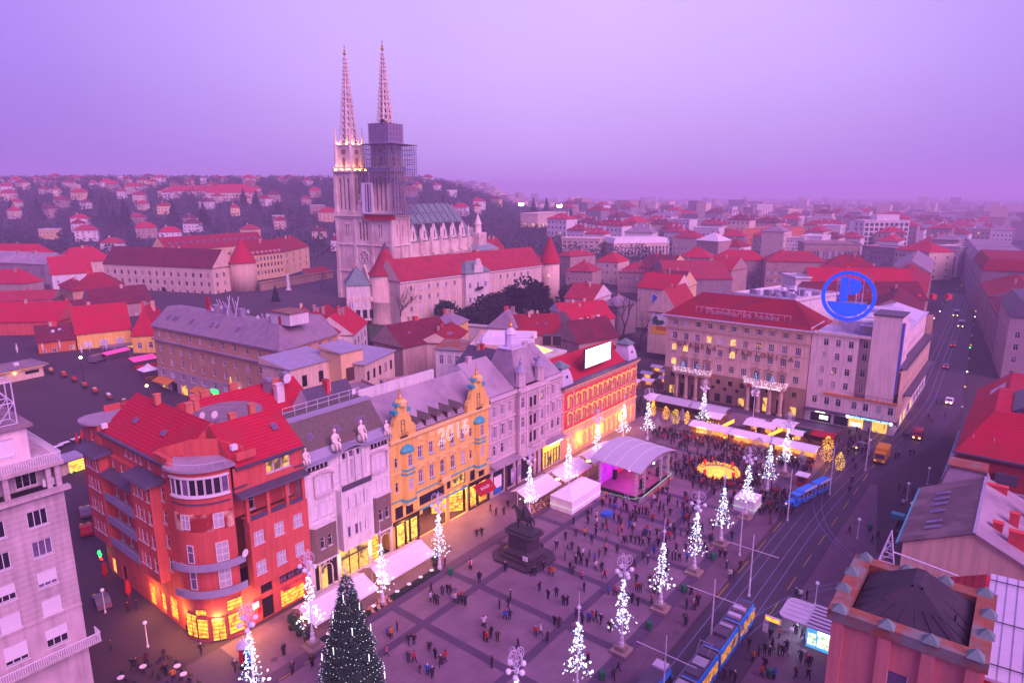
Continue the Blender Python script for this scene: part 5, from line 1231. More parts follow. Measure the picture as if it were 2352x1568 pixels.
 b = MB();facade(r3,b,7.0,7,0,9,18.7,25.0,[(4,20.2,1.4,1.6,2,(.5,))],.2);b.build('gable_wall','ochre_light',r3);q = MB();q.face([(7,7,25),(16,7,25),(11.5,7,27.8)]);q.loft([[(6.4,6.7,24.8),(11.5,6.7,28.1),(16.6,6.7,24.8)],[(6.4,20,24.8),(11.5,20,28.1),(16.6,20,24.8)]]);q.build('gable_roof','zinc_dark',r3)
 r4 = thing('red_corner_roof_block','further corner block with a steep red roof and striped skylights','building',W(96,70),RE)
 MB().box(0,0,0,15,40,12.5).build('wall','grey_plaster',r4);q = MB();q.loft([[(-.4,-.4,12.5),(15,-.4,12.5),(15,40,12.5),(-.4,40,12.5)],[(5.5,5,18.5),(15,5,18.5),(15,36,18.5),(5.5,36,18.5)]]);q.build('roof','tile_bright',r4)
 for i in range(7):
  o = MB().box(-1.6,-.35,0,1.6,.35,.14).build('skylight','zinc_light',r4,(3.6,20+i*1.3,16.6));o.rotation_euler = (0,R(-45),0)
grey_gable_house()
# quarter between the square and the cathedral
def E2(u, v, z): g = G(u, v, z);return (g.x, g.y)
r3w = lambda *zs, **k: [(z, k.get('w',1.0), k.get('h',1.6), 2, (.66,), k.get('f','white_paint'), k.get('p')) for z in zs]
def house(name, label, L_, R_, ze, z0, depth, wm, rm, rt, rh, nf=0, ns=0, rows=(), **k):
 return bldg(name, label, E2(*L_, ze), E2(*R_, ze), depth, z0, ze, wm, rm, rt, rh, rows, nf, ns, **k)
h = house('long_cream_building','long cream two storey building with dark red roof on the cathedral square',(237,606),(487,617),21.8,8.0,15,'cream_plaster','tile_brown','gx',8.5,15,3,r3w(5.0,9.2,w=1.3,h=2.0,f='frame_dark')+r3w(1.2,w=1.1,h=1.5,f='frame_dark'))
Wd = h['W']
for z in (4.2,8.4): box('string_course','cream_white',h,0,-.12,z,Wd,.05,z+.25)
for x in (15.5,37.0): box('doorway','black',h,x,-.14,0,x+2.2,-.06,3.4)
g = G(552,672,9);t_ = thing('round_red_tower','round stone tower with tall red cone roof beside the long cream building','tower',(g.x,g.y+6,8.2))
MB().lathe([(6.4,0),(6.2,15.6)],24).build('wall','ochre_stone',t_,smooth=True);MB().lathe([(7.0,15.5),(6.2,16.2),(3.2,21.5),(.15,27.5)],20).build('cone_roof','tile_bright',t_)
for a in (-2.2,-1.4): put('window', simplewin(.8,1.3,1,(),'frame_dark','glass'), t_, (6.28*math.cos(a),6.28*math.sin(a),8.5), a+math.pi/2)
box('string_course','ochre_stone',t_,-.5,-6.5,6.0,.5,-6.2,6.2)
h = house('school_wing','cream wing with white dormers in a red roof behind the round tower',(577,587),(650,579),24,10,15,'cream_yellow','tile_red','gx',7,9,2,r3w(3.0,7.0,10.6,w=1.2,h=2,f='frame_dark'))
for i in range(7):
 x = 2+i*h['W']/7.4;d = MB().box(x-.6,.2,14.3,x+.6,2.4,15.9).build('dormer','cream_plaster',h);put('window', simplewin(.8,1.0,1,(),'frame_dark','glass'), d, (x,.1,14.6))
house('school_end_block','cream end block of the red roofed school lit from below',(650,579),(709,566),24,10,15,'cream_yellow','tile_red','hip',7,4,3,r3w(3.0,7.0,10.6,w=1.3,h=2.1,f='frame_dark'))
h = house('school_long_wing','long red roofed wing with a row of white skylights behind the cream building',(385,578),(610,560),23,10,16,'cream_yellow','tile_red','gx',8,14,0,r3w(9.5,w=1.3,h=1.6))
for i in range(14): skylight(h,4+i*h['W']/15,3.6,13.2+4.2,R(44),0,1.6,2.0)
house('grey_villa','grey villa with a dark slate roof and central white pediment',(-30,602),(102,608),20,8,16,'grey_plaster','slate_warm','gx',5.5,7,2,r3w(1.6,6.2,w=1.6,h=2.6))
house('villa_rear_house','red roofed house rising behind the grey villa',(-40,590),(92,592),22,9,14,'dull_plaster','tile_bright','hip',7)
house('gabled_white_house','white gabled house with bright red roof left of the long cream building',(118,632),(212,626),17,7,13,'white_plaster','tile_bright','gx',8.5,4,2,r3w(2,5.6,w=1.1,h=1.6))
house('red_barn_roof_house','broad red roof house behind the gabled white house',(150,606),(262,597),19,9,16,'cream_plaster','tile_bright','hip',8)
house('brown_hip_house','tan villa with a red hipped roof and small dormer',(165,667),(277,661),16,5.5,15,'tan_plaster','tile_red','hip',6.5,5,3,r3w(2,6,w=1.1,h=1.7),over=.9)
house('brown_hip_annex','narrow annex of the tan villa with a red lean-to roof',(136,655),(166,668),17,6,9,'tan_plaster','tile_red','hip',3,2,0,r3w(3,7,w=.9,h=1.4),over=.7)
house('rose_roof_house','low house with a dull rose roof and skylights behind the yellow inn',(215,706),(350,692),14.5,5,16,'dull_plaster','tile_brown','gx',6,5,0,r3w(4,w=1.1,h=1.5))
house('rose_roof_annex','small rose roofed annex with dishes left of the rose roof house',(143,722),(222,712),13.5,5,10,'dull_plaster','tile_brown','gx',4)
h = house('red_long_roof_house','long low house with pale ridged red roof at the left edge',(-60,742),(137,738),14,5,13,'red_plaster','tile_bright','gx',6)
for x in (18,26,32,37): skylight(h,min(x,h['W']-3),3.0,11.6,R(42))
house('left_edge_red_house','red hipped house at the left edge below the grey villa',(-40,650),(52,652),15,6,12,'dull_plaster','tile_bright','hip',6)
house('left_edge_rose_house','flat pitched rose roof between the bus and the red long house',(-40,694),(120,688),13,5.5,12,'dull_plaster','tile_rose','gx',3.5)
h = house('red_orange_house','small red orange house with a dark red roof and lit lantern',(86,788),(173,779),12.5,5,10,'orange_plaster','tile_brown','gx',4.5,0,2,r3w(3.2))
for x,z,w_ in ((4.0,4.2,1.2),(8.6,4.5,1.2),(1.6,4.0,.7),(11.0,1.2,1.3)): put('window', simplewin(w_,1.3,2,(.5,),'white_paint','lit_soft' if x > 8 else 'glass'), h, (x,-.16,z))
for x,y in ((4.2,2.0),(6.0,3.2)): dish(h,x,y,9.6,.3,.5)
h = house('yellow_inn','yellow inn with arched white windows under a steep bright red roof',(175,769),(300,756),13.8,5,13,'yellow_plaster','tile_bright','gx',8,0,2,r3w(3.0,w=1.1,h=1.6))
for x in (7.2,11.6,16.2):
 o = put('window', winmesh(2.3,1.9,3,(.5,),'white_paint',True,True), h, (x,-.2,4.6));put('pane', panemesh(2.3,1.9,'curtain'), o)
box('window','blind',h,1.8,-.08,4.4,3.9,-.02,6.3)
q = MB().box(6,-3.6,1.8,20,-.1,4.6);o = q.build('winter_garden','grey_metal',h)
for i in range(4): box('pane','lit_soft' if i == 2 else 'glass_sky',o,6.4+i*3.4,-3.68,2.4,9.2+i*3.4,-3.61,4.2)
h = house('yellow_inn_wing','hipped wing of the yellow inn facing the market',(302,773),(360,770),13.2,5,19,'yellow_plaster','tile_bright','hip',8.5,2,2,r3w(4.2,w=1.2,h=2.0))
for x,y,z in ((8.5,-.25,2.3),): MB().ball((x,y,z),.25,6,4).build('wall_lamp','lit_yellow',h)
def tan_block():
 p = [(350.5,747),(642,804.5),(773,765)];ze = 21.8;PI = math.pi
 P = [Vector(E2(u,v,ze)) for u,v in p]
 r = thing('tan_apartment_block','long tan apartment block with a grey mansard roof above the market',"building",(P[0].x,P[0].y,3.8),math.atan2(P[1].y-P[0].y,P[1].x-P[0].x));H = ze-3.8
 Wd = (P[1]-P[0]).length;inv = r.matrix_basis.inverted();p2 = inv@Vector((P[2].x,P[2].y,0));L2 = math.hypot(p2.x-Wd,p2.y);rz2 = math.atan2(p2.y,p2.x-Wd);Dp = 13
 b = MB();cols = spread(.5,Wd-.5,11)
 ws_ = [(c,z,1.15,1.6,2,(.6,),'white_paint',rnd.choice(['glass','glass_sky','curtain','blind_red'] if 5 <= i <= 8 and z == 11.2 else ['glass','glass_sky','glass','curtain'])) for z in (15.4,11.2,7.8) for i,c in enumerate(cols)]
 facade(r,b,0,0,0,Wd,6.6,H,ws_,.22);c2 = spread(.5,L2-.5,5)
 facade(r,b,Wd,0,rz2,L2,0,H,[(c,z,1.25,1.6,2,(.6,),'white_paint',None) for z in (15.4,11.2,7.8) for c in c2],.22)
 wall(b,0,Dp,0,-1,Dp,0,H);e2 = (Wd+L2*math.cos(rz2),L2*math.sin(rz2));wall(b,e2[0],e2[1],-math.sin(rz2),math.cos(rz2),Dp,0,H);b.build('wall','tan_plaster',r)
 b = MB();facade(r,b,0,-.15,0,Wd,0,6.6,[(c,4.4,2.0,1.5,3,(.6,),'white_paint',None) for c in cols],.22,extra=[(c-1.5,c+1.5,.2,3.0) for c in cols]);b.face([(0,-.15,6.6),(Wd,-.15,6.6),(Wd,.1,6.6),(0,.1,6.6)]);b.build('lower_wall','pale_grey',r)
 for i,c in enumerate(cols): box('shop_window',['lit_soft','glass','lit_soft','glass','glass','lit_yellow','glass','glass','glass','glass','glass'][i],r,c-1.5,.05,.2,c+1.5,.12,3.0)
 for a,c,m_ in ((.8,8.5,'awning_orange'),(18.5,24.5,'awning_orange')): q = MB();A=[(a,-.2,3.9),(c,-.2,3.9),(c,-2.6,3.0),(a,-2.6,3.0)];q.loft([A,[(x,y,z-.08) for x,y,z in A]]);q.build('awning',m_,r)
 box('sign','neon_green',r,25.4,-.4,3.2,28.2,-.2,4.2);box('sign','lit_white',r,36.0,-1.0,5.2,38.2,-.8,6.2)
 q = MB();
 for i in range(22): q.ball((35.2+.6*math.sin(i*1.9)*(1-i/22),-.9,6.4+i*.12),.1,5,3)
 q.build('light_tree_sign','bulb_gold',r)
 for z,pr in ((14.2,.7),(17.7,.6)):
  box('cornice','slate_warm',r,-.2,-pr,z,Wd+.3,.1,z+.35);q = MB();o = box('cornice','slate_warm',r,0,0,0,1,1,1);o.data = MB().box(0,-pr,z,L2,.1,z+.35).mesh('cornice','slate_warm');o.location = (Wd,0,0);o.rotation_euler = (0,0,rz2)
 # mansard roofs: bend plan, one body
 n2 = (math.sin(rz2),-math.cos(rz2));ix,iy = Wd,0
 def off(d): # inner offset line points
  a = (0,d);bq = (Wd-d*math.tan(rz2/2),d);c_ = (e2[0]-math.sin(rz2)*d,e2[1]+math.cos(rz2)*d);return a,bq,c_
 o0 = off(-.7);o1 = off(4.6);o2 = off(Dp-4.6);o3 = off(Dp+.4);q = MB()
 for k in range(2):
  q.face([(*o0[k],18.05),(*o0[k+1],18.05),(*o1[k+1],22.6),(*o1[k],22.6)]);q.face([(*o3[k+1],18.05),(*o3[k],18.05),(*o2[k],22.6),(*o2[k+1],22.6)]);q.face([(*o1[k],22.6),(*o1[k+1],22.6),(*o2[k+1],22.6),(*o2[k],22.6)])
 q.face([(*o0[0],18.05),(*o1[0],22.6),(*o2[0],22.6),(*o3[0],18.05)]);q.face([(*o0[2],18.05),(*o3[2],18.05),(*o2[2],22.6),(*o1[2],22.6)]);q.build('roof','slate',r)
 for x in (5,8,9,16,25,27.5,36): skylight(r,x,2.0,20.6,R(41),0,.8,1.4)
 box('roof_house','white_plaster',r,Wd-9,5.0,22.6,Wd-2,10.5,25.4);box('roof_house_top','rust_roof',r,Wd-9.3,4.7,25.4,Wd-1.7,10.8,25.7);box('roof_house_door','blind_red',r,Wd-6.2,4.92,22.7,Wd-5.2,4.99,24.6)
 for i in range(14): dish(r,rnd.uniform(14,Wd+8),rnd.uniform(4.8,9.5),22.6,rnd.uniform(-.5,.5),.5)
 for i in range(9): x = 20+i*1.2+rnd.uniform(-.3,.3);MB().tube((x,7+rnd.uniform(-1.5,1.5),22.6),(x,7,25.2+rnd.random()*2.5),.09).build('antenna_mast','lilac_metal',r)
 for x in (19,24,30): box('roof_cabin','steel',r,x,6.0,22.6,x+1.6,7.4,24.6)
 box('red_banner','sign_red',r,17.2,5.6,23.2,18.8,5.8,26.6)
tan_block()
h = house('balcony_block','apartment block with red roof and long ribbon balconies beside the tan block',(775,767),(807,737),20.5,4,14,'cream_plaster','tile_red','gx',5,0,0)
for z in (3.5,7.2,10.8,14.2): box('balcony','cream_white',h,-.2,-1.0,z,h['W']+.2,-.02,z+1.0)
h = house('window_block','rear half of the red roofed balcony block with tall windows',(810,770),(842,741),19.5,4,12,'cream_white','tile_bright','gx',5,4,0,r3w(2,5.4,8.8,12,w=1.6,h=1.9,f='dark_metal'))
house('corner_hip_house','small house with a bright red hipped roof beyond the tan block roof dishes',(668,760),(752,752),19,6,12,'cream_plaster','tile_bright','hip',5.5)
# roofs directly behind the north row
h = house('cream_terrace_house','stepped cream terrace house with small arches behind the white building',(665,850),(770,822),21.5,0,9,'cream_plaster','zinc','shed',1.4,0,0)
for x in (3,7.5): box('doorway','black',h,x,-.12,17.2,x+1.2,-.04,19.6)
h = house('cream_tower_house','cream block with a zinc lid and open loggia behind the white building',(782,812),(833,800),23.5,0,7,'cream_yellow','zinc','shed',.8,0,0)
box('loggia','frame_dark',h,1.2,-.12,17.0,5.0,-.03,20.0)
house('cream_wing_house','low cream wing with shuttered doors right of the cream tower block',(836,838),(905,806),20.5,0,8,'cream_plaster','zinc','shed',.8,5,0,r3w(16.5,w=1.1,h=2.2,f='frame_dark'))
h = house('steep_sheet_roof','steep ribbed sheet roof with white gable behind the white building',(658,975),(752,1010),19.5,0,8,'white_plaster','zinc_dark','gy',7.0,0,0)
house('glass_penthouse','flat penthouse with fenced roof terrace behind the yellow building',(915,915),(985,905),20.5,0,10,'dull_plaster','zinc','flat',1.0,5,0,r3w(16.8,w=1.2,h=2,f='dark_metal'))
house('roof_terrace_block','flat roofed block with open terrace between the cream houses and the yellow building',(800,945),(920,918),18.0,0,16,'dull_plaster','flat_roof','flat',.5)
house('pink_wall_house','long dull pink house with red roof and blank end wall in the inner block',(925,800),(1040,775),19.5,2,12,'dull_plaster','tile_brown','gx',5,0,0)
house('pink_end_house','bright pink blank end wall of a house in the inner block',(1040,790),(1072,762),19.5,2,9,'cream_plaster','tile_red','gx',2.5,0,0)
house('white_attic_house','white attic storey with a rusty sheet roof in the inner block',(1000,802),(1062,806),21,2,7,'white_plaster','rust_roof','shed',.9,3,0,r3w(15.5,w=1.1,h=2.2))
house('blue_slate_house','gabled house with blue grey slate roof in the inner block',(1045,848),(1110,862),19.5,2,10,'white_plaster','zinc_dark','gx',4.5,0,0)
house('blue_slate_annex','smaller blue grey gabled annex beside the slate house',(1122,850),(1150,842),20,2,8,'white_plaster','zinc_dark','gy',3.0,0,0)
h = house('white_duct_building','modern building with curved bronze front and white rooftop ducts',(1085,800),(1215,803),20,2,18,'ochre_stone','zinc_light','flat',.8)
for a in ((2,3,15,4.6),(2,12,15,13.6),(2,4.6,3.6,12)): box('duct','white_paint',h,a[0],a[1],18.3,a[2],a[3],19.8)
for x in (17,19.5): box('cooling_unit','dark_metal',h,x,4,18.3,x+2,7,20.6)
house('yellow_slate_house','yellow house with grey hipped slate roof and dishes below the round tower',(985,745),(1048,749),17.5,4,10,'yellow_plaster','slate','hip',3.0,4,0,r3w(9.5,w=1,h=1.5))
house('stone_yard_wall','long pale stone wall with piers below the dark yews',(1035,745),(1120,752),14.5,3,1.2,'white_stone','zinc','flat',.3,cat='wall')
house('old_slate_house','old house with patched slate roof right of the pale stone wall',(1120,752),(1180,757),15.5,3,12,'white_stone','slate','hip',5,0,0)
house('low_red_house','low house with a wide worn red roof right of the old slate house',(1170,772),(1290,768),13.5,3,14,'dull_plaster','tile_red','gx',5.5,0,0)
h = house('dormer_row_house','red roofed house with a row of four pale dormers',(1325,750),(1412,730),13.5,3,11,'dull_plaster','tile_bright','gx',5,0,0)
for i in range(4):
 x = 4+i*3.2;d = MB().box(x-.7,1.0,12.2-1.2,x+.7,3.0,12.6).build('dormer','white_plaster',h);put('window', simplewin(.9,1.0,1,(),'white_paint','glass'), d, (x,.9,11.3))
house('brown_barn_house','dark red barn roofed house with lit yellow windows by the bank pavilion',(1330,790),(1420,775),12.5,2,12,'dull_plaster','tile_brown','gx',6,6,0,r3w(7.5,w=1,h=1.2,p='lit_soft'))
house('long_wall_house','long low house with white wall and red roof left of the bare trees',(1290,722),(1400,714),13.5,3,10,'white_plaster','tile_bright','gx',3.5,0,0)
house('slant_gable_house','white gabled house with pink side wall above the bare trees',(1362,690),(1403,676),17,3,12,'white_plaster','tile_rose','gy',5,2,0,r3w(6,w=1.1,h=1.6))
house('far_slate_house','small grey slate roof beyond the white gabled house',(1420,705),(1462,697),14.5,3,9,'grey_plaster','slate','hip',3)
def billboard_house():
 h = house('billboard_house','tall house with blank gable carrying a painted billboard beside the tan bank',(1490,715),(1558,722),17,2.5,20,'cream_plaster','tile_rose','gy',8,0,0)
 x1 = h['W']
 b = MB();b.face([(1.2,-.06,8.2),(x1-.2,-.06,8.2),(x1-.2,-.06,15.2),(1.6,-.06,21.0),(1.2,-.06,21.0)]);o = b.build('billboard','sign_white',h)
 q = MB();q.face([(1.25,-.10,15.2),(x1-.4,-.10,15.0),(1.6,-.10,20.7),(1.25,-.10,20.7)]);q.build('billboard_sky','sign_blue',o)
 q = MB();q.face([(1.25,-.10,7.0),(x1-.25,-.10,7.0),(x1-.25,-.10,9.9),(1.25,-.10,9.9)]);q.build('billboard_base','sign_yellow',o)
 box('billboard_logo','sign_red',o,3.2,-.16,8.5,6.6,-.11,9.7);text('billboard_lettering','BILLA',1.1,'sign_yellow',o,(4.9,-.18,9.1),(math.pi/2,0,0),.01);text('billboard_lettering','VINDING',1.2,'grey_metal',o,(4.4,-.12,14.2),(math.pi/2,0,0),.01)
 for x,z,rr in ((2.4,11.6,.9),(3.4,11.0,1.1),(5.0,11.2,.8),(2.8,12.6,.6)): MB().lathe([(rr,0),(rr,.03)],9).build('billboard_art','bin_green',o,(x,-.13,z)).rotation_euler = (math.pi/2,0,0)
 MB().box(1.4,-.14,10.2,5.0,-.11,10.7).build('billboard_art','sign_blue',o)
 house('eyebrow_dormer_house','house with eyebrow dormers in a bright red roof behind the billboard',(1465,660),(1548,668),19.5,3,16,'cream_plaster','tile_bright','gx',5.5)
billboard_house()
house('ochre_gable_house','ochre gabled house with dark red roof at the far street bend',(1558,668),(1600,652),16,2,16,'cream_yellow','tile_brown','gy',7)
house('second_gable_house','second ochre gabled house further up the street bend',(1532,622),(1585,612),17,2,18,'cream_yellow','tile_brown','gy',7)
house('street_row_house','long dull house row along the far street with rose roof',(1500,612),(1532,640),18,2,30,'grey_plaster','tile_rose','gy',6,0,0)
house('grey_metal_hall','hall with blue grey metal roof beyond the ochre gables',(1580,616),(1632,620),17,2,16,'grey_plaster','zinc_dark','gx',3,5,0,r3w(6,10,w=1.4))
house('arch_dormer_house','brown house with two round dormers in a red roof',(1632,618),(1680,622),19,2,18,'dull_plaster','tile_bright','gx',6,5,0,r3w(5,9,13,w=1.2,h=1.9))
def stepped_hotel():
 h = house('white_stepped_hotel','white modernist hotel with slanted concrete fins and a cluttered flat roof',(1690,676),(1820,694),25,2,26,'white_plaster','zinc_light','flat',.7)
 Wd = h['W']
 for i in range(5):
  x = Wd*.45+i*3.1;q = MB();q.loft([[(x,-.2,22.8),(x+1.0,-.2,22.8),(x+1.0,2.2,22.8),(x,2.2,22.8)],[(x+4.0,-6.5,9),(x+5.0,-6.5,9),(x+5.0,-4,9),(x+4,-4,9)]]);q.build('slanted_fin','white_stone',h)
 for i in range(28): x,y = rnd.uniform(2,Wd-3),rnd.uniform(2,22);hh = rnd.uniform(.6,2.2);box('roof_unit',rnd.choice(['steel','grey_metal','white_paint']),h,x,y,23.2,x+rnd.uniform(.8,2.2),y+rnd.uniform(.8,2),23.2+hh)
 house('hotel_service_block','plain white service block in front of the stepped hotel',(1752,668),(1795,676),24,2,9,'white_plaster','zinc_light','flat',.5)
 house('hotel_end_slab','white hotel end slab with narrow windows right of the fins',(1828,640),(1862,640),27,2,12,'white_plaster','zinc','flat',.5,2,0,r3w(8,12,16,20,w=1.4,h=1.2,f='dark_metal'))
 house('grey_shed_roofs','low grey sheds left of the stepped hotel',(1600,690),(1690,700),16,2,16,'grey_plaster','zinc','hip',2.5)
stepped_hotel()
h = house('long_red_roof_block','long block with a bright red two tier roof behind the round blue sign',(1862,690),(2130,690),21,2,15,'dull_plaster','tile_brown','gx',5.5,0,0)
for i in range(9): x = 5+i*5.4;box('dormer','bank_red',h,x,1.2,19.2,x+1.4,3.2,20.9)
h = house('red_ridge_block','rear ridge of bright red roof with white vents behind the round blue sign',(1862,650),(2100,655),24.5,2,14,'dull_plaster','tile_bright','gx',5,0,0)
house('orange_band_building','long building with an orange band and red roof beyond the blue sign',(1890,632),(2110,640),20,2,18,'orange_panel','tile_red','gx',4,18,0,r3w(12,w=1.4,h=1.4))
mat('copper_pale',(.24,.30,.29),.7,.15,.6)
mat('wood_brown',(.045,.032,.042),.9,.3,1.0)
# cathedral
def cathedral():
 rz = math.atan2(-.468,.884);PI = math.pi
 r = thing('cathedral','pale stone gothic cathedral with twin openwork spires and green nave roof','cathedral',(-80.4,310,9.6),rz)
 Wd = 31.0;b = MB()
 # west block
 ops = [(13.0,14.2,27.0,35.0),(14.9,16.1,26.6,35.6),(16.8,18.0,27.0,35.0),(5.2,5.9,28.5,34),(6.5,7.2,28.5,34),(24.0,24.7,28.5,34),(25.3,26.0,28.5,34),(13.6,17.4,0,6.5),(4.6,6.2,0,4.5),(24.8,26.4,0,4.5)]
 wall(b,0,0,1,0,Wd,0,37.6,ops,.8);wall(b,Wd,0,0,1,13.5,0,37.6,[(4.0,4.7,28.5,34),(8.0,8.7,28.5,34),(4.0,4.7,8,14),(8.0,8.7,8,14)],.6);wall(b,Wd,13.5,-1,0,Wd,0,37.6);wall(b,0,13.5,0,-1,13.5,0,37.6);b.face([(0,0,37.6),(Wd,0,37.6),(Wd,13.5,37.6),(0,13.5,37.6)]);b.build('west_wall','cath_stone',r)
 for o in ops:
  box('window' if o[2] else 'portal','cath_shadow',r,o[0],.55,o[2],o[1],.62,o[3])
  q = MB();xm=(o[0]+o[1])/2;w_=o[1]-o[0]
  for sg in (-1,1): q.loft([[(xm+sg*w_*.75,-.25,o[3]-.3),(xm+sg*w_*.5,-.25,o[3]-.3),(xm,-.25,o[3]+w_*.9),(xm,-.25,o[3]+w_*1.25)],[(xm+sg*w_*.75,.02,o[3]-.3),(xm+sg*w_*.5,.02,o[3]-.3),(xm,.02,o[3]+w_*.9),(xm,.02,o[3]+w_*1.25)]])
  q.build('window_arch','cath_pale',r)
 for y in (4.35,8.35):
  for z,h_ in ((28.5,5.5),(8,6)): box('window','cath_shadow',r,Wd-.4,y-.35,z,Wd-.3,y+.35,z+h_)
 # rose window with tracery
 q = MB()
 for i in range(24): a,c = 2*PI*i/24,2*PI*(i+1)/24;q.loft([[(15.5+k*math.cos(a),y,19.5+k*math.sin(a)) for k,y in ((2.4,-.4),(2.9,-.4),(2.9,.02),(2.4,.02))],[(15.5+k*math.cos(c),y,19.5+k*math.sin(c)) for k,y in ((2.4,-.4),(2.9,-.4),(2.9,.02),(2.4,.02))]])
 q.build('rose_window','cath_pale',r);MB().lathe([(2.42,0),(2.42,.05)],20).build('rose_glass','cath_shadow',r,(15.5,-.05,19.5)).rotation_euler = (PI/2,0,0)
 q = MB()
 for i in range(6):
  a = PI*i/3;q.tube((15.5,-.2,19.5),(15.5+2.4*math.cos(a),-.2,19.5+2.4*math.sin(a)),.13)
  q.path([(15.5+1.5*math.cos(a)+.6*math.cos(k*PI/3),-.2,19.5+1.5*math.sin(a)+.6*math.sin(k*PI/3)) for k in range(6)],.1,4,0,True)
 q.build('rose_tracery','cath_pale',r)
 # portal gable
 q = MB();q.face([(12,-1.0,7),(19,-1.0,7),(15.5,-1.0,16)]);q.loft([[(12,-1.0,7),(19,-1.0,7),(15.5,-1.0,16)],[(12,.02,7),(19,.02,7),(15.5,.02,16)]]);q.build('portal_gable','cath_pale',r)
 MB().lathe([(1.1,0),(1.1,.1)],16).build('portal_rose','cath_shadow',r,(15.5,-1.02,10.2)).rotation_euler = (PI/2,0,0)
 # buttresses in steps
 for x,y in ((-.7,-.9),(9.9,-.9),(19.6,-.9),(30.2,-.9)):
  q = MB();
  for k,(z0_,z1_,w_) in enumerate(((0,13,1.7),(13,25,1.45),(25,37.6,1.15))): q.box(x+(1.7-w_)/2,y+(.25*k),z0_,x+(1.7+w_)/2,.02,z1_)
  q.build('buttress','cath_stone',r)
 for y in (.2,6.0,12.0):
  q = MB();[q.box(Wd-.02,y,z0_,Wd+1.2-.3*k,y+1.3,z1_) for k,(z0_,z1_) in enumerate(((0,13),(13,25),(25,37)))];q.build('buttress','cath_stone',r)
 for z,pr in ((24.6,.55),(37.4,.9),(12.6,.5),(36.6,.4)):
  q = MB();q.box(-pr,-pr,z,Wd+pr,.1,z+.55);q.box(Wd-.1,.1,z,Wd+pr,13.5,z+.55);q.build('cornice','cath_pale',r)
 q = MB()
 for i in range(44): x=.1+i*.71;q.box(x,-.85,37.95,x+.22,-.65,39.0)
 q.box(-.8,-.9,39.0,Wd+.8,-.6,39.25)
 for i in range(19): y=-.4+i*.72;q.box(Wd+.6,y,37.95,Wd+.8,y+.22,39.0)
 q.box(Wd+.55,-.6,39.0,Wd+.85,13.5,39.25);q.build('gallery_balustrade','cath_pale',r)
 # gable between the towers
 q = MB();q.loft([[(10.6,1.2,37.6),(20.4,1.2,37.6),(15.5,1.2,52)],[(10.6,2.2,37.6),(20.4,2.2,37.6),(15.5,2.2,52)]]);q.build('west_gable','cath_pale',r);MB().lathe([(1.4,0),(1.4,.1)],16).build('gable_rose','cath_shadow',r,(15.5,1.1,43)).rotation_euler = (PI/2,0,0)
 for sg in (-1,1):
  for k in range(6): f=(k+.5)/6;MB().box(15.5+sg*4.9*(1-f)-.3,.9,37.6+14.4*f,15.5+sg*4.9*(1-f)+.3,1.5,37.6+14.4*f+.9).build('crocket','cath_pale',r)
 # towers
 def tower(x0, lit_):
  w = 9.6;t = put('tower',None,r,(x0,.5,37.6))
  bb = MB();op = [(1.9,3.1,2.6,16.4),(3.9,5.7,2.6,16.8) if False else (6.5,7.7,2.6,16.4),(4.2,5.4,2.6,17.2)]
  for (ox,oy,ux,uy) in ((0,0,1,0),(w,0,0,1),(w,w,-1,0),(0,w,0,-1)): wall(bb,ox,oy,ux,uy,w,0,19.2,op,.7)
  bb.build('tower_wall','cath_stone',t)
  box('belfry_dark','cath_shadow',t,.75,.75,.1,w-.75,w-.75,19)
  for cx,cy in ((0,0),(w,0),(w,w),(0,w)):
   q = MB();q.box(cx-.8,cy-.8,0,cx+.8,cy+.8,12);q.box(cx-.65,cy-.65,12,cx+.65,cy+.65,19.2);q.build('corner_buttress','cath_stone',t)
  box('gallery','cath_pale',t,-1.2,-1.2,19.2,w+1.2,w+1.2,20.0)
  q = MB()
  for i in range(16):
   for (a,c) in ((-1.1+i*.75,-1.15),(-1.1+i*.75,w+.95)): q.box(a,c,20,a+.2,c+.2,21.1)
   for (a,c) in ((-1.15,-1.1+i*.75),(w+.95,-1.1+i*.75)): q.box(a,c,20,a+.2,c+.2,21.1)
  for a in ((-1.2,-1.2,w+1.2,-.95),(-1.2,w+.95,w+1.2,w+1.2),(-1.2,-.95,-.95,w+.95),(w+.95,-.95,w+1.2,w+.95)): q.box(a[0],a[1],21.1,a[2],a[3],21.35)
  q.build('gallery_rail','cath_pale',t)
  m = w/2
  bb = MB();
  for (ox,oy,ux,uy) in ((1,1,1,0),(w-1,1,0,1),(w-1,w-1,-1,0),(1,w-1,0,-1)): wall(bb,ox,oy,ux,uy,w-2,20,30.6,[(3.3,4.3,1.2+20.5,25.6)],.5)
  bb.face([(1,1,30.6),(w-1,1,30.6),(w-1,w-1,30.6),(1,w-1,30.6)]);bb.build('clock_stage','cath_pale',t)
  for ox,oy,a in ((m,.9,0),(w-.9,m,PI/2),(m,w-.9,PI),(.9,m,-PI/2)):
   k_ = put('clock_face', MB().lathe([(1.25,0),(1.25,.12)],20).mesh('clock_face','cath_shadow'), t, (ox,oy,28.0));k_.rotation_euler = (PI/2,0,a)
   k_ = put('clock_ring', MB().arc(0,0,1.05,1.3,0,2*PI,.1,.2,20).mesh('clock_ring','gold'), t, (ox,oy,28.0));k_.rotation_euler = (PI/2,0,a)
   h_ = MB().box(-.06,0,.21,.06,.9,.26);h_.box(0,-.06,.27,.65,.06,.32);k_ = put('clock_hands', h_.mesh('clock_hands','gold'), t, (ox,oy,28.0));k_.rotation_euler = (PI/2,0,a)
   box('slit_window','cath_shadow',t,ox-.45,oy-.45,21.8,ox+.45,oy+.45,25.5)
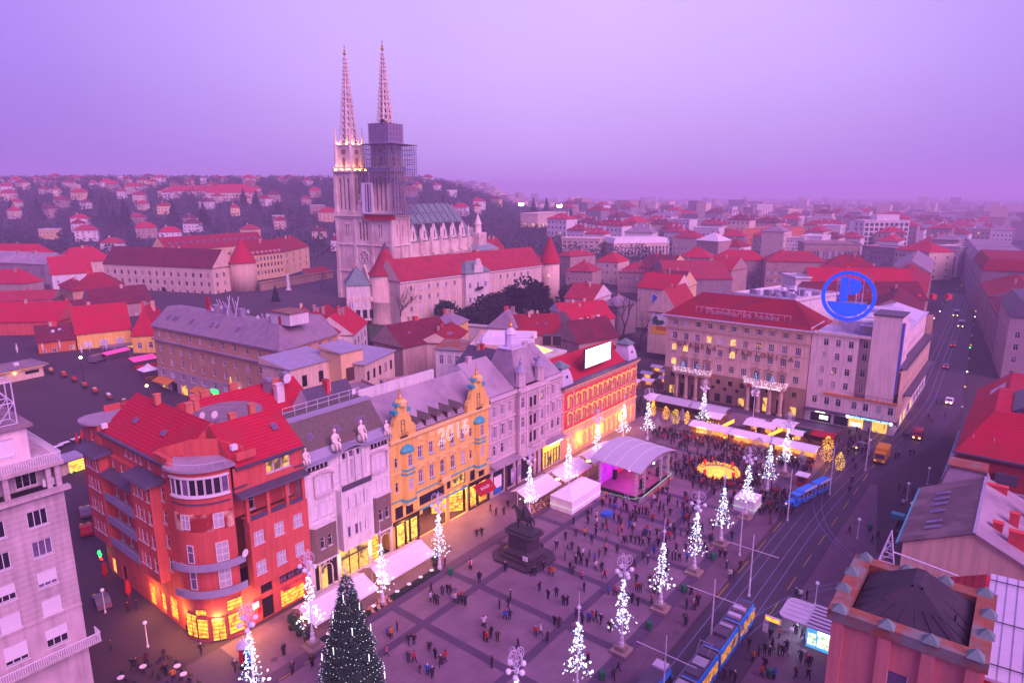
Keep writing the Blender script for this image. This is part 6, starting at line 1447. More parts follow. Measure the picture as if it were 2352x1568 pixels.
  for cx,cy in ((.6,.6),(w-.6,.6),(w-.6,w-.6),(.6,w-.6)):
   MB().lathe([(.85,20),(.75,31),(1.0,31.2),(.7,31.8),(.45,34.5),(.3,36.5),(.05,39.5)],8,cx,cy).build('corner_pinnacle','cath_pale',t)
  box('gallery','cath_pale',t,.4,.4,30.6,w-.4,w-.4,31.2)
  for i in range(8):
   a = PI/8+i*PI/4;q = MB();px,py = m+3.6*math.cos(a),m+3.6*math.sin(a);q.loft([[(px-.75*math.sin(a)*sg,py+.75*math.cos(a)*sg,31.2) for sg in (-1,1)]+[(px,py,36.5)],[(px-.75*math.sin(a)*sg-.3*math.cos(a),py+.75*math.cos(a)*sg-.3*math.sin(a),31.2) for sg in (-1,1)]+[(px-.3*math.cos(a),py-.3*math.sin(a),36.5)]]);q.build('spire_gable','cath_pale',t)
  # openwork spire: eight ribs, ring bands, crockets
  zs = [31.2]+[33+i*2.6 for i in range(14)];top = 70.0
  rad = lambda z: 3.9*(top-z)/(top-31.2)+.12
  ribs = MB();panels = MB()
  for i in range(8):
   a = PI/8+i*PI/4
   ribs.tube((m+rad(31.2)*math.cos(a),m+rad(31.2)*math.sin(a),31.2),(m+.12*math.cos(a),m+.12*math.sin(a),top),.34,.08,4)
  ribs.build('spire_ribs','cath_pale',t)
  for z in zs:
   q = MB().lathe([(rad(z)+.22,z-.22),(rad(z)+.22,z+.22),(rad(z)-.1,z+.22),(rad(z)-.1,z-.22)],8,m,m,a0=PI/8);q.build('spire_ring','cath_pale',t)
  for i in range(8):
   a0,a1 = PI/8+i*PI/4,PI/8+(i+1)*PI/4;q = MB()
   for z0_,z1_ in zip(zs,zs[1:]):
    p = lambda f,z: (m+rad(z)*(math.cos(a0)*(1-f)+math.cos(a1)*f), m+rad(z)*(math.sin(a0)*(1-f)+math.sin(a1)*f), z)
    zz = z0_+(z1_-z0_)*.62
    q.face([p(0,z0_),p(.3,z0_),p(.3,zz),p(0,z1_)]);q.face([p(.7,z0_),p(1,z0_),p(1,z1_),p(.7,zz)]);q.face([p(0,z1_),p(.3,zz),p(.5,zz+.5),p(.5,z1_)]);q.face([p(.7,zz),p(1,z1_),p(.5,z1_),p(.5,zz+.5)])
   q.build('spire_panel','cath_stone',t)
   q = MB()
   for k in range(22): z = 32.6+k*1.65;rr = rad(z)+.32;q.box(m+rr*math.cos(a0)-.2,m+rr*math.sin(a0)-.2,z,m+rr*math.cos(a0)+.2,m+rr*math.sin(a0)+.2,z+.55)
   tag(q.build('spire_crockets','cath_pale',t),None,None,None,'stuff')
  q = MB().lathe([(.5,69),(.75,69.6),(.3,70.2),(.45,70.8),(.1,71.4)],8,m,m);q.build('finial','gold',t)
  q = MB().box(m-.09,m-.09,71.2,m+.09,m+.09,73.0);q.box(m-.45,m-.07,72.2,m+.45,m+.07,72.4);q.build('spire_cross','gold',t)
  if lit_:
   for x,y,z in ((1.2,-.8,20.1),(4.8,-.8,20.1),(8.4,-.8,20.1),(w+.7,1.5,20.1),(w+.7,5,20.1),(w+.7,8.2,20.1),(2.5,.65,31.3),(7,.65,31.3),(w-.65,2.6,31.3),(w-.65,7,31.3)):
    box('floodlight','flood',t,x-.35,y-.1,z,x+.35,y+.1,z+.25)
  return t
 lit('flood',(1.0,.40,.05),150)
 tower(.3, True);tower(21.1, False)
 # nave
 y0,y1 = 13.5,73;b = MB();bays = 5
 wall(b,Wd-2,y0,0,1,y1-y0,0,25.5,[(4.6+k*8.6,6.6+k*8.6,10.5,17.0) for k in range(7)],.8);wall(b,2,y1,0,-1,y1-y0,0,25.5);wall(b,Wd-2,y1,-1,0,Wd-4,0,30);b.face([(2,y1,25.5),(Wd-2,y1,25.5),(15.5,y1,42)]);b.build('nave_wall','cath_stone',r)
 for k in range(7): box('window','cath_shadow',r,Wd-2.75,y0+4.6+k*8.6,10.5,Wd-2.65,y0+6.6+k*8.6,17.0)
 q = MB()
 for sg in (-1,1): q.face([(15.5+sg*13.8,y0,25.3),(15.5+sg*13.8,y1+.4,25.3),(15.5,y1-3.5,42.4),(15.5,y0,42.4)])
 q.face([(1.7,y1+.4,25.3),(29.3,y1+.4,25.3),(15.5,y1-3.5,42.4)]);q.build('nave_roof','copper_green',r)
 for k in range(10): yy = y0+2.6+k*5.6;MB().tube((29.2,yy,25.5),(15.6,yy,42.4),.28,.28,4).build('roof_seam','zinc_dark',r)
 for k in range(8):
  for f in (.28,.55,.82): o = MB().box(-.4,-.35,0,.4,.35,.7).build('roof_hatch','cath_shadow',r,(15.5+13.8*f,y0+5.3+k*5.6,25.3+17.1*(1-f)))
 MB().tube((15.5,y1-8,42.2),(15.5,y1-8,48.5),.22,.06).build('roof_cross','dark_metal',r)
 for k in range(6):      # gabled bays with buttresses between
  yc = y0+5.6+k*8.6;q = MB();q.loft([[(Wd-2,yc-3.2,25.3),(Wd-2,yc+3.2,25.3),(Wd-2,yc,33.2)],[(Wd-3.2,yc-3.2,25.3),(Wd-3.2,yc+3.2,25.3),(Wd-3.2,yc,33.2)]]);q.build('bay_gable','cath_pale',r)
  o = box('gable_window','cath_shadow',r,Wd-2.02,yc-.5,26.6,Wd-1.94,yc+.5,30.2);q = MB()
  for sg in (-1,1): q.face([(Wd-3,yc,33.2),(Wd-3,yc+sg*3.3,25.5),(20,yc,33.2)])
  q.build('bay_roof','zinc_dark',r)
  for off in (-4.3,) if k else (-4.3,): pass
  q = MB().box(Wd-2.05,yc+3.7,0,Wd+.6,yc+4.9,20);q.box(Wd-2.05,yc+3.75,20,Wd-.4,yc+4.85,27);q.build('buttress','cath_stone',r)
  MB().lathe([(.55,27),(.5,29),(.65,29.2),(.05,32)],6,Wd-1.1,yc+4.3).build('pinnacle','cath_pale',r)
 MB().tube((Wd-1.5,y0+1,18.5),(Wd-1.5,y1,18.5),.3,.3,4).build('string_course','cath_pale',r)
 # choir / sacristy end
 b = MB();b.box(8,y1,0,Wd+5,y1+15,18);b.build('sacristy_wall','cath_stone',r);q = MB();roof(q,8,y1-6,Wd+5,y1+15,18.1,7,'hip',.3,.2,0);q.build('sacristy_roof',['copper_pale','cath_stone'],r)
 MB().box(Wd-4,y1-1,0,Wd+2,y1+7,27).build('stair_wall','cath_stone',r);MB().lathe([(2.0,27),(1.8,31),(2.2,31.2),(.1,37)],8,Wd-1,y1+3).build('stair_turret','cath_pale',r)
 # scaffolding round the right tower
 s_ = thing('tower_scaffolding','tall metal scaffolding with netting wrapped round the right cathedral tower','scaffolding',r.matrix_basis@Vector((17.6,-1.6,37.8)),rz)
 X0,X1,Y0,Y1 = 0,17.0,0,17.0
 for k,z in enumerate([1.6+2.05*i for i in range(14)]):
  x0_ = 0 if z > 14 else 6.0
  q = MB();q.box(X0 if z > 14 else X1-2,Y0,z,X1,Y0+1.1,z+.14);q.box(X1-1.1,Y0+1.1,z,X1,Y1,z+.14);q.box(X0,Y1-1.1,z,X1-1.1,Y1,z+.14)
  if z > 14: q.box(X0,Y0+1.1,z,X0+1.1,Y1-1.1,z+.14)
  q.build('platform','scaffold_net' if k%3 else 'sign_blue',s_)
  q = MB();q.tube((X0 if z > 14 else X1-2,Y0,z+1.05),(X1,Y0,z+1.05),.10,.10,4);q.tube((X1,Y0,z+1.05),(X1,Y1,z+1.05),.10,.10,4);q.tube((X0 if z > 14 else X1-2,Y0,z+.55),(X1,Y0,z+.55),.05,.05,4);q.tube((X1,Y0,z+.55),(X1,Y1,z+.55),.05,.05,4);q.build('guard_rail','grey_metal',s_)
 q = MB()
 for i in range(11):
  f = i/10;zb = 14
  for y in (Y0,Y0+1.1): q.tube((X1*f,y,zb),(X1*f,y,30.5),.11,.11,4)
  for x in (X1,X1-1.1): q.tube((x,Y1*f,0),(x,Y1*f,30.5),.11,.11,4)
  q.tube((X0,Y1*f,14),(X0,Y1*f,30.5),.07,.07,4)
 for i in range(10):
  for k in range(7): z=1.6+k*4.1;q.tube((X1,Y1*i/10,z),(X1,Y1*(i+1)/10,z+2.05),.08,.08,4);(q.tube((X1*i/10,Y0,z),(X1*(i+1)/10,Y0,z+2.05),.045,.045,4) if z > 13 else None)
 q.build('standards','grey_metal',s_)
 box('banner','sign_white',s_,-.6,-.25,1.0,5.6,-.12,14.2);
 for x,w_ in ((1.4,.5),(2.6,.9),(4.0,.5)): box('banner_stripe','zinc_dark',s_,x,-.30,1.6,x+w_,-.26,13.8)
 box('work_deck','sign_red',s_,.4,-.3,-1.6,X1+.3,-.1,.6);box('deck_roof','copper_green',s_,-.2,-1.3,.7,X1+.6,-.05,.95)
 q = MB();q.box(3.2,1.8,30.6,13.4,12.4,39.0);q.build('net_wrap','scaffold_net',s_)
 q = MB()
 for i in range(6):
  f=i/5;q.tube((3.1+10.4*f,1.7,30.5),(3.1+10.4*f,1.7,40.0),.07,.07,4);q.tube((13.5,1.7+10.8*f,30.5),(13.5,1.7+10.8*f,40.0),.07,.07,4)
 for z in (32.6,34.7,36.8,38.9): q.tube((3.1,1.7,z),(13.5,1.7,z),.06,.06,4);q.tube((13.5,1.7,z),(13.5,12.5,z),.06,.06,4)
 q.build('upper_standards','grey_metal',s_);box('hoist','dark_metal',s_,10.4,1.4,39.2,11.8,2.4,40.4);box('top_deck','scaffold_net',s_,-.6,-.6,30.3,X1+.6,Y1+.6,30.55)
cathedral()
# archbishop's palace with round towers
def palace():
 L_,R_ = (918,647.5),(1244,608.5);ze,z0 = 24.0,6.5
 r = house('palace_range','long pink palace range with red roof between two round towers',L_,R_,ze,z0,14,'cream_plaster','tile_rose','gx',8.0,0,0);Wd = r['W']
 n = 17
 for z in (9.5,13.6,5.4):
  for i in range(n):
   x = 3+(Wd-6)*(i+.5)/n
   if abs(x-Wd*.47) > 7: put('window', winmesh(1.15,1.9,2,(.6,),'white_paint',True), r, (x,-.24,z));put('pane', panemesh(1.15,1.9,rnd.choice(['curtain','glass_sky','glass'])), r.children[-1])
 for i in range(n+1): x = 1.6+(Wd-3.6)*i/n;(box('pilaster','cream_white',r,x-.25,-.12,0,x+.25,.01,17) if abs(x-Wd*.47) > 8 else None)
 box('cornice','cream_white',r,-.2,-.5,16.9,Wd+.2,.0,17.35)
 # pavilion
 x0,x1 = Wd*.47-7,Wd*.47+7;b = MB();facade(r,b,x0,-2.4,0,14,0,18.0,[(x,z,1.3,2.3,2,(.6,),'white_paint','glass_sky',True,z > 9) for x in (2.4,7,11.6) for z in (5.4,11.6)],.25);wall(b,x1,-2.4,0,1,2.4,0,18);wall(b,x0,0,0,-1,2.4,0,18);b.face([(x0,-2.4,18),(x1,-2.4,18),(x1,2,18),(x0,2,18)]);b.build('pavilion_wall','cream_white',r)
 q = MB();roof(q,x0,-2.4,x1,7,18.1,4.5,'hip',.5,.3,0);q.build('pavilion_roof',['copper_green','cream_white'],r)
 q = MB();out = [(-2.6,18),(2.6,18),(2.4,20.5),(1.5,21.6),(1.4,22.6),(.6,23.8),(-.6,23.8),(-1.4,22.6),(-1.5,21.6),(-2.4,20.5)];xm=(x0+x1)/2;q.loft([[(xm+x,-3.0,z) for x,z in out],[(xm+x,-2.2,z) for x,z in out]]);q.build('pavilion_gable','cream_white',r)
 q = MB().box(xm-2,-3.6,10.9,xm+2,-2.4,11.1);q.box(xm-2,-3.6,11.1,xm+2,-3.5,12.0);q.build('balcony','dark_metal',r)
 g = G(883.5,743,7);t = thing('near_round_tower','broad round palace tower with red cone roof behind a big bare tree','tower',(g.x,g.y+6.6,5.5))
 MB().lathe([(7.4,0),(6.9,2.0),(6.7,9.5),(6.85,9.7),(6.85,10.0),(6.6,10.1),(6.5,20.6)],28).build('wall','ochre_light',t,smooth=True);MB().lathe([(7.2,20.4),(6.4,21.2),(4.2,24.6),(1.4,30.0),(1.1,30.2)],24).build('cone_roof','tile_rose',t);MB().lathe([(1.3,30.0),(.9,31.2),(.1,33)],10).build('roof_cap','zinc_dark',t)
 for a in (-2.3,-1.0): put('window', winmesh(1.1,1.9,2,(.6,),'white_paint',True), t, (6.62*math.cos(a),6.62*math.sin(a),14.6), a+math.pi/2)
 g = G(1262,700,5);t2 = thing('far_round_tower','slender round palace tower with red cone roof at the far end','tower',(18.5,326,5.0))
 MB().lathe([(5.0,0),(4.7,19.4)],22).build('wall','ochre_light',t2,smooth=True);MB().lathe([(5.5,19.2),(5.2,19.8),(.15,32)],20).build('cone_roof','tile_bright',t2)
 o = put('window', winmesh(1.0,1.6,2,(.6,),'white_paint',True), t2, (-.8,-4.92,12.6));put('pane', panemesh(1.0,1.6,'lit_soft'), o)
 h = house('arcaded_chapel_wing','cream chapel wing with arched panels, flags and a green hipped roof',(795,657),(850,655),22,8,14,'cream_white','copper_green','hip',7,0,0)
 for i in range(4):
  x = 1.5+i*2.6;o = put('window', winmesh(1.6,3.4,2,(.5,),'dark_metal',False,True), h, (x,-.2,1.0));put('pane', panemesh(1.6,3.4,'glass'), o)
  MB().lathe([(.95,0),(.95,.1)],14).build('arch_panel','cream_plaster',h,(x,-.02,8.6)).rotation_euler = (math.pi/2,0,0)
 q = MB().tube((1.2,-.1,6.0),(1.0,-2.0,8.6),.05);q.build('flag_pole','white_paint',h)
 for k,m_ in enumerate(('sign_red','sign_white','sign_blue')): q = MB();q.loft([[(1.0+k*.35,-1.9,5.6),(1.35+k*.35,-1.9,5.6),(1.3+k*.35,-1.9,8.0),(.95+k*.35,-1.9,8.0)],[(1.0+k*.35,-1.86,5.6),(1.35+k*.35,-1.86,5.6),(1.3+k*.35,-1.86,8.0),(.95+k*.35,-1.86,8.0)]]);q.build('flag_stripe',m_,h)
 house('palace_rear_tower','hipped red tower roof behind the palace range',(1097,585),(1165,585),24,8,13,'white_plaster','tile_rose','hip',9)
 house('palace_rear_house','broad red roof right of the hipped tower',(1165,592),(1212,596),20,8,14,'dull_plaster','tile_brown','hip',5)
 sheet('tower_lawn', [(s,t) for s,t in [ST(845,745,6.5),ST(850,785,6.5),ST(930,790,6.5),ST(990,755,6.5),ST(930,742,6.5)]], 6.6, 'grass')
 house('close_wall','long dark stone precinct wall behind the round red tower',(600,650),(765,622),13.5,8.5,1.2,'ochre_dark','ochre_dark','flat',.2,cat='wall')
 house('red_lean_to','low lean-to with red roof against the precinct wall',(715,632),(764,625),13,8.5,6,'ochre_dark','tile_red','shed',3)
 # gilded column monument
 g = G(663,668,9);t = thing('column_monument','white column with a gilded figure on the cathedral square','monument',(g.x,g.y,8.8));MB().lathe([(1.6,0),(1.4,1.2),(.9,1.3),(.7,8.4),(1.0,8.7),(.8,9.2)],12).build('column','white_stone',t);figure_seated(t,0,0,9.2,.9,'gold').name = 'statue'
palace()
# larger buildings further out
def slab(name, label, L_, R_, ze, z0, depth, wm, rm, cols, rows, ww=1.6, hh=1.6, rt='flat', rh=.8, p=None, f='white_paint', **k):
 Hh = ze-z0;return house(name, label, L_, R_, ze, z0, depth, wm, rm, rt, rh, cols, 2, [(1.2+i*(Hh-1.5)/rows, ww, min(hh,(Hh-1.5)/rows*.7), 2, (), f, p) for i in range(rows)], **k)
h = slab('columned_institute','broad stone institute with a round colonnaded front and pale attic roof',(1410,560),(1538,558),19.5,3,26,'ochre_light','white_stone',15,4,1.3,2.2,'mans',4)
for i in range(16): x = h['W']*(i+.5)/16;MB().lathe([(.7,3),(.6,13.5),(.9,14)],8,x,-.9).build('column','white_stone',h)
slab('pink_clinic','pink flat roofed clinic with long windows beyond the palace',(1290,548),(1378,550),22,3,18,'cream_plaster','white_plaster',7,6,2.6,1.4)
slab('pink_clinic_wing','lower pink wing in front of the clinic',(1310,590),(1368,585),20,3,12,'dull_plaster','tile_rose',4,3,1.4,1.6,'hip',3)
slab('red_hotel','long red orange hotel with band windows in the middle distance',(1682,528),(1848,522),24,2,22,'orange_plaster','flat_roof',18,4,2.4,1.4)
slab('pillared_hall','dark modern hall with tall white pillars',(1848,560),(1978,562),20,2,26,'dull_plaster','flat_roof',18,1,1.6,14)
slab('grey_office_slab','long pale grey office slab with small windows',(1750,545),(1848,548),21,2,14,'white_stone','white_plaster',15,6,1.5,1.2)
h = slab('white_grid_tower','white gridded tower block with a rooftop box on the right skyline',(1986,508),(2090,508),31,2,20,'white_plaster','white_plaster',9,6,3.4,3.2,f='white_paint',p='glass');box('roof_box','white_plaster',h,h['W']*.3,3,29.5,h['W']*.8,14,35)
slab('red_roof_school','cream school with a red hipped roof below the white tower block',(2056,572),(2135,580),20,2,20,'cream_plaster','tile_bright',9,4,1.4,1.7,'hip',5)
slab('portico_bank','grey classical bank with a tall columned portico facing the street',(2152,566),(2205,570),21.5,2,26,'white_stone','slate',3,1,2.0,16)
slab('brown_long_block','long brown block left of the red roof school',(1980,566),(2056,572),19.5,2,18,'dull_plaster','slate',8,4)
for i,(u0,u1,v,z,m_,rm) in enumerate([(1545,1600,545,24,'cream_plaster','tile_rose'),(1600,1650,552,26,'dull_plaster','white_plaster'),(1650,1700,565,22,'white_stone','tile_red'),(1560,1630,590,20,'dull_plaster','tile_bright'),(1640,1760,596,21,'dull_plaster','tile_bright'),(1760,1900,600,22,'dull_plaster','tile_rose'),(1900,2010,610,21,'dull_plaster','tile_red'),(1370,1420,600,18,'cream_plaster','tile_bright'),(1420,1500,625,15,'dull_plaster','tile_rose'),(1300,1360,622,16,'dull_plaster','tile_rose')]):
 house('town_house','%s town house, %s roof, %s mid distance house from the left'%({'cream_plaster':'cream','dull_plaster':'dull pink','white_stone':'white'}[m_],{'tile_rose':'rose','white_plaster':'white','tile_red':'dark red','tile_bright':'bright red'}[rm],['third','fourth','fifth','sixth','seventh','eighth','ninth','second','tenth','first'][i]),(u0,v),(u1,v+3),z,2,16,m_,rm,'hip',5,max(3,int((u1-u0)/9)),2,r3w(4,9,13,w=1.3,h=1.7),group='mid distance town houses')
# right hand row along the street: gables follow the kerb
rowlab = ['purple grey stone corner house with rounded attic at the right edge','dark rose house with long roof second in the right street row','dull red roofed house third in the right street row','broad stone palace with a red mansard fourth in the right street row','flat roofed house fifth in the right street row','slate house furthest in the right street row']
for k,(s0_,s1_,zz,m_,rm,rt) in enumerate([(206,238,20,'pale_grey','zinc_dark','mans'),(240,282,15,'grey_plaster','tile_brown','gx'),(284,332,16,'grey_plaster','tile_red','gx'),(334,402,22,'grey_plaster','tile_red','mans'),(404,460,20,'grey_plaster','slate','mans'),(462,540,20,'grey_plaster','slate','mans')]):
 t_s = lambda s: 72.5-(s-206)*.117
 p0 = W(s0_,t_s(s0_));p1 = W(s1_,t_s(s1_));
 # front faces the street (towards -t): run from far to near so that the outside looks at the road
 bldg('street_house',rowlab[k],(p1.x,p1.y),(p0.x,p0.y),26,0,zz,m_,rm,rt,5,r3w(1.0,5.6,9.6,13.4,w=1.3,h=2.0),int((s1_-s0_)/3.4),6,group='right street row')
for k,(s0_,s1_,zz) in enumerate([(186,235,20),(238,300,21),(303,372,22)]):
 t_l = lambda s: 51-(s-186)*.092;p0 = W(s0_,t_l(s0_));p1 = W(s1_,t_l(s1_))
 bldg('street_house',['dark long house first beyond the pink corner building on the left side of the street','rose roofed house second on the left side of the street','slate roofed house third on the left side of the street'][k],(p0.x,p0.y),(p1.x,p1.y),16,0,zz,'dull_plaster',['tile_brown','tile_red','slate'][k],'gx',5,r3w(1.0,5.4,9.4,13.2,w=1.3,h=1.9),12,3,group='left street row')
# trees
def crown_mesh(name, n, fn, size, m, seed):
 q = random.Random(seed);b = MB()
 for i in range(n):
  p = Vector(fn(q));a = Vector((q.gauss(0,1),q.gauss(0,1),q.gauss(0,1))).normalized();c = a.orthogonal().normalized();s_ = size*q.uniform(.6,1.4)
  b.face([p-a*s_, p+c*s_*.7, p+a*s_, p-c*s_*.7]) if q.random() < .5 else b.face([p-a*s_,p+c*s_,p+a*s_*.8])
 return b.mesh(name, m)
def blobfn(rx, rz, z0, k=5, seed=1):
 q0 = random.Random(seed);cs = [(q0.uniform(-.55,.55)*rx,q0.uniform(-.55,.55)*rx,z0+rz*(.5+q0.uniform(-.3,.4)),q0.uniform(.45,.7)*rx) for _ in range(k)]
 def fn(q):
  c = q.choice(cs);d = Vector((q.gauss(0,1),q.gauss(0,1),q.gauss(0,1))).normalized();rr = c[3]*q.uniform(.7,1.02)
  return (c[0]+d.x*rr,c[1]+d.y*rr,max(.5,c[2]+d.z*rr*(rz/rx)*.8))
 return fn
def conefn(r, h, z0):
 def fn(q):
  f = 1-math.sqrt(q.random());a = q.uniform(0,6.283);lay = .75+.25*abs(math.sin(f*26));rr = r*(1-f)*lay*q.uniform(.55,1.05)
  return (rr*math.cos(a),rr*math.sin(a),z0+f*h)
 return fn
def trunk_mesh(h, r): return MB().tube((0,0,-.4),(0,0,h),r,r*.4,7).mesh('trunk','bark')
def tree(name, label, loc, crown, trunk, sc_=1.0, rz=0.0, group=None):
 t = thing(name, label, 'tree', loc, rz, group);t.scale = (sc_,)*3;put('trunk', trunk, t);put('crown', crown, t);return t
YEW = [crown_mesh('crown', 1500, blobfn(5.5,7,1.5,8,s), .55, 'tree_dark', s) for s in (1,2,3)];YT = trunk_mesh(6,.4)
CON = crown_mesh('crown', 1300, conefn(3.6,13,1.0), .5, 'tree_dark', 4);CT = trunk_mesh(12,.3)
yl = ['low dark yew furthest left in front of the palace','rounded dark yew between the low yew and the tall yews','tall dark yew beside the palace pavilion','tallest broad dark yew in front of the palace','dark yew right of the tallest yew','dark yew beyond the far round tower','small dark yew right of the far tower']
for k,(u,v,s_) in enumerate([(1038,748,1.2),(1085,744,1.05),(1130,736,1.35),(1172,729,1.5),(1215,718,1.8),(1310,708,1.35),(1338,704,1.1)]):
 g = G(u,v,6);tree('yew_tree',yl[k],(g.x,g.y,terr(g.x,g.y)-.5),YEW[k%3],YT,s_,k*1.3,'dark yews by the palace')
def bare_tree(name, label, loc, h, seed, sc_=1.0, group=None):
 q = random.Random(seed);tr = MB();br = MB()
 def grow(p, d, l, r, lev):
  e = p+d*l;(tr if lev < 2 else br).tube(p, e, r, r*.65, 5 if lev < 2 else 3)
  if lev >= 6: return
  for _ in range(2 if lev < 1 else 3 if lev < 4 else 2):
   nd = (d+Vector((q.gauss(0,.45),q.gauss(0,.45),q.gauss(.12,.3)))).normalized();grow(e, nd, l*q.uniform(.66,.86), r*.58, lev+1)
 grow(Vector((0,0,-.3)), Vector((q.gauss(0,.05),q.gauss(0,.05),1)).normalized(), h*.26, h*.026, 0)
 t = thing(name, label, 'tree', loc, 0, group);t.scale = (sc_,)*3;tr.build('trunk','bark',t);tag(br.build('branches','tree_bare',t),None,None,None,'stuff')
for k,(u,v,h_,z) in enumerate([(920,752,19,6),(985,735,14,6),(1250,690,13,5),(1430,775,20,3),(1470,800,19,3),(1395,770,15,3),(1310,655,11,5),(740,665,11,9)]):
 g = G(u,v,z);bare_tree('bare_tree',['big bare tree in front of the near round tower','smaller bare tree right of the near round tower','bare tree beside the far round tower','tall bare tree behind the red bank','bare tree left of the billboard wall','bare tree among the red roofs behind the bank','bare tree beyond the far round tower','bare tree by the precinct wall of the cathedral'][k],(g.x,g.y,z-.6),h_,20+k,1.0,'bare winter trees')
g = G(634,697,8.5);tree('fir_tree','dark pointed fir tree on the cathedral square behind the tan block',(g.x,g.y,8.3),CON,CT,.62)
# hill quarter and far town
def hillside():
 q = random.Random(11);protos = {}
 walls = ['cream_plaster','white_plaster','cream_yellow','dull_plaster','white_stone'];roofs = ['tile_bright','tile_rose','tile_red','tile_brown']
 word = {'cream_plaster':'cream','white_plaster':'white','cream_yellow':'pale yellow','dull_plaster':'dull pink','white_stone':'off white'};rword = {'tile_bright':'bright red','tile_rose':'rose','tile_red':'red','tile_brown':'dark red'}
 spots = []
 for k in range(1500):
  X = q.uniform(-760,-20);Y = q.uniform(480,1130)
  u = 1176+FOC*X/(Y*.976);
  if not (-30 < u < 1290) or (u > 770 and q.random() < .72): continue
  if Y < 560 and q.random() < .75: continue
  if all((X-a)**2+(Y-b)**2 > 30**2 for a,b,_ in spots): spots.append((X,Y,u))
  if len(spots) >= 105: break
 tiers = {'lower':[],'middle':[],'upper':[]}
 for X,Y,u in spots: tiers['lower' if Y < 680 else 'middle' if Y < 880 else 'upper'].append((u,X,Y))
 for tn,lst in tiers.items():
  for i,(u,X,Y) in enumerate(sorted(lst)):
   wm,rm = q.choice(walls),q.choice(roofs);w_,d_,h_ = q.choice([(11,9,6.5),(14,10,8),(9,9,8),(17,11,9)]);key = (wm,rm,w_)
   flat = q.random() < .14
   if flat: key = (wm,'white_plaster',w_)
   if key not in protos:
    b = MB().box(-w_/2,-d_/2,-3,w_/2,d_/2,h_);q2 = MB()
    if flat: q2.box(-w_/2-.3,-d_/2-.3,h_,w_/2+.3,d_/2+.3,h_+.5)
    else: roof(q2,-w_/2,-d_/2,w_/2,d_/2,h_+.15,h_*.5,'hip',.6,.15,0);q2.box(-w_*.2,-.4,h_,-w_*.2+.9,.4,h_*1.55+.8,1)
    protos[key] = (b.mesh('wall',wm),q2.mesh('roof',[key[1],wm]))
   t = thing('hillside_house','%s hillside house, %s roof, %s from the left in the %s tier'%(word[wm],'flat white' if flat else rword[rm],nth(i+1),tn),'house',(X,Y,terr(X,Y)),q.uniform(-.5,.5),'houses on the hillside')
   put('wall',protos[key][0],t);put('roof',protos[key][1],t)
   nw = 3 if w_ < 12 else 4
   for zz in ((1.2,4.2) if h_ < 9 else (1.2,4.0,6.6)):
    for j in range(nw): put('window', simplewin(1.15,1.45,1,(),'cream_white',q.choice(['glass_sky','lit_soft'] if q.random() < .12 else ['glass','glass_sky'])), t, (-w_/2+w_*(j+.5)/nw,-d_/2-.15,zz))
 # the big school on the crest
 def far(name, label, u0, u1, Y, zb, zt, depth, wm, rm, rt, rh, nf, rows, p=None):
  X0,X1 = (u0-1176)/FOC*Y*.976,(u1-1176)/FOC*Y*.976;Hh = zt-zb
  return bldg(name,label,(X0,Y),(X1,Y+6),depth,zb,zt,wm,rm,rt,rh,[(1.5+i*(Hh-2)/rows,2.0,(Hh-2)/rows*.6,2,(),'white_paint',p) for i in range(rows)],nf,2)
 far('crest_school','long cream school with red hipped roofs on the crest of the hill',362,500,850,46,60,30,'cream_plaster','tile_bright','hip',7,18,3)
 far('crest_school_wing','right wing of the cream crest school with a taller red pavilion roof',472,580,825,44,58,26,'cream_plaster','tile_bright','hip',10,15,3)
 far('crest_hall','faint long hall on the far left crest',120,235,1090,66,78,30,'dull_plaster','tile_brown','hip',7,10,2)
 far('white_tower_slab','slim white tower slab standing alone on the hazy right plain',1685,1700,1000,3,37,14,'white_plaster','white_plaster','flat',.8,3,7)
 far('striped_tower_block','grey tower block with striped balconies on the hazy plain',1742,1782,1050,3,40,18,'white_stone','flat_roof','flat',.8,6,9,'glass')
 far('domed_block','pale block with a stepped top right of the striped tower',1815,1850,980,3,32,20,'cream_plaster','flat_roof','flat',3,5,5)
 slab('rose_factory','long low rose roofed works at the foot of the hill',(235,518),(478,520),24,12,18,'dull_plaster','tile_brown',16,1,2.4,2.2,'gx',5)
 # individual dark conifers
 for k,(u,v,s_) in enumerate([(90,505,1.9),(240,505,2.0),(290,525,2.2),(265,525,1.6),(400,510,1.7),(470,520,1.9),(590,480,1.6),(210,470,1.6),(640,505,1.6),(1225,520,2.6),(1255,510,2.4),(1310,520,1.9),(560,470,1.5),(30,500,1.6)]):
  lo,hi = 300.,1400.
  for _ in range(40):
   md = (lo+hi)/2;d = ray(u,v);z = CAM_H+d[2]*md/d[1];x = d[0]*md/d[1]
   if z > terr(x,md): lo = md
   else: hi = md
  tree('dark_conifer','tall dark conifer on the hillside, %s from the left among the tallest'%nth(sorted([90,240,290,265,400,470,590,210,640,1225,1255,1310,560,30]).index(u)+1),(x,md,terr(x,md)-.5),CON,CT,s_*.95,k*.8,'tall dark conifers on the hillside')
 # the wood that covers the slopes between the houses
 b = MB();q = random.Random(5);n = 0
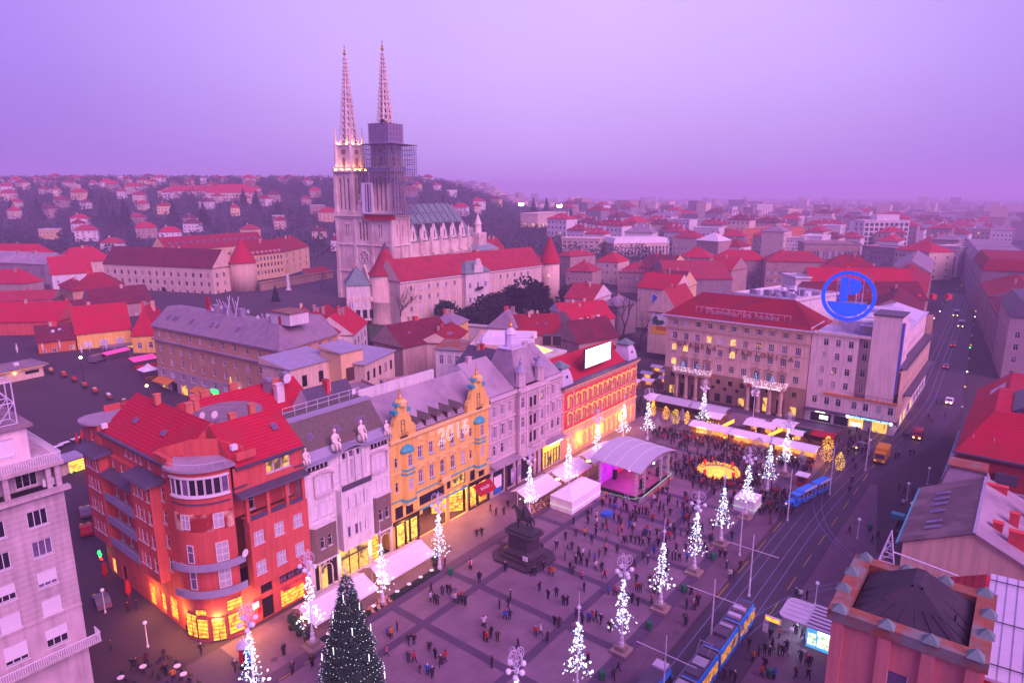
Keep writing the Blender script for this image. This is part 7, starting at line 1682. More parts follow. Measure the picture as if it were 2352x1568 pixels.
 while n < 5200:
  X = q.uniform(-820,340);Y = 400+760*q.random()**.8;u = 1176+FOC*X/(Y*.976)
  if not (-60 < u < 1560): continue
  if u > 560 and u < 770 and Y < 470: continue
  if X > -150 and Y < 455: continue
  if any((X-a)**2+(Y-c)**2 < 9**2 for a,c,_ in spots): continue
  if any(abs(X-a*Y/c) < 9.5 and 0 < c-Y < 34 for a,c,_ in spots) and q.random() < .93: continue
  n += 1;z = terr(X,Y);hh = q.uniform(6,12);rr = q.uniform(2.4,4.6);mi = q.choice([0,0,1,2])
  for _ in range(26):
   d = Vector((q.gauss(0,1),q.gauss(0,1),q.gauss(0,1))).normalized();p = Vector((X,Y,z+hh*.55))+Vector((d.x*rr,d.y*rr,d.z*hh*.5));a = Vector((q.gauss(0,1),q.gauss(0,1),q.gauss(0,1))).normalized();c = a.orthogonal().normalized();s_ = q.uniform(.6,1.5)
   b.face([p-a*s_,p+c*s_,p+a*s_],mi)
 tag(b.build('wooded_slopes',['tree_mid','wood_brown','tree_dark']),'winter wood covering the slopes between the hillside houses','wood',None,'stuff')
hillside()
def far_town():
 q = random.Random(23);walls = ['cream_plaster','white_plaster','dull_plaster','grey_plaster','white_stone'];roofs = ['tile_bright','tile_rose','tile_red','tile_brown','slate','white_plaster']
 word = {'cream_plaster':'cream','white_plaster':'white','grey_plaster':'grey','dull_plaster':'dull pink','white_stone':'off white'};rword = {'tile_bright':'bright red','tile_rose':'rose','tile_red':'red','tile_brown':'dark red','slate':'slate','white_plaster':'flat white'}
 spots = []
 for k in range(4000):
  Y = q.uniform(430,1150);u = q.uniform(1290,2420);X = (u-1176)/FOC*Y*.976
  s,t = (X-O.x)*DX+(Y-O.y)*DY,(X-O.x)*DY-(Y-O.y)*DX
  if 20 < t < 92 and s < 900 and u > 2050: continue
  if Y < 560 and u < 2160: continue
  if all((X-a)**2+(Y-b)**2 > 31**2 for a,b,_ in spots): spots.append((X,Y,u))
  if len(spots) >= 170: break
 meshes = {}
 bands = {'nearer':[],'middle':[],'farther':[]}
 for X,Y,u in spots: bands['nearer' if Y < 640 else 'middle' if Y < 860 else 'farther'].append((u,X,Y))
 for bn,lst in bands.items():
  for i,(u,X,Y) in enumerate(sorted(lst)):
   wm,rm = q.choice(walls),q.choice(roofs);w_,d_,h_ = q.choice([(24,15,15),(30,16,18),(18,15,14),(22,18,22)]);key = (wm,rm,w_)
   if key not in meshes:
    b = MB().box(-w_/2,-d_/2,-2,w_/2,d_/2,h_);q2 = MB()
    if rm == 'white_plaster': roof(q2,-w_/2,-d_/2,w_/2,d_/2,h_+.1,.8,'flat',.2,.1,0)
    else:
     roof(q2,-w_/2,-d_/2,w_/2,d_/2,h_+.15,5,'hip',.6,.15,0)
     for cx in (-.25,.05,.3): q2.box(w_*cx,-1,h_+2,w_*cx+1.2,0,h_+6.5,1)
     for cx in (-.3,0,.3): q2.box(w_*cx-.7,-d_*.36,h_,w_*cx+.7,-d_*.2,h_+2.3,1)
    meshes[key] = (b.mesh('wall',wm),q2.mesh('roof',[rm,wm]))
   t = thing('town_block','%s town block, %s roof, %s from the left in the %s belt'%(word[wm],rword[rm],nth(i+1),bn),'house',(X,Y,terr(X,Y)),RE+q.uniform(-.15,.15) if q.random() < .7 else RE+1.57,'blocks of the town on the plain')
   put('wall',meshes[key][0],t);put('roof',meshes[key][1],t)
   if Y < 800:
    nw = int(w_/4)
    for zz in range(3,int(h_)-3,5):
     for j in range(nw): put('window', simplewin(1.6,2.2,1,(),'white_paint','lit_soft' if q.random() < .05 else 'glass'), t, (-w_/2+w_*(j+.5)/nw,-d_/2-.15,zz))
 b = MB()
 for k in range(2600):
  Y = 1000+2600*q.random()**1.5;u = q.uniform(1330 if Y < 1700 else 1000,2450);X = (u-1176)/FOC*Y*.976
  w_,d_,h_ = q.uniform(14,40),q.uniform(10,24),q.uniform(7,17)*(2.2 if q.random() < .05 else 1);a = RE+q.choice([0,1.57])+q.uniform(-.1,.1);ca,sa = math.cos(a),math.sin(a);z = terr(X,Y)-1
  P = [(X+ca*x-sa*y,Y+sa*x+ca*y) for x,y in ((-w_/2,-d_/2),(w_/2,-d_/2),(w_/2,d_/2),(-w_/2,d_/2))];b.prism(P,z,z+h_,q.choice([0,1,2]),q.choice([3,4,5]))
 tag(b.build('distant_town',['dull_plaster','grey_plaster','cream_plaster','tile_brown','tile_red','slate']),'hazy mass of distant town roofs on the plain','town',None,'stuff')
 # stadium floodlights glowing in the haze, and scattered street lamps of the far town
 lit('stadium_glow',(.75,.92,1.0),90)
 for k,(u,v) in enumerate([(1197,470),(1285,474)]):
  g = ray(u,v);Y = 820;t = thing('floodlight_mast',['left stadium floodlight mast glowing white in the haze','right stadium floodlight mast glowing white in the haze'][k],'floodlight',(g[0]*Y/g[1],Y,terr(g[0]*Y/g[1],Y)));zt = CAM_H+g[2]*Y/g[1]-t.location.z
  MB().tube((0,0,-2),(0,0,zt),.6,.3,6).build('mast','steel',t)
  for i in range(6): box('lamp_panel','stadium_glow',t,-3+i%3*2.1,-.3,zt-1+i//3*1.6,-1.4+i%3*2.1,.1,zt+.2+i//3*1.6)
 slab('stadium_stand','low pale stadium stand with a lit front beneath the floodlights',(1235,492),(1300,488),36,22,20,'cream_plaster','white_plaster',8,1,2.4,3,p='lit_yellow')
far_town()
# haze
mh = bpy.data.materials.new('haze_air');mh.use_nodes = True;n_ = mh.node_tree;n_.nodes.remove(n_.nodes['Principled BSDF'])
pv = n_.nodes.new('ShaderNodeVolumePrincipled');pv.inputs['Color'].default_value = (.86,.73,1.0,1);pv.inputs['Density'].default_value = .00042;pv.inputs['Anisotropy'].default_value = 0.0
n_.links.new(pv.outputs[0], n_.nodes['Material Output'].inputs['Volume'])
hz_ = MB().box(-5600,-900,-30,5600,7000,134).build('haze', mh);hz_['kind'] = 'stuff';hz_['label'] = 'thin purple evening haze over the town'
# materials of the square
mat('flake_blue',(.35,.55,1.0),.6,0,emit=2.2,nosample=True)
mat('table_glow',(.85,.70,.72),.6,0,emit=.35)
mat('chair_cane',(.62,.34,.16),.8,.1)
lit('lit_hot',(1.0,.55,.12),14)
mat('stage_floor_m',(.22,.07,.12),.5,.2,.6)
lit('stage_back',(.55,.01,.55),1.0,var=.6,scale=.8,col2=(.45,.03,.9));lit('stage_red',(.6,.01,.04),1.0,var=.3,scale=.8)  # stage lighting put into the back walls as their own glow
lit('spot_pink',(1.0,.05,.55),45);lit('spot_violet',(.35,.05,1.0),45);lit('spot_red',(1.0,.03,.05),45)
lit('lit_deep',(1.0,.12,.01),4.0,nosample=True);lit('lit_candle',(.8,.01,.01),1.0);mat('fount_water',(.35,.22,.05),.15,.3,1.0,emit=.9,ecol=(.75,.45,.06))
lit('lit_bar',(1.0,.50,.12),2.5)
lit('lit_stall',(1.0,.42,.07),1.0,var=.3,scale=1.5,col2=(.7,.2,.05))
mat('bin_dark',(.01,.05,.03),.7,.2)
mat('silver_twig',(.40,.34,.42),.5,.1)
lit('tram_glow',(.62,.22,.03),1.0,var=.8,scale=2.4,col2=(.10,.04,.05))
lit('neon_cyan2',(.08,.45,.85),.7);lit('kiosk_goods',(.9,.75,.45),1.7,var=.5,scale=3,col2=(.15,.35,.30));lit('led_orange',(1.0,.22,.01),3.0,var=.5,scale=4,col2=(.2,.02,.01))
lit('lit_eave',(1.0,.35,.10),2.2);lit('lamp_bright',(1.0,.95,.6),40);lit('pink_glow',(.9,.05,.25),.8)
# lamps with snowflake light trees
def flake(b, p, r, q, mi):
 a = Vector((q.gauss(0,1),q.gauss(0,1),q.gauss(0,.6))).normalized();u = a.orthogonal().normalized();v = a.cross(u)
 for k in range(3):
  d = u*math.cos(k*math.pi/3)+v*math.sin(k*math.pi/3);w = a.cross(d)*(r*.13)
  b.face([p-d*r-w,p+d*r-w,p+d*r+w,p-d*r+w],mi)
def flake_tree(seed, h0=2.9, h1=9.6, rb=1.4):
 q = random.Random(seed);b = MB()
 for i in range(185):
  f = q.random()**1.15;z = h0+(h1-h0)*f;tier = .55+.45*(1-((f*5.2)%1));rr = (rb*(1-f)**.8+.22)*tier*math.sqrt(q.uniform(.05,1));a = q.uniform(0,6.283)
  flake(b, Vector((rr*math.cos(a),rr*math.sin(a),z)), q.uniform(.08,.17), q, 1 if q.random() < .35 else 0)
 for k in range(9):
  a = k*2.4;z = h0+.1+(k%3)*.35
  flake(b, Vector((1.75*math.cos(a),1.75*math.sin(a),z)), .17, q, 0)
 return b.mesh('snowflake_lights',['bulb','flake_blue'])
FT_ = [flake_tree(k) for k in range(3)]
lamp_parts = {}
def lamp_protos():
 b = MB().lathe([(.34,.0),(.34,.5),(.24,.6),(.26,1.2),(.17,1.4),(.19,1.7),(.12,1.9),(.10,3.0),(.13,3.1),(.085,3.3),(.07,10.4),(.12,10.5),(.06,10.7)],10);lamp_parts['pole'] = b.mesh('pole','lilac_metal')
 b = MB().lathe([(.06,10.4),(.05,11.2),(.22,11.3),(.26,11.5),(.12,11.7),(.05,11.9),(.03,13.4)],8);lamp_parts['finial'] = b.mesh('finial','lilac_metal')
 b = MB()
 for k in range(4):
  a = k*math.pi/2+.4;ca,sa = math.cos(a),math.sin(a);P = lambda r,z: (r*ca,r*sa,z)
  b.path([P(.05,10.6),P(.45,10.9),P(.8,10.9),P(.95,11.2)],.045,5)
  b.path([P(.45+.55*math.cos(t),12.3+.75*math.sin(t)) for t in [i*math.pi/6 for i in range(12)]],.04,4,0,True);b.path([P(.5+.26*math.cos(t),12.45+.36*math.sin(t)) for t in [i*math.pi/4 for i in range(8)]],.03,4,0,True);b.tube(P(.05,10.7),P(.3,11.7),.04)
 b.tube((0,0,10.5),(0,0,12.6),.06,.03);lamp_parts['scrolls'] = b.mesh('scrollwork','lilac_metal')
 lamp_parts['globe'] = MB().ball((0,0,0),.30,10,7).mesh('globe','lamp_off',True)
 b = MB().box(-1.15,-1.15,0,1.15,1.15,.38);lamp_parts['plinth'] = b.mesh('plinth','step_stone')
 b = MB().box(-.62,-.62,.38,.62,.62,.95);lamp_parts['pedestal'] = b.mesh('pedestal','step_stone')
lamp_protos()
def lamp(s, t, kind, label, base=True, lights=True):
 r = thing('lamp_post',label,'lamp post',W(s,t,.012),rnd.uniform(0,1.5),'tall lamp posts of the square');z = .9 if base else 0
 put('pole',lamp_parts['pole'],r,(0,0,z))
 if base: put('plinth',lamp_parts['plinth'],r,(0,0,0),RS-r.rotation_euler.z);put('pedestal',lamp_parts['pedestal'],r,(0,0,0),RS-r.rotation_euler.z)
 if kind == 'C':
  put('scrollwork',lamp_parts['scrolls'],r,(0,0,z-.4))
  for k in range(4):
   a = k*math.pi/2+.4
   for rr,zz in ((.95,11.0),): put('globe',lamp_parts['globe'],r,(rr*math.cos(a),rr*math.sin(a),zz+z-.4))
  for k in range(2): a = k*math.pi+1.2;put('globe',lamp_parts['globe'],r,(.5*math.cos(a),.5*math.sin(a),10.2+z-.4))
 else: put('finial',lamp_parts['finial'],r,(0,0,z-.4))
 if lights:
  tag(put('snowflake_lights',FT_[int(abs(s)*3)%3],r,(0,0,z-.3)),None,None,None,'stuff')
south = [(-2.9,'C'),(8.6,'F'),(19.1,'C'),(30.3,'F'),(41.9,'C'),(52.8,'F'),(64.6,'C'),(76.8,'F'),(88.1,'C')]
for i,(s,k) in enumerate(south):
 lamp(s,41.1,k,'%s snowflake lit lamp post in the south row counting from the camera, %s top'%(nth(i+1),'globe' if k == 'C' else 'spike'))
north = [(-15.2,13.6,'C'),(-4.6,9.4,'C'),(7.2,9.4,'F'),(18.7,9.4,'C'),(41.9,9.6,'C'),(55.2,9.4,'F'),(68.6,7.8,'C'),(84.5,5.4,'F'),(89.4,9.2,'C'),(104.5,16.6,'C')]
for i,(s,t,k) in enumerate(north):
 lamp(s,t,k,'%s snowflake lit lamp post in the north row counting from the camera, %s top'%(nth(i+1),'globe' if k == 'C' else 'spike'),base=s < 0)
lamp(108.5,27.5,'C','plain globe lamp post without lights among the market huts',False,False)
# Christmas tree
def xmas_tree():
 g = W(-6.9,20.2);r = thing('christmas_tree','tall dark christmas tree wound with white light strings','christmas tree',(g.x,g.y,0.01));q = random.Random(3)
 MB().tube((0,0,0),(0,0,15.5),.32,.05,8).build('trunk','bark',r)
 b = MB()
 for i in range(15500):
  f = 1-math.sqrt(q.random());z = 1.0+f*14.8;lay = .80+.20*((1-f)*11 % 1);R_ = 3.75*(1-f)**.82*lay+.12;a = q.uniform(0,6.283);lump = 1+.10*math.sin(a*5+z*1.7)+.07*math.sin(a*9-z*2.3);rr = R_*lump*(.45+.58*q.random()**.5)
  p = Vector((rr*math.cos(a),rr*math.sin(a),z-.12*rr));d = Vector((math.cos(a),math.sin(a),q.uniform(-.5,.15))).normalized();w = d.cross(Vector((0,0,1))).normalized()*q.uniform(.05,.11);l = q.uniform(.22,.5)
  b.face([p-w,p+w,p+d*l+Vector((0,0,q.uniform(-.1,.1)))],q.choice([0,0,1]))
 tag(b.build('needles',['fir_green','tree_dark'],r),None,None,None,'stuff')
 b = MB()
 for k in range(15):
  f = (k+.4)/15.2;zb = 1.2+f*14.2
  for j in range(int(46*(1-f)**.8)+6):
   a = j*6.283/(int(46*(1-f)**.8)+6);R_ = 3.95*(1-f)**.82+.14;z = zb+.34*math.sin(a*3+k*1.3)*(1-f)+.12*math.sin(a*7+k)
   rr = R_*(1+.08*math.sin(a*5+z*1.7));b.ball((rr*math.cos(a),rr*math.sin(a),z-.1*rr),.024+.016*q.random(),4,3,0 if q.random() < .75 else 1)
 tag(b.build('light_strings',['bulb','flake_blue'],r),None,None,None,'stuff')
 for k in range(16):
  a,f = k*2.4,.08+.8*(k/16);R_ = 4.0*(1-f)**.82+.1;MB().tube((R_*math.cos(a),R_*math.sin(a),1.2+f*14),(R_*math.cos(a),R_*math.sin(a),2.1+f*14),.035).build('icicle_light','bulb',r)
 MB().lathe([(.05,15.6),(.10,16.0),(.02,16.6)],6).build('tree_tip','lilac_metal',r)
xmas_tree()
# equestrian monument
def monument():
 g = W(29.6,17.6);r = thing('equestrian_monument','dark bronze horse and rider on a tall dark stone pedestal','statue',(g.x,g.y,.012),RE)   # local x = t, rider looks to -x
 def oct_(lx,ly,c): return [(-lx+c,-ly),(lx-c,-ly),(lx,-ly+c),(lx,ly-c),(lx-c,ly),(-lx+c,ly),(-lx,ly-c),(-lx,-ly+c)]
 MB().prism(oct_(4.6,3.9,1.6),0,.35).build('lower_step','plinth_stone',r);MB().prism(oct_(3.5,2.7,1.0),.35,.75).build('middle_step','plinth_stone',r)
 q = MB();q.loft([[(x,y,z) for x,y in oct_(3.0*k,2.1*k,.6)] for k,z in ((1.0,.75),(1.0,1.3),(.92,1.45),(.88,1.7),(.8,1.95),(.78,3.9),(.82,4.2),(.92,4.35))]);q.build('pedestal','plinth_stone',r)
 MB().prism(oct_(2.95,2.0,.7),4.35,4.62).build('pedestal_cornice','plinth_stone',r);MB().prism(oct_(2.5,1.5,.4),4.62,4.85).build('statue_base','bronze',r)
 box('wreath_card','sign_white',r,1.5,-2.35,1.0,2.4,-2.2,1.7)
 # horse: one skinned body
 me = bpy.data.meshes.new('horse');V = [];E_ = [];Rr = []
 def add(p, rad, par=None):
  V.append(p);Rr.append(rad);
  if par is not None: E_.append((par,len(V)-1))
  return len(V)-1
 hip = add((.95,0,2.05),(.50,.52));mid = add((.1,0,1.95),(.52,.54),hip);ch = add((-.75,0,2.05),(.48,.52),mid);nk = add((-1.15,0,2.55),(.30,.36),ch);nk2 = add((-1.45,0,3.0),(.21,.26),nk);hd = add((-1.68,0,3.15),(.17,.2),nk2);mz = add((-2.05,0,2.7),(.12,.14),hd);add((-2.15,0,2.55),(.10,.11),mz)
 for sy,k in ((-.26,0),(.26,1)):
  a = add((.95,sy,1.5),(.26,.24),hip);b_ = add((.75+.25*k,sy,1.0),(.16,.15),a);c = add((1.05+.25*k,sy,.72),(.11,.11),b_);d = add((.95+.3*k,sy,.2),(.08,.08),c);add((.85+.3*k,sy,.06),(.11,.10),d)
  a = add((-.8,sy,1.5),(.2,.2),ch);
  if k: b_ = add((-1.2,sy,1.3),(.13,.13),a);c = add((-1.35,sy,.85),(.09,.09),b_);add((-1.15,sy,.65),(.1,.1),c)
  else: b_ = add((-.85,sy,.95),(.13,.13),a);c = add((-.82,sy,.3),(.08,.08),b_);add((-.88,sy,.06),(.11,.1),c)
 t1 = add((1.45,0,2.2),(.16,.16),hip);t2 = add((1.75,0,1.8),(.18,.18),t1);add((1.8,0,1.05),(.08,.08),t2)
 me.from_pydata(V,E_,[]);o = bpy.data.objects.new('horse',me);COL.objects.link(o);md = o.modifiers.new('s','SKIN');
 for i,v in enumerate(me.skin_vertices[0].data): v.radius = Rr[i];v.use_root = (i == 0)
 sb = o.modifiers.new('b','SUBSURF');sb.levels = 1;sb.render_levels = 1
 dg = bpy.context.evaluated_depsgraph_get();m2 = bpy.data.meshes.new_from_object(o.evaluated_get(dg));bpy.data.objects.remove(o);m2.materials.clear();m2.materials.append(M('bronze'));m2.polygons.foreach_set('use_smooth',[True]*len(m2.polygons));h = put('horse',m2,r,(0,0,4.85));h.scale = (1.12,1.12,1.12)
 # rider
 V.clear();E_.clear();Rr.clear();me = bpy.data.meshes.new('rider')
 pl = add((0,0,2.45),(.30,.27));tr = add((-.03,0,2.95),(.27,.24),pl);shd = add((-.02,0,3.35),(.24,.3),tr);nk = add((-.05,0,3.6),(.12,.12),shd);add((-.08,0,3.82),(.17,.17),nk);
 for sy in (-1,1):
  a = add((-.25,.42*sy,2.3),(.19,.19),pl);b_ = add((-.35,.56*sy,1.75),(.14,.14),a);add((-.3,.56*sy,1.25),(.11,.11),b_)
  a = add((-.02,.38*sy,3.25),(.13,.13),shd);b_ = add((.08 if sy < 0 else -.25,.5*sy,2.9),(.1,.1),a);add((-.45,.35*sy,2.75 if sy > 0 else 2.95),(.08,.08),b_)
 me.from_pydata(V,E_,[]);o = bpy.data.objects.new('rider',me);COL.objects.link(o);o.modifiers.new('s','SKIN')
 for i,v in enumerate(me.skin_vertices[0].data): v.radius = Rr[i];v.use_root = (i == 0)
 sb = o.modifiers.new('b','SUBSURF');sb.levels = 1;sb.render_levels = 1
 dg = bpy.context.evaluated_depsgraph_get();m2 = bpy.data.meshes.new_from_object(o.evaluated_get(dg));bpy.data.objects.remove(o);m2.materials.clear();m2.materials.append(M('bronze'));m2.polygons.foreach_set('use_smooth',[True]*len(m2.polygons));h = put('rider',m2,r,(0,0,4.85));h.scale = (1.12,1.12,1.12)
 MB().lathe([(.17,4.1),(.22,4.25),(.16,4.45),(.03,4.95)],8,-.08,0).build('plume_hat','bronze',r,(0,0,4.9));q = MB();q.loft([[(.2,-.42,3.3),(.2,.42,3.3),(.35,.45,3.3),(.35,-.45,3.3)],[(.55,-.62,2.1),(.55,.62,2.1),(.95,.7,2.2),(.95,-.7,2.2)]]);q.build('cloak','bronze',r,(0,0,5.2))
monument()
# cafe awnings along the north side
def awning(name, label, s0, s1, t0, t1, zf, zb, m='awning_white'):
 r = thing(name, label, 'awning', W(s0,t1), RS, 'cafe awnings');Wd = s1-s0;d = t1-t0;n = 6;q = MB()
 for k in range(n):       # sagging cloth in strips
  for i in range(2):
   f0,f1 = i/2,(i+1)/2;sag = lambda f: -.10*math.sin(math.pi*f);P = lambda x,f,dz=0: (x,f*d,zf+(zb-zf)*f+sag(f)+dz)
   x0,x1 = Wd*k/n,Wd*(k+1)/n;q.loft([[P(x0,f0),P(x1,f0),P(x1,f1),P(x0,f1)],[P(x0,f0,-.05),P(x1,f0,-.05),P(x1,f1,-.05),P(x0,f1,-.05)]])
 q.build('canvas',m,r)
 q = MB();A = [(0,-.02,zf),(Wd,-.02,zf),(Wd,-.04,zf-.32),(0,-.04,zf-.32)];q.face(A);q.build('valance',m,r)
 MB().tube((0,d,zb),(Wd,d,zb),.16,.16,8).build('roller',m,r)
 q = MB();q.loft([[(0,d,zb+.1),(Wd,d,zb+.1),(Wd,d+1.6,zb-.5),(0,d+1.6,zb-.5)],[(0,d,zb+.04),(Wd,d,zb+.04),(Wd,d+1.6,zb-.56),(0,d+1.6,zb-.56)]]);q.build('back_canvas',m,r)
 for x in (.1,Wd/2,Wd-.1): MB().tube((x,d-.1,0),(x,d-.1,zb),.05).build('post','white_paint',r);MB().tube((x,d-.1,zb-.3),(x,0,zf-.05),.03).build('arm','white_paint',r)
 return r
awning('cafe_awning','long white cafe awning with plants behind the christmas tree',-3.9,6.9,5.8,8.9,2.6,3.6)
awning('cafe_awning','long white cafe awning in front of the white and yellow buildings',8.2,18.5,5.8,8.7,2.6,3.8)
awning('cafe_awning','nearest cream cafe awning in front of the beige palace',41.8,51.8,6.8,9.9,2.6,3.7)
awning('cafe_awning','second cream cafe awning in front of the beige palace',52.7,62.8,7.0,10.1,2.6,3.7)
awning('cafe_awning','furthest cream cafe awning in front of the red bank',63.8,74.5,7.2,10.0,2.6,3.7)
def cafe(s0, s1, lab, warm):
 k = 0;n = int((s1-s0)/1.9)
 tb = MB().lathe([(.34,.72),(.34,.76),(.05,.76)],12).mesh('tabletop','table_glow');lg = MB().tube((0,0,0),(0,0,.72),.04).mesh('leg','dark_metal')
 for i in range(n):
  s = s0+(i+.5)*(s1-s0)/n
  t = thing('cafe_table','%s round cafe table from the camera along %s'%(nth(i+1),lab),'table',W(s,9.55 if not warm else 9.2,.012),0,'cafe tables');put('tabletop',tb,t);put('leg',lg,t)
 if not warm: sheet('cafe_planter',[(s0-.3,8.9),(s0-.3,10.0),(s1+.2,10.0),(s1+.2,8.9)],.26,'tree_dark',th=.25)
cafe(-3.2,6.3,'the white awning behind the christmas tree',False);cafe(8.6,18.0,'the white awning by the yellow building',False)
def chair_mesh():
 b = MB().box(-.22,-.22,.42,.22,.22,.47);b.box(-.22,.18,.47,.22,.23,.92)
 for x in (-.2,.17):
  for y in (-.2,.18): b.box(x,y,0,x+.03,y+.03,.42)
 return b.mesh('chair','chair_cane')
CH = chair_mesh();CH2 = CH.copy();CH2.materials[0] = M('dark_metal')
def chairs(name, s0, s1, rows, lab, group):
 i = 0
 for t in rows:
  n = int((s1-s0)/1.05)
  for k in range(n):
   i += 1;tag(put('cafe_chair',CH,None,W(s0+(k+.5)*(s1-s0)/n,t,.012),RS+rnd.uniform(-.5,.5)+rnd.choice([0,3.14])),'%s light wooden cafe chair along %s'%(nth(i),lab),'chair',group)
chairs('c',41.0,61,(9.0,10.3),'the cream awnings, counting from the nearer end','cafe chairs under the cream awnings')
chairs('c',4.2,8.4,(9.2,10.2),'the gap between the two white awnings','cafe chairs between the white awnings')
tb2 = MB().lathe([(.4,.70),(.42,.75),(.05,.75)],10).mesh('tabletop','white_paint');tl2 = MB().tube((0,0,0),(0,0,.7),.05).mesh('leg','dark_metal')
for i in range(16):
 s,t = -24.5+(i%4)*2.3+rnd.uniform(-.5,.5),-3+(i//4)*2.6+rnd.uniform(-.5,.5);r = thing('street_table','%s small table of the street cafe beside the pale stone block'%nth(i+1),'table',W(s,t,.012),0,'street cafe tables');put('tabletop',tb2 if i%3 else tl2,r);put('leg',tl2,r)
 for k in range(3): a = k*2.1+i;tag(put('cafe_chair',CH2,None,W(s+.75*math.cos(a),t+.75*math.sin(a),.012),a+1.57),'%s dark chair of the street cafe beside the pale stone block'%nth(i*3+k+1),'chair','street cafe chairs')
for i,(s,t,z) in enumerate([(-4.1,6.9,2.9),(7.5,8.6,2.9),(41.2,9.6,3.0),(52.2,8.8,3.0),(63.4,8.8,3.0)]):
 r = thing('heater_lamp',['warm lamp at the near end of the first white awning','warm lamp between the two white awnings','warm twin lamp at the near end of the cream awnings','warm lamp between the first and second cream awnings','warm lamp between the second and third cream awnings'][i],'lamp',W(s,t,.012),0,'warm awning lamps');MB().tube((0,0,0),(0,0,z),.05).build('post','lilac_metal',r)
 for dx in (-.25,.25): MB().ball((dx,0,z),.15,8,5).build('globe','lit_hot',r)
for i,(s,t) in enumerate([(-4.2,4.1),(-4.3,6.0),(-4.4,7.9),(18.9,8.2)]):
 g = W(s,t);r = thing('potted_bush',['first potted bush at the near end of the white awning','second potted bush at the near end of the white awning','third potted bush at the near end of the white awning','potted bush at the far end of the white awnings'][i],'bush',(g.x,g.y,.012),0,'potted bushes');MB().lathe([(.35,0),(.45,.55),(.4,.55)],10).build('pot','dark_metal',r);put('foliage',crown_mesh('foliage',260,blobfn(.75,1.5,.5,5,i),.13,'fir_green',i),r)
# advertising columns
def ad_column(s, t, label, z=.012, dark=True):
 r = thing('advertising_column',label,'column',W(s,t,z),.3);MB().lathe([(.75,0),(.75,.3),(.62,.35),(.62,2.9),(.8,2.95)],14).build('drum','black' if dark else 'sign_white',r);MB().lathe([(.95,2.95),(.9,3.1),(.5,3.6),(.12,3.85),(.05,4.2)],14).build('cap','zinc_light',r)
 for k in range(4):
  a = k*1.57+.4;MB().arc(0,0,.62,.65,a,a+1.0,.8,2.6,5).build('poster',['poster','sign_white','sign_red','sign_blue'][k],r)
ad_column(-11.9,5.8,'dark advertising column near the red corner building');
# tents and stage
def tent(name, label, s0, s1, t0, t1, h, peak, z=.012):
 r = thing(name, label, 'tent', W(s0,t1,z), RS);Wd,D_ = s1-s0,t1-t0
 for k,(a,c) in enumerate((((0,0),(Wd,0)),((Wd,0),(Wd,D_)),((Wd,D_),(0,D_)),((0,D_),(0,0)))):
  q = MB();n = max(2,int(math.hypot(c[0]-a[0],c[1]-a[1])/2.4))
  for i in range(n):
   f0,f1 = i/n,(i+1)/n;p0 = (a[0]+(c[0]-a[0])*f0,a[1]+(c[1]-a[1])*f0);p1 = (a[0]+(c[0]-a[0])*f1,a[1]+(c[1]-a[1])*f1);m_ = ((p0[0]+p1[0])/2*.995+Wd/2*.005,(p0[1]+p1[1])/2*.995+D_/2*.005)
   q.face([(*p0,0),(*m_,0),(*m_,h),(*p0,h)]);q.face([(*m_,0),(*p1,0),(*p1,h),(*m_,h)])
  q.build('wall_panel','tent_white',r)
 q = MB();e_ = .12
 if Wd > D_*1.5: q.loft([[(-e_,-e_,h),(Wd+e_,-e_,h),(Wd+e_,D_+e_,h),(-e_,D_+e_,h)],[(D_*.5,D_*.42,peak),(Wd-D_*.5,D_*.42,peak),(Wd-D_*.5,D_*.58,peak),(D_*.5,D_*.58,peak)]])
 else: q.loft([[(-e_,-e_,h),(Wd+e_,-e_,h),(Wd+e_,D_+e_,h),(-e_,D_+e_,h)],[(Wd*.3,D_*.3,h+(peak-h)*.5),(Wd*.7,D_*.3,h+(peak-h)*.5),(Wd*.7,D_*.7,h+(peak-h)*.5),(Wd*.3,D_*.7,h+(peak-h)*.5)],[(Wd*.47,D_*.47,peak),(Wd*.53,D_*.47,peak),(Wd*.53,D_*.53,peak),(Wd*.47,D_*.53,peak)]])
 q.build('roof','tent_white',r);q = MB()
 for a,c in (((0,0),(Wd,0)),((Wd,0),(Wd,D_)),((Wd,D_),(0,D_)),((0,D_),(0,0))): q.tube((*a,h),(*c,h),.06)
 for a in ((0,0),(Wd,0),(Wd,D_),(0,D_)): q.tube((*a,0),(*a,h),.05)
 q.build('frame','white_paint',r);return r
tr = tent('white_tent','long white marquee tent with a light string beside the stage',46.3,56.4,11.2,15.9,2.55,4.1)
tent('white_tent','small square white tent around the lamp post near the fountain',66.6,70.6,38.3,41.9,2.5,3.5);
def light_string(label, pts, n, z):
 b = MB();L_ = sum((Vector(b_)-Vector(a)).length for a,b_ in zip(pts,pts[1:]));
 for a,b_ in zip(pts,pts[1:]):
  a,b_ = Vector(a),Vector(b_);m_ = max(2,int(n*(b_-a).length/L_))
  for i in range(m_):
   f = i/m_;p = a.lerp(b_,f);b.ball((p.x,p.y,p.z-.10*math.sin(math.pi*((f*m_/6)%1))),.05,4,3,i%3)
 o = tag(b.build('light_string',['bulb_gold','bulb_green','flake_blue']),label,'light string',None,'stuff');return o
W3 = lambda s,t,z: tuple(W(s,t,z))
light_string('coloured light string along the marquee tent and stage barrier',[W3(46.2,11.1,1.05),W3(46.2,16.0,1.05),W3(56.5,16.05,1.05),W3(57.0,22.6,1.1),W3(59.0,23.6,1.1),W3(72.6,23.2,1.1),W3(73.4,21.2,1.1)],190,0)
light_string('coloured light string round the small square tent',[W3(66.5,38.0,1.0),W3(66.4,42.1,1.0),W3(70.8,42.1,1.0)],50,0)
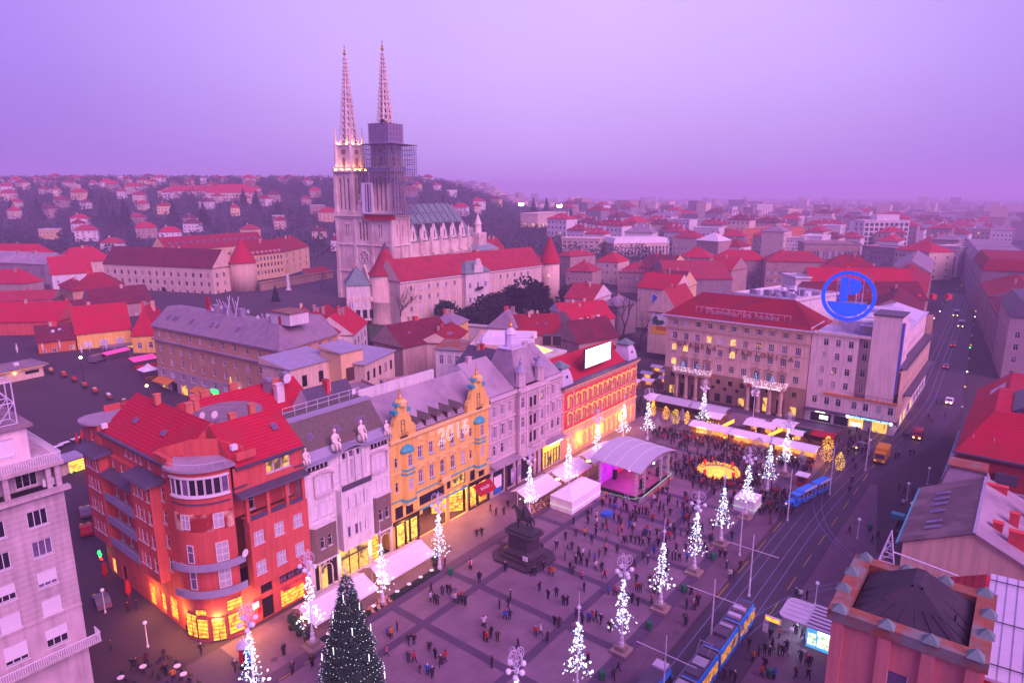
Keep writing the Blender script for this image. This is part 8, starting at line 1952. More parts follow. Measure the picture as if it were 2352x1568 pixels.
def stage():
 r = thing('concert_stage','open concert stage with curved grey roof, lit poles and magenta light','stage',W(58.2,22.6,.012),RS);Wd,D_ = 14.0,8.2   # x = s, y = -t
 box('stage_floor','stage_floor_m',r,0,0,.95,Wd,D_,1.1);box('stage_skirt','black',r,.05,.05,0,Wd-.05,D_-.05,.95)
 n = 14;q = MB();Z = lambda f: 5.6+2.2*math.sin(math.pi*(.12+f*.80))
 for i in range(n):
  f0,f1 = i/n,(i+1)/n;x0,x1 = -1.0+f0*(Wd+1.6),-1.0+f1*(Wd+1.6)
  q.loft([[(x0,-1.3,Z(f0)),(x0,D_+1.2,Z(f0)+.5),(x0,D_+1.2,Z(f0)+.38),(x0,-1.3,Z(f0)-.12)],[(x1,-1.3,Z(f1)),(x1,D_+1.2,Z(f1)+.5),(x1,D_+1.2,Z(f1)+.38),(x1,-1.3,Z(f1)-.12)]])
 q.build('roof','tent_grey',r)
 for k in range(1,4):
  y = -1.3+k*(D_+2.5)/4;q = MB();q.path([(-1.0+i/n*(Wd+1.6),y,Z(i/n)+.5*(k/4)+.03) for i in range(n+1)],.05,4);q.build('roof_rib','white_paint',r)
 for x,y,h_ in ((.1,.1,6.2),(3.2,.1,6.6),(10.5,.1,6.2),(13.9,.1,5.6),(.1,D_-.2,6.6),(13.9,D_-.2,6)):
  q = MB();s_ = .16
  for dx,dy in ((-s_,-s_),(s_,-s_),(s_,s_),(-s_,s_)): q.tube((x+dx,y+dy,0),(x+dx,y+dy,h_),.035,.035,4)
  for k in range(int(h_/.5)): q.tube((x-s_,y-s_,k*.5),(x+s_,y-s_,k*.5+.5),.02,.02,3);q.tube((x+s_,y+s_,k*.5),(x-s_,y+s_,k*.5+.5),.02,.02,3)
  q.build('truss_post','steel',r)
  q = MB()
  for k in range(26): a = k*1.7;q.ball((x+.27*math.cos(a),y+.27*math.sin(a),.4+k*(h_-.8)/26),.055,4,3,k%3)
  tag(q.build('post_lights',['bulb_gold','bulb_green','flake_blue'],r),None,None,None,'stuff')
 for y in (.1,D_-.2): MB().tube((0,y,5.9),(Wd,y,5.7),.14,.14,5).build('truss_beam','steel',r)
 box('back_wall','stage_back',r,.3,D_-.1,1.1,7.5,D_+.05,5.6);box('back_wall','stage_red',r,7.6,D_-.1,1.1,11,D_+.05,5.4)
 for x,m_ in ((1.2,'spot_pink'),(2.6,'spot_violet'),(4.2,'spot_pink'),(5.8,'spot_violet'),(7.4,'spot_pink'),(9.2,'spot_red')): MB().lathe([(.14,0),(.2,.35)],8).build('spot_lamp',m_,r,(x,2.2,5.3))
 box('white_spot','lit_white',r,7.6,.3,5.0,8.1,.5,5.4)
 for x,y in ((3.6,.5),(4.2,6.8),(10.8,.6)): box('loudspeaker','black',r,x,y,1.1,x+.8,y+.7,3.0)
 for x,y in ((8.6,2.0),(9.6,4.5),(11.4,3.0),(12,5.5),(10.2,6.2)): MB().lathe([(.22,0),(.22,.35),(.05,.4)],8).build('drum','dark_metal',r,(x,y,1.1))
 q = MB();q.tube((-2.6,-.2,.4),(-.1,1.6,1.1),.05);q.tube((-2.6,.6,.4),(-.1,2.4,1.1),.05);[q.tube((-2.6+i*.31,-.2+i*.225,.4+i*.09),(-2.6+i*.31,.6+i*.225,.4+i*.09),.03) for i in range(9)];q.build('ladder','steel',r)
 q = MB();q.box(-.6,-.95,.0,14.4,-.85,1.0);q.build('barrier','steel',r);box('barrier_cloth','awning_orange',r,3.0,-.98,.1,14.2,-.96,.5)
 # delay tower with blue ballast box
 t = thing('banner_mast','thin mast on a blue ballast box in front of the stage','mast',W(50.1,21.0,.012),RS);box('ballast_box','sign_blue',t,-1.0,-.7,0,1.0,.7,.7);MB().tube((0,0,.7),(0,0,4.2),.05).build('mast','grey_metal',t);q = MB();q.tube((0,0,2.8),(.9,-.4,4.2),.03);q.tube((0,0,2.8),(-.7,.5,4.2),.03);q.tube((-.7,.5,4.2),(.9,-.4,4.2),.03);q.build('bracket','grey_metal',t)
stage()
# fountain with advent wreath
def fountain():
 g = W(80.6,30.0);r = thing('advent_fountain','sunken round fountain ringed by a glowing advent wreath with red candles','fountain',(g.x,g.y,.012));PI = math.pi
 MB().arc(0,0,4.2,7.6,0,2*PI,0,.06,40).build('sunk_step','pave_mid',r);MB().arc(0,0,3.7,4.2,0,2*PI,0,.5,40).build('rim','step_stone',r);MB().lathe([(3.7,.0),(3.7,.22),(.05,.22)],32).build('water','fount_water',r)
 q = MB();q2 = MB();rr_ = random.Random(2)
 for i in range(420):
  a = rr_.uniform(0,2*PI);R_ = 3.95+rr_.gauss(0,.22);z = .55+abs(rr_.gauss(0,.22));p = (R_*math.cos(a),R_*math.sin(a),z)
  q.ball(p,rr_.uniform(.07,.12),5,3,i%3)
 tag(q.build('wreath_lights',['bulb_warm','bulb_gold','lit_deep'],r),None,None,None,'stuff')
 tag(put('wreath_greens',crown_mesh('wreath_greens',700,lambda q: (lambda a,R_: (R_*math.cos(a),R_*math.sin(a),.5+.25*q.random()))(q.uniform(0,6.28),3.95+q.gauss(0,.25)),.16,'fir_green',9),r),None,None,None,'stuff')
 for k in range(4):
  a = k*PI/2+.5;MB().lathe([(.32,.5),(.32,1.7),(.05,1.75)],10,3.95*math.cos(a),3.95*math.sin(a)).build('candle','lit_candle',r)
 MB().ball((0,0,.7),.35,8,5).build('fountain_lamp','lit_yellow',r)
fountain()
# christmas market on the east side
def stall(label, s0, s1, t0, t1, zf, zb, m='tent_white', glow=True, posts=True):
 r = thing('market_stall',label,'stall',W(s0,t0,.012),RE,'market stalls');Wd,D_ = t1-t0,s1-s0    # x = t, y = s
 q = MB();zr = (zf+zb)/2+.55;e_ = .35
 q.loft([[(-e_,-e_,zf),(Wd+e_,-e_,zf),(Wd+e_,D_/2,zr),(-e_,D_/2,zr)],[(-e_,-e_,zf-.1),(Wd+e_,-e_,zf-.1),(Wd+e_,D_/2,zr-.1),(-e_,D_/2,zr-.1)]]);q.loft([[(-e_,D_/2,zr),(Wd+e_,D_/2,zr),(Wd+e_,D_+e_,zb),(-e_,D_+e_,zb)],[(-e_,D_/2,zr-.1),(Wd+e_,D_/2,zr-.1),(Wd+e_,D_+e_,zb-.1),(-e_,D_+e_,zb-.1)]]);q.build('roof',m,r)
 box('counter','wood',r,.1,.1,0,Wd-.1,.7,1.0);box('back_wall','lit_stall' if glow else 'wood',r,.1,D_-.2,0,Wd-.1,D_-.05,zb-.2)
 for x in (.05,Wd-.15): box('side_wall','wood',r,x,.1,0,x+.1,D_-.1,zf-.1)
 if glow:
  box('stall_lamp','lit_bar',r,.5,.3,zf-.25,Wd-.5,.42,zf-.16)
  for i in range(int(Wd*1.5)): x = .3+i*(Wd-.6)/max(1,int(Wd*1.5)-1);c = rnd.choice(['sign_red','gold','white_paint','bulb_gold','umbrella_red']);box('goods',c,r,x-.14,.2,1.0,x+.14,.55,1.0+rnd.uniform(.15,.5))
 return r
for k in range(3):
 t0 = 15.9+k*9.45;stall(['left','middle','right'][k]+' long white roofed stall in the front market row',98.6,102.0,t0,t0+9.35,2.55,2.8)
for k,(s0,s1,t0,t1,lab) in enumerate([(110.6,114.4,-2.0,.8,'short white canopy at the left end of the bank stalls'),(110.6,114.4,1.0,10.3,'long grey canopy stall before the left portico'),(110.6,114.4,10.5,19.5,'long grey canopy stall before the middle of the tan bank')]): stall(lab,s0,s1,t0,t1,2.9,3.4,'tent_white' if k == 0 else 'tent_grey',k == 0)
for s0,s1,t0,t1,lab in [(107.4,110.9,16.3,19.8,'small white hut with glowing front behind the front market row'),(107.6,112.5,25.9,28.9,'white gabled hut left of the plain lamp post'),(108.0,111.5,29.6,32.6,'white gabled hut right of the plain lamp post'),(110.8,115.4,31.3,36.0,'broad white hut in front of the right portico'),(107.6,110.0,36.9,39.0,'small red fronted hut near the pale pink corner building')]: stall(lab,s0,s1,t0,t1,2.5,2.8)
for s0,t0,t1,m_,lab in [(110.5,36.8,40.0,'bin_dark','dark green roofed hut by the pale pink corner building'),(110.5,40.3,45.0,'awning_red','dark red roofed hut by the pale pink corner building')]: stall(lab,s0,s0+3,t0,t1,2.3,2.5,m_,False)
for k,(s,t) in enumerate([(128,-12),(133,-9),(140,-12),(146,-10),(152,-13),(135,-16),(144,-17),(158,-15),(164,-12),(125,-15)]): stall('%s white roofed stall in the lane between the red bank and the tan bank'%nth(k+1),s,s+2.2,t,t+3.2,2.4,2.6)
# slanting golden light bars
for k,(s,t) in enumerate([(105.5,22.4),(106.5,33.4)]):
 r = thing('light_ramp',['left slanting golden light banner among the market huts','right slanting golden light banner among the market huts'][k],'light banner',W(s,t,.012),RE);q = MB();q.loft([[(-1.6,0,.6),(-1.6,.15,.6),(-1.6,.15,1.5),(-1.6,0,1.5)],[(1.6,0,3.0),(1.6,.15,3.0),(1.6,.15,3.9),(1.6,0,3.9)]]);q.build('banner','bulb_warm',r)
 for x,h_ in ((-1.5,1.0),(1.5,3.2)): MB().tube((x,.2,0),(x,.2,h_),.05).build('post','wood',r)
def glow_tree(s, t, h, w, label, m):
 g = W(s,t);r = thing('light_wrapped_tree',label,'tree',(g.x,g.y,.012));q = random.Random(int(s*7+t));tr = MB();tr.tube((0,0,0),(0,0,h*.75),.1,.03,5)
 for k in range(7): a = k*.9;tr.tube((0,0,h*.25+k*.1*h*.6),(w*.8*math.cos(a),w*.8*math.sin(a),h*.55+k*.06*h),.04,.015,4)
 tr.build('trunk','bark',r);b = MB()
 for i in range(170):
  f = q.random();a = q.uniform(0,6.28);rr = w*math.sin(math.pi*(.18+.75*f))*math.sqrt(q.random());b.ball((rr*math.cos(a),rr*math.sin(a),h*.18+f*h*.82),.07,4,3)
 tag(b.build('lights',m,r),None,None,None,'stuff')
for k,(s,t,h_,w_,lab,m_) in enumerate([(103.7,7.1,4.2,1.0,'golden light wrapped tree left of the front market row','bulb_warm'),(102.2,10.4,4.4,1.3,'broad golden light tree before the grey canopies','bulb_gold'),(103.8,12.8,4.0,.8,'slim golden light tree nearest the front market row','bulb_warm'),(104.1,3.3,4.2,.9,'golden light tree furthest left at the market','bulb_warm'),(99.2,46.5,4.6,1.5,'golden light tree at the right end of the front market row','bulb_warm'),(106.7,45.0,4.0,1.3,'golden light tree before the pale pink corner building','bulb_warm'),(95.9,49.8,4.8,1.1,'golden light tree nearest the tram street','bulb_gold')]): glow_tree(s,t,h_,w_,lab,m_)
for k,(s,t,w_) in enumerate([(96.3,8.4,1.0),(100.6,19.8,.7),(98.0,32.6,1.7),(106.9,10.2,.7),(95.6,42.5,.9)]):
 g = W(s,t);r = thing('silver_tree',['silver bare tree left of the market beside a snowflake lamp','slim silver tree in front of the left market stall','broad silver bush in front of the middle market stall','slim silver tree between golden trees','silver tree beside the right market stall'][k],'tree',(g.x,g.y,.012),0,'silver market trees');MB().tube((0,0,0),(0,0,2.6),.06,.02).build('trunk','silver_twig',r);tag(put('twigs',crown_mesh('twigs',420,(lambda w: lambda q: (lambda a,f: (w*math.sin(math.pi*(.15+.8*f))*math.sqrt(q.random())*math.cos(a),w*math.sin(math.pi*(.15+.8*f))*math.sin(a),.2+f*3.1))(q.uniform(0,6.28),q.random()))(w_),.13,'silver_twig',k),r),None,None,None,'stuff')
# trams, cars, little train
def xsec(w, prof): return [(x*w/2,z) for x,z in prof]
def tram(label, s_front, t, segs, lit_=True):
 r = thing('tram',label,'tram',W(s_front,t,.02),RS);L_ = 6.2;w = 2.35
 prof = [(-1,.35),(1,.35),(1.02,1.0),(.98,2.3),(.90,3.0),(.72,3.22),(-.72,3.22),(-.90,3.0),(-.98,2.3),(-1.02,1.0)]
 for k in range(segs):
  x1 = -k*(L_+.5);x0 = x1-L_;q = MB();rings = []
  st = [(x0,1.0),(x1,1.0)] if k else [(x0,1.0),(x1-1.6,1.0),(x1-.7,.96),(x1-.2,.80),(x1,.62)]
  for x,sc_ in st: rings.append([(x,y*w/2*sc_,z if sc_ > .95 else .35+(z-.35)*(.35+.65*sc_)) for y,z in prof])
  q.loft(rings);q.build('car_body','tram_blue',r)
  for sy in (-1,1):
   for j in range(4):
    xa = x0+.25+j*(L_-.5)/4;door = (j == 1 and k%2 == 0);o = MB().box(xa,sy*w/2*1.0-.02,.55 if door else 1.15,xa+(L_-.5)/4-.16,sy*w/2*1.0+.05,2.5).build('door' if door else 'window','tram_glow' if lit_ else 'glass',r)
  if k == 0:
   q = MB();q.loft([[(x1-.62,-.95,1.3),(x1-.62,.95,1.3),(x1-.75,.85,2.6),(x1-.75,-.85,2.6)],[(x1+.02,-.68,1.25),(x1+.02,.68,1.25),(x1-.22,.6,2.45),(x1-.22,-.6,2.45)]]);q.build('windscreen','glass',r)
   for sy in (-.6,.6): MB().ball((x1-.05,sy,.85),.14,6,4).build('headlight','lit_soft',r)
   for sy in (-1,1): MB().box(x1-1.0,sy*1.3-.06,2.2,x1-.85,sy*1.3+.06,2.6).build('mirror','tram_blue',r)
  if k < segs-1:
   q = MB();q.loft([[(x0-.5,y*w/2*.93,.4+(z-.35)*.97) for y,z in prof],[(x0,y*w/2*.93,.4+(z-.35)*.97) for y,z in prof]]);q.build('bellows','rubber',r);q = MB();q.loft([[(x0-.30,y*w/2*1.03,.4+(z-.35)*1.02) for y,z in prof],[(x0-.18,y*w/2*1.03,.4+(z-.35)*1.02) for y,z in prof]]);q.build('bellows_hoop','steel',r)
  box('roof_deck','tram_roof',r,x0+.2,-.95,3.2,x1-(.9 if k == 0 else .1),.95,3.3)
  for j in range(3):
   xa = x0+.5+j*1.9;hh = rnd.uniform(.18,.45)
   if rnd.random() < .85: box('roof_unit',rnd.choice(['tram_white','tram_white','tram_roof','steel']),r,xa,-.8,3.301,xa+rnd.choice([.7,1.3,1.6]),.8,3.3+hh)
  for xa in (x0+1.4,x0+4.6): MB().box(xa-.9,-1.0,.02,xa+.9,1.0,.5).build('bogie','rubber',r)
 if segs > 3:
  q = MB();q.path([(-15.0,-.7,3.4),(-16.0,-.7,4.4),(-15.0,-.7,5.2)],.04);q.path([(-15.0,.7,3.4),(-16.0,.7,4.4),(-15.0,.7,5.2)],.04);q.tube((-15,-.9,5.2),(-15,.9,5.2),.05);q.build('pantograph','steel',r)
tram('long blue articulated tram with glowing windows on the tram street',35.6,51.4,5)
tram('blue tram entering at the bottom edge beside the square',17.0,48.0,3,False)
def wheel(r, x, y, rad=.32):
 o = MB().lathe([(rad*.5,-.1),(rad,-.1),(rad,.1),(rad*.5,.1)],12).build('wheel','rubber',r,(x,y,rad));o.rotation_euler = (math.pi/2,0,0);MB().lathe([(rad*.55,-.11),(rad*.55,.11)],8).build('rim','steel',o)
def car(label, s, t, rz, m, L_=4.3, w=1.75, h=1.45, van=False, name='car', lights='lit_soft', z=.012, tail=False):
 r = thing(name,label,'van' if van else 'car',W(s,t,z),rz);hl = L_/2
 if van: pr = [(-hl,.35),(-hl,h),(-hl+.2,h+.05),(hl-1.5,h+.05),(hl-.75,1.15),(hl-.05,.95),(hl,.4)]
 else: pr = [(-hl,.35),(-hl+.02,.85),(-hl+.5,.92),(-hl+1.15,h),(hl-2.0,h),(hl-1.15,.95),(hl-.1,.78),(hl,.4)]
 q = MB();q.loft([[(x,-w/2,z_) for x,z_ in pr],[(x,w/2,z_) for x,z_ in pr]]);q.build('body',m,r)
 for sy in (-1,1):
  y = sy*(w/2+.012);q = MB();P_ = [(-hl+.75,.95),(-hl+1.2,h-.12),(hl-2.0,h-.12),(hl-1.4,.95)] if not van else [(hl-2.4,1.0),(hl-2.4,h-.15),(hl-1.55,h-.15),(hl-.95,1.1)];q.face([(x,y,z_) for x,z_ in P_]);q.build('side_window','glass',r)
 q = MB();A = (hl-1.12,.98) if not van else (hl-.80,1.2);B = (hl-1.95,h-.06) if not van else (hl-1.46,h-.05);q.face([(A[0]+.03,-w/2+.12,A[1]),(A[0]+.03,w/2-.12,A[1]),(B[0]+.03,w/2-.2,B[1]),(B[0]+.03,-w/2+.2,B[1])]);q.build('windscreen','glass',r)
 for sy in (-1,1): box('headlight',lights,r,hl-.06,sy*(w/2-.35)-.16,.6,hl+.02,sy*(w/2-.35)+.16,.78);box('tail_light','neon_red' if tail else 'sign_red',r,-hl-.02,sy*(w/2-.3)-.15,.65,-hl+.03,sy*(w/2-.3)+.15,.85)
 for x in (-hl+.8,hl-.8):
  for sy in (-1,1): wheel(r,x,sy*(w/2-.08))
 return r
car('red delivery van driving towards the square on the tram street',130.5,59.6,RS+math.pi,'car_red',4.8,1.9,1.95,True,'van','lit_hot')
car('dark car with lit headlights parked by the info centre',114.5,50.4,RS+math.pi-.5,'car_grey',4.2,lights='lit_hot')
car('red hatchback parked in the street left of the red corner building',-11.5,-43.5,RS+1.3,'car_red',z=terr(W(-11.5,-43.5).x,W(-11.5,-43.5).y)+.02)
car('dark car parked behind the red hatchback',-9.5,-49,RS+1.3,'car_grey',z=terr(W(-9.5,-49).x,W(-9.5,-49).y)+.02)
car('dark car passing below the pale stone block in the left street',-17.5,-22,RS+1.4,'car_grey')
car('silver car with glowing headlights coming down the far tram street',167,62.6,RS+math.pi,'white_paint',4.4,lights='lit_hot')
car('car with red tail lights driving away up the far street',212,57.5,RS,'car_grey',tail=True);car('second car with red tail lights further up the street',252,56,RS,'car_grey',tail=True)
car('dark car parked below the palace lawn',78,-96,RS+.9,'car_grey',z=terr(W(78,-96).x,W(78,-96).y)+.02)
for k,(s,t) in enumerate([(300,54.5),(330,50)]): car(['bus like van with orange lights far up the street','pale van far up the street with white lights'][k],s,t,RS+math.pi,'tram_white',7,2.3,2.6,True,'van','lit_hot')
def truck(label, s, t, rz, flat=False):
 r = thing('truck',label,'truck',W(s,t,.012),rz);q = MB();pr = [(1.4,.45),(3.0,.45),(3.05,1.3),(2.75,2.5),(1.4,2.55)];q.loft([[(x,-1.1,z) for x,z in pr],[(x,1.1,z) for x,z in pr]]);q.build('cab','car_yellow',r)
 q = MB();q.face([(3.07,-.95,1.35),(3.07,.95,1.35),(2.8,.9,2.3),(2.8,-.9,2.3)]);q.build('windscreen','glass',r);box('bumper','dark_metal',r,2.9,-1.1,.35,3.1,1.1,.6)
 if flat: box('load_bed','car_yellow',r,-3.0,-1.15,.8,1.25,1.15,1.5);box('bed_floor','wood',r,-2.9,-1.05,1.501,1.15,1.05,1.56)
 else: box('cargo_box','car_yellow',r,-3.0,-1.2,.75,1.3,1.2,3.1)
 box('chassis','rubber',r,-2.9,-.9,.4,1.4,.9,.74)
 for x in (-2.0,2.2):
  for sy in (-1,1): wheel(r,x,sy*1.0,.42)
 for sy in (-.8,.8): box('headlight','lit_soft',r,3.02,sy-.18,.75,3.12,sy+.18,.95)
truck('yellow box truck parked in front of the info centre',109.5,55.4,RS+math.pi);truck('yellow flatbed truck parked beside the red mansard block',83.0,65.8,RS+math.pi,True);truck('second yellow truck behind the flatbed by the red roofs',90.5,67.5,RS+math.pi)
def little_train():
 lab = ['blue tourist train engine near the lamp posts by the tram street','first open blue carriage of the tourist train','last open blue carriage of the tourist train']
 a = math.atan2(2.9,10.5)
 for k,(s,t) in enumerate([(74.6,46.6),(79.2,47.6),(84.6,49.0)]):
  r = thing('tourist_train' if k == 0 else 'train_carriage',lab[k],'train',W(s,t,.012),RS-.25+math.pi)
  if k == 0:
   MB().lathe([(.55,0),(.62,.1),(.62,2.0),(.45,2.2)],14).build('boiler','tram_blue',r,(.2,0,1.15)).rotation_euler = (0,math.pi/2,0);box('frame','tram_blue',r,-1.6,-.75,.35,2.6,.75,.75);box('cab_wall','tram_blue',r,-1.6,-.75,.75,-.2,.75,1.4);box('cab_roof','tram_blue',r,-1.8,-.9,2.3,.0,.9,2.42)
   for x,y in ((-1.5,-.7),(-1.5,.62),(-.3,-.7),(-.3,.62)): box('cab_post','car_red',r,x,y,1.4,x+.08,y+.08,2.3)
   MB().lathe([(.16,1.7),(.14,2.5),(.28,2.7)],10,1.7,0).build('chimney','tram_blue',r);MB().ball((2.5,0,1.3),.22,8,5).build('headlight','lit_soft',r)
  else:
   box('floor','tram_blue',r,-2.3,-.85,.4,2.3,.85,.95);box('roof','tram_blue',r,-2.4,-.95,2.25,2.4,.95,2.36);box('roof_trim','car_red',r,-2.42,-.97,2.12,2.42,-.9,2.24);box('roof_board','white_paint',r,-2.2,.9,2.37,2.2,.96,2.75)
   for x in (-2.2,-.75,.75,2.1):
    for y in (-.82,.74): box('post','lilac_metal',r,x,y,.95,x+.08,y+.08,2.25)
   for x in (-1.6,-.2,1.2): box('bench','wood',r,x,-.75,.95,x+.4,.75,1.35)
  for x in (-1.3,1.3):
   for sy in (-1,1): wheel(r,x,sy*.72,.34)
little_train()
# tram stop kiosk
def kiosk():
 r = thing('tram_stop_kiosk','glowing blue newspaper kiosk under a rounded grey tram stop canopy','kiosk',W(34.6,55.6,.012),RE)   # x = t, y = s
 pts = [(x,y) for x,y in ((1.0,0),(3.4,0),(3.4,5.4),(1.0,5.4))];pts = [(3.4,0),(3.4,5.4)]+[(1.0+1.0*math.cos(a),4.4+1.0*math.sin(a)) for a in [math.pi/2+i*math.pi/12 for i in range(7)]]+[(1.0+1.0*math.cos(a),1.0+1.0*math.sin(a)) for a in [math.pi+i*math.pi/12 for i in range(7)]]
 MB().prism(pts,2.85,3.0).build('canopy','zinc_light',r)
 for i in range(4): box('canopy_rib','zinc',r,.4,1.0+i*1.1,3.0,3.3,1.06+i*1.1,3.04)
 box('kiosk_roof','tram_white',r,3.5,-.1,2.9,7.0,5.5,3.1)
 for i in range(6): box('roof_slat','zinc_dark',r,3.6,.4+i*.85,3.101,6.9,.6+i*.85,3.18)
 b = MB();wall(b,3.7,.2,1,0,3.1,0,2.9,[(.15,1.15,.4,2.1),(1.3,2.9,.4,2.1)],.1);wall(b,6.8,.2,0,1,5.0,0,2.9);wall(b,6.8,5.2,-1,0,3.1,0,2.9);wall(b,3.7,5.2,0,-1,5.0,0,2.9,[(.6,4.4,.8,2.1)],.1);b.build('kiosk_wall','neon_cyan2',r)
 box('display_window','kiosk_goods',r,3.85,.26,.4,4.85,.3,2.1);box('display_window','kiosk_goods',r,5.0,.26,.4,6.6,.3,2.1);box('display_window','kiosk_goods',r,3.76,.8,.8,3.8,4.6,2.1);box('light_sign','lit_white',r,5.0,.12,2.2,6.5,.19,2.65)
 for x,y in ((.5,.6),(.5,4.8),(3.2,.6)): MB().tube((x,y,0),(x,y,2.85),.06).build('post','steel',r)
 box('canopy_lamp','lit_white',r,1.2,1.0,2.78,1.5,4.2,2.84)
 t = thing('departure_board','orange lit departure board on posts at the tram stop','sign',W(33.4,55.0,.012),RE);MB().tube((-.5,0,0),(-.5,0,2.9),.06).build('post','steel',t);box('board','white_paint',t,-.6,-.12,2.5,1.4,.12,3.2);box('display','led_orange',t,-.5,-.15,2.62,1.3,-.121,3.08);box('map_panel','sign_white',t,-.75,-.1,.7,-.15,.1,2.3);box('map_stripe','sign_blue',t,-.76,-.11,2.1,-.14,.11,2.25)
kiosk()
# poles, globe lamps, bins
pole_me = MB().lathe([(.22,0),(.22,.25),(.13,.3),(.12,2.6),(.16,2.7),(.10,2.8),(.09,6.4),(.12,6.5),(.08,6.6),(.07,9.6),(.02,9.8)],8).mesh('pole','lilac_metal')
arm_me = MB().tube((-3.6,0,7.4),(3.6,0,7.4),.05,.05,5).mesh('cross_arm','lilac_metal')
for k,(s,t,ar) in enumerate([(27.0,49.7,1),(41.2,49.8,1),(51.4,44.8,0),(68.3,47.4,0),(84.3,50.7,0),(101.3,53.8,0),(13.0,49.7,1)]):
 r = thing('catenary_pole','%s white tram wire pole from the camera%s'%(nth([2,3,4,5,6,7,1][k]),' with a cross arm' if ar else ''),'pole',W(s,t,.012),RE,'white tram wire poles');put('pole',pole_me,r);
 if ar: put('cross_arm',arm_me,r)
wire = MB()
for t in (48.0,51.4):
 pts = [W3(-40,t,6.6)]+[W3(s,t,6.6) for s in (0,27,41,60,80)]+[W3(101,t+3,6.6),W3(128,t+6,6.6),W3(170,t+6,6.6)];wire.path(pts,.018,3)
tag(wire.build('tram_wires','dark_metal'),'thin overhead tram wires along the tram street','wire',None,'stuff')
gl_pole = MB().lathe([(.16,0),(.16,.3),(.09,.4),(.07,1.0),(.05,3.3)],8).mesh('pole','lilac_metal');gl_ball = MB().ball((0,0,3.55),.27,10,7).mesh('globe','lamp_off',True)
def px(x0,y0,k): return lambda x,y: ST((x0+x/k)/1.08844,(y0+y/k)/1.08844)
c1 = px(2100,950,3.485);c2 = px(200,1300,3.853);c3 = px(1700,1450,5.88)
for k,((s,t),lab) in enumerate([(c1(150,1380),'globe lamp near the green bin south of the tram tracks'),(c1(580,1050),'globe lamp by the flag column on the south pavement'),(c1(760,910),'globe lamp beside the yellow flatbed truck'),(c2(245,890),'globe lamp in the street beside the pale stone block'),(c2(655,1220),'globe lamp in front of the lit corner shop'),(c3(1605,1080),'globe lamp in front of the blue kiosk'),(c3(1985,370),'globe lamp behind the kiosk canopy'),(c1(250,650),'globe lamp by the yellow box truck'),((13.4,60.0),'globe lamp at the bottom edge by the tram stop')]):
 r = thing('globe_lamp',lab,'lamp',W(s,t,.012),0,'single globe lamps');put('pole',gl_pole,r);put('globe',gl_ball,r)
bin_me = MB().loft([[(-.28,-.28,.1),(.28,-.28,.1),(.28,.28,.1),(-.28,.28,.1)],[(-.34,-.34,1.0),(.34,-.34,1.0),(.34,.34,1.0),(-.34,.34,1.0)]]).mesh('bin','bin_green');lid_me = MB().loft([[(-.37,-.37,1.0),(.37,-.37,1.0),(.37,.37,1.0),(-.37,.37,1.0)],[(-.3,-.3,1.22),(.3,-.3,1.22),(.3,.3,1.22),(-.3,.3,1.22)]]).mesh('lid','bin_green')
for k,(s,t,lab) in enumerate([(18.5,11.9,'green litter bin by the white awnings'),(13.2,41.7,'green litter bin in the south row nearest the camera'),(25.3,41.8,'second green litter bin in the south row'),(36.2,42.0,'third green litter bin in the south row'),(47.4,41.9,'fourth green litter bin in the south row'),(79.0,8.5,'green litter bin behind the stage'),(*c1(255,1310),'green litter bin on the south pavement beyond the tracks'),(*c3(1320,1430),'green litter bin near the blue kiosk'),(-4.3,12.6,'green litter bin behind the christmas tree')]):
 r = thing('litter_bin',lab,'bin',W(s,t,.012),rnd.uniform(0,.5),'green litter bins');put('body',bin_me,r);put('lid',lid_me,r)
for i,(s,t) in enumerate([(24,6.6),(16,15),(3.5,24.5),(36,24),(51,31),(27,45),(-9,7.5),(47,6)]):
 MB().lathe([(.42,.0),(.42,.012),(.05,.013)],14).build('drain_cover','pave_dark',sq,W(s,t,.010))
# flag column, subway stair and red booth
s,t = c1(640,1200);r = thing('flag_column','advertising column with red white flag banners on the south pavement','column',W(s,t,.012),RE);MB().lathe([(.6,0),(.6,2.6),(.85,2.7),(.1,3.6)],12).build('drum','cream_white',r)
for k,m_ in enumerate(('sign_white','sign_red','sign_white','sign_blue')): box('banner',m_,r,.2+k*.55,-.75,1.0,.7+k*.55,-.7,2.8)
s,t = c1(530,1330);r = thing('stair_well','open subway stair well with dark railings on the south pavement','stairs',W(s-2,t-1.2,.012),RE);q = MB();
for a in ((0,0,2.6,.2),(0,5,2.6,5.2),(0,.2,.2,5),(2.4,.2,2.6,5)): q.box(a[0],a[1],0,a[2],a[3],1.0)
q.build('parapet','dark_metal',r);box('well','black',r,.2,.2,.02,2.4,5,.05);s,t = c1(500,1210);r = thing('turquoise_container','small turquoise container beside the subway stair','container',W(s,t,.012),RE);MB().loft([[(-.9,-.5,0),(.9,-.5,0),(.9,.5,0),(-.9,.5,0)],[(-1.0,-.6,1.0),(1.0,-.6,1.0),(1.0,.6,1.0),(-1.0,.6,1.0)]]).build('body','turquoise',r);box('lid','turquoise',r,-1.05,-.65,1.0,1.05,.65,1.1)
r = thing('red_booth','small dark red wooden booth with white lid near the tourist train','booth',W(85.5,45.3,.012),RE);box('body','awning_red',r,-.9,-.9,0,.9,.9,2.2);box('roof','tent_white',r,-1.2,-1.2,2.2,1.2,1.2,2.35);box('hatch','dark_metal',r,-.6,-.95,1.0,.6,-.91,1.8)
r = thing('wide_umbrella_stand','dusty round market umbrellas on the far street corner','umbrella',W(196,47,.012),RE);
for x in (0,4.2): MB().lathe([(2.4,2.6),(.1,3.6)],10,x,0).build('canopy','cream_white',r);MB().tube((x,0,0),(x,0,3.5),.05).build('pole','wood',r)
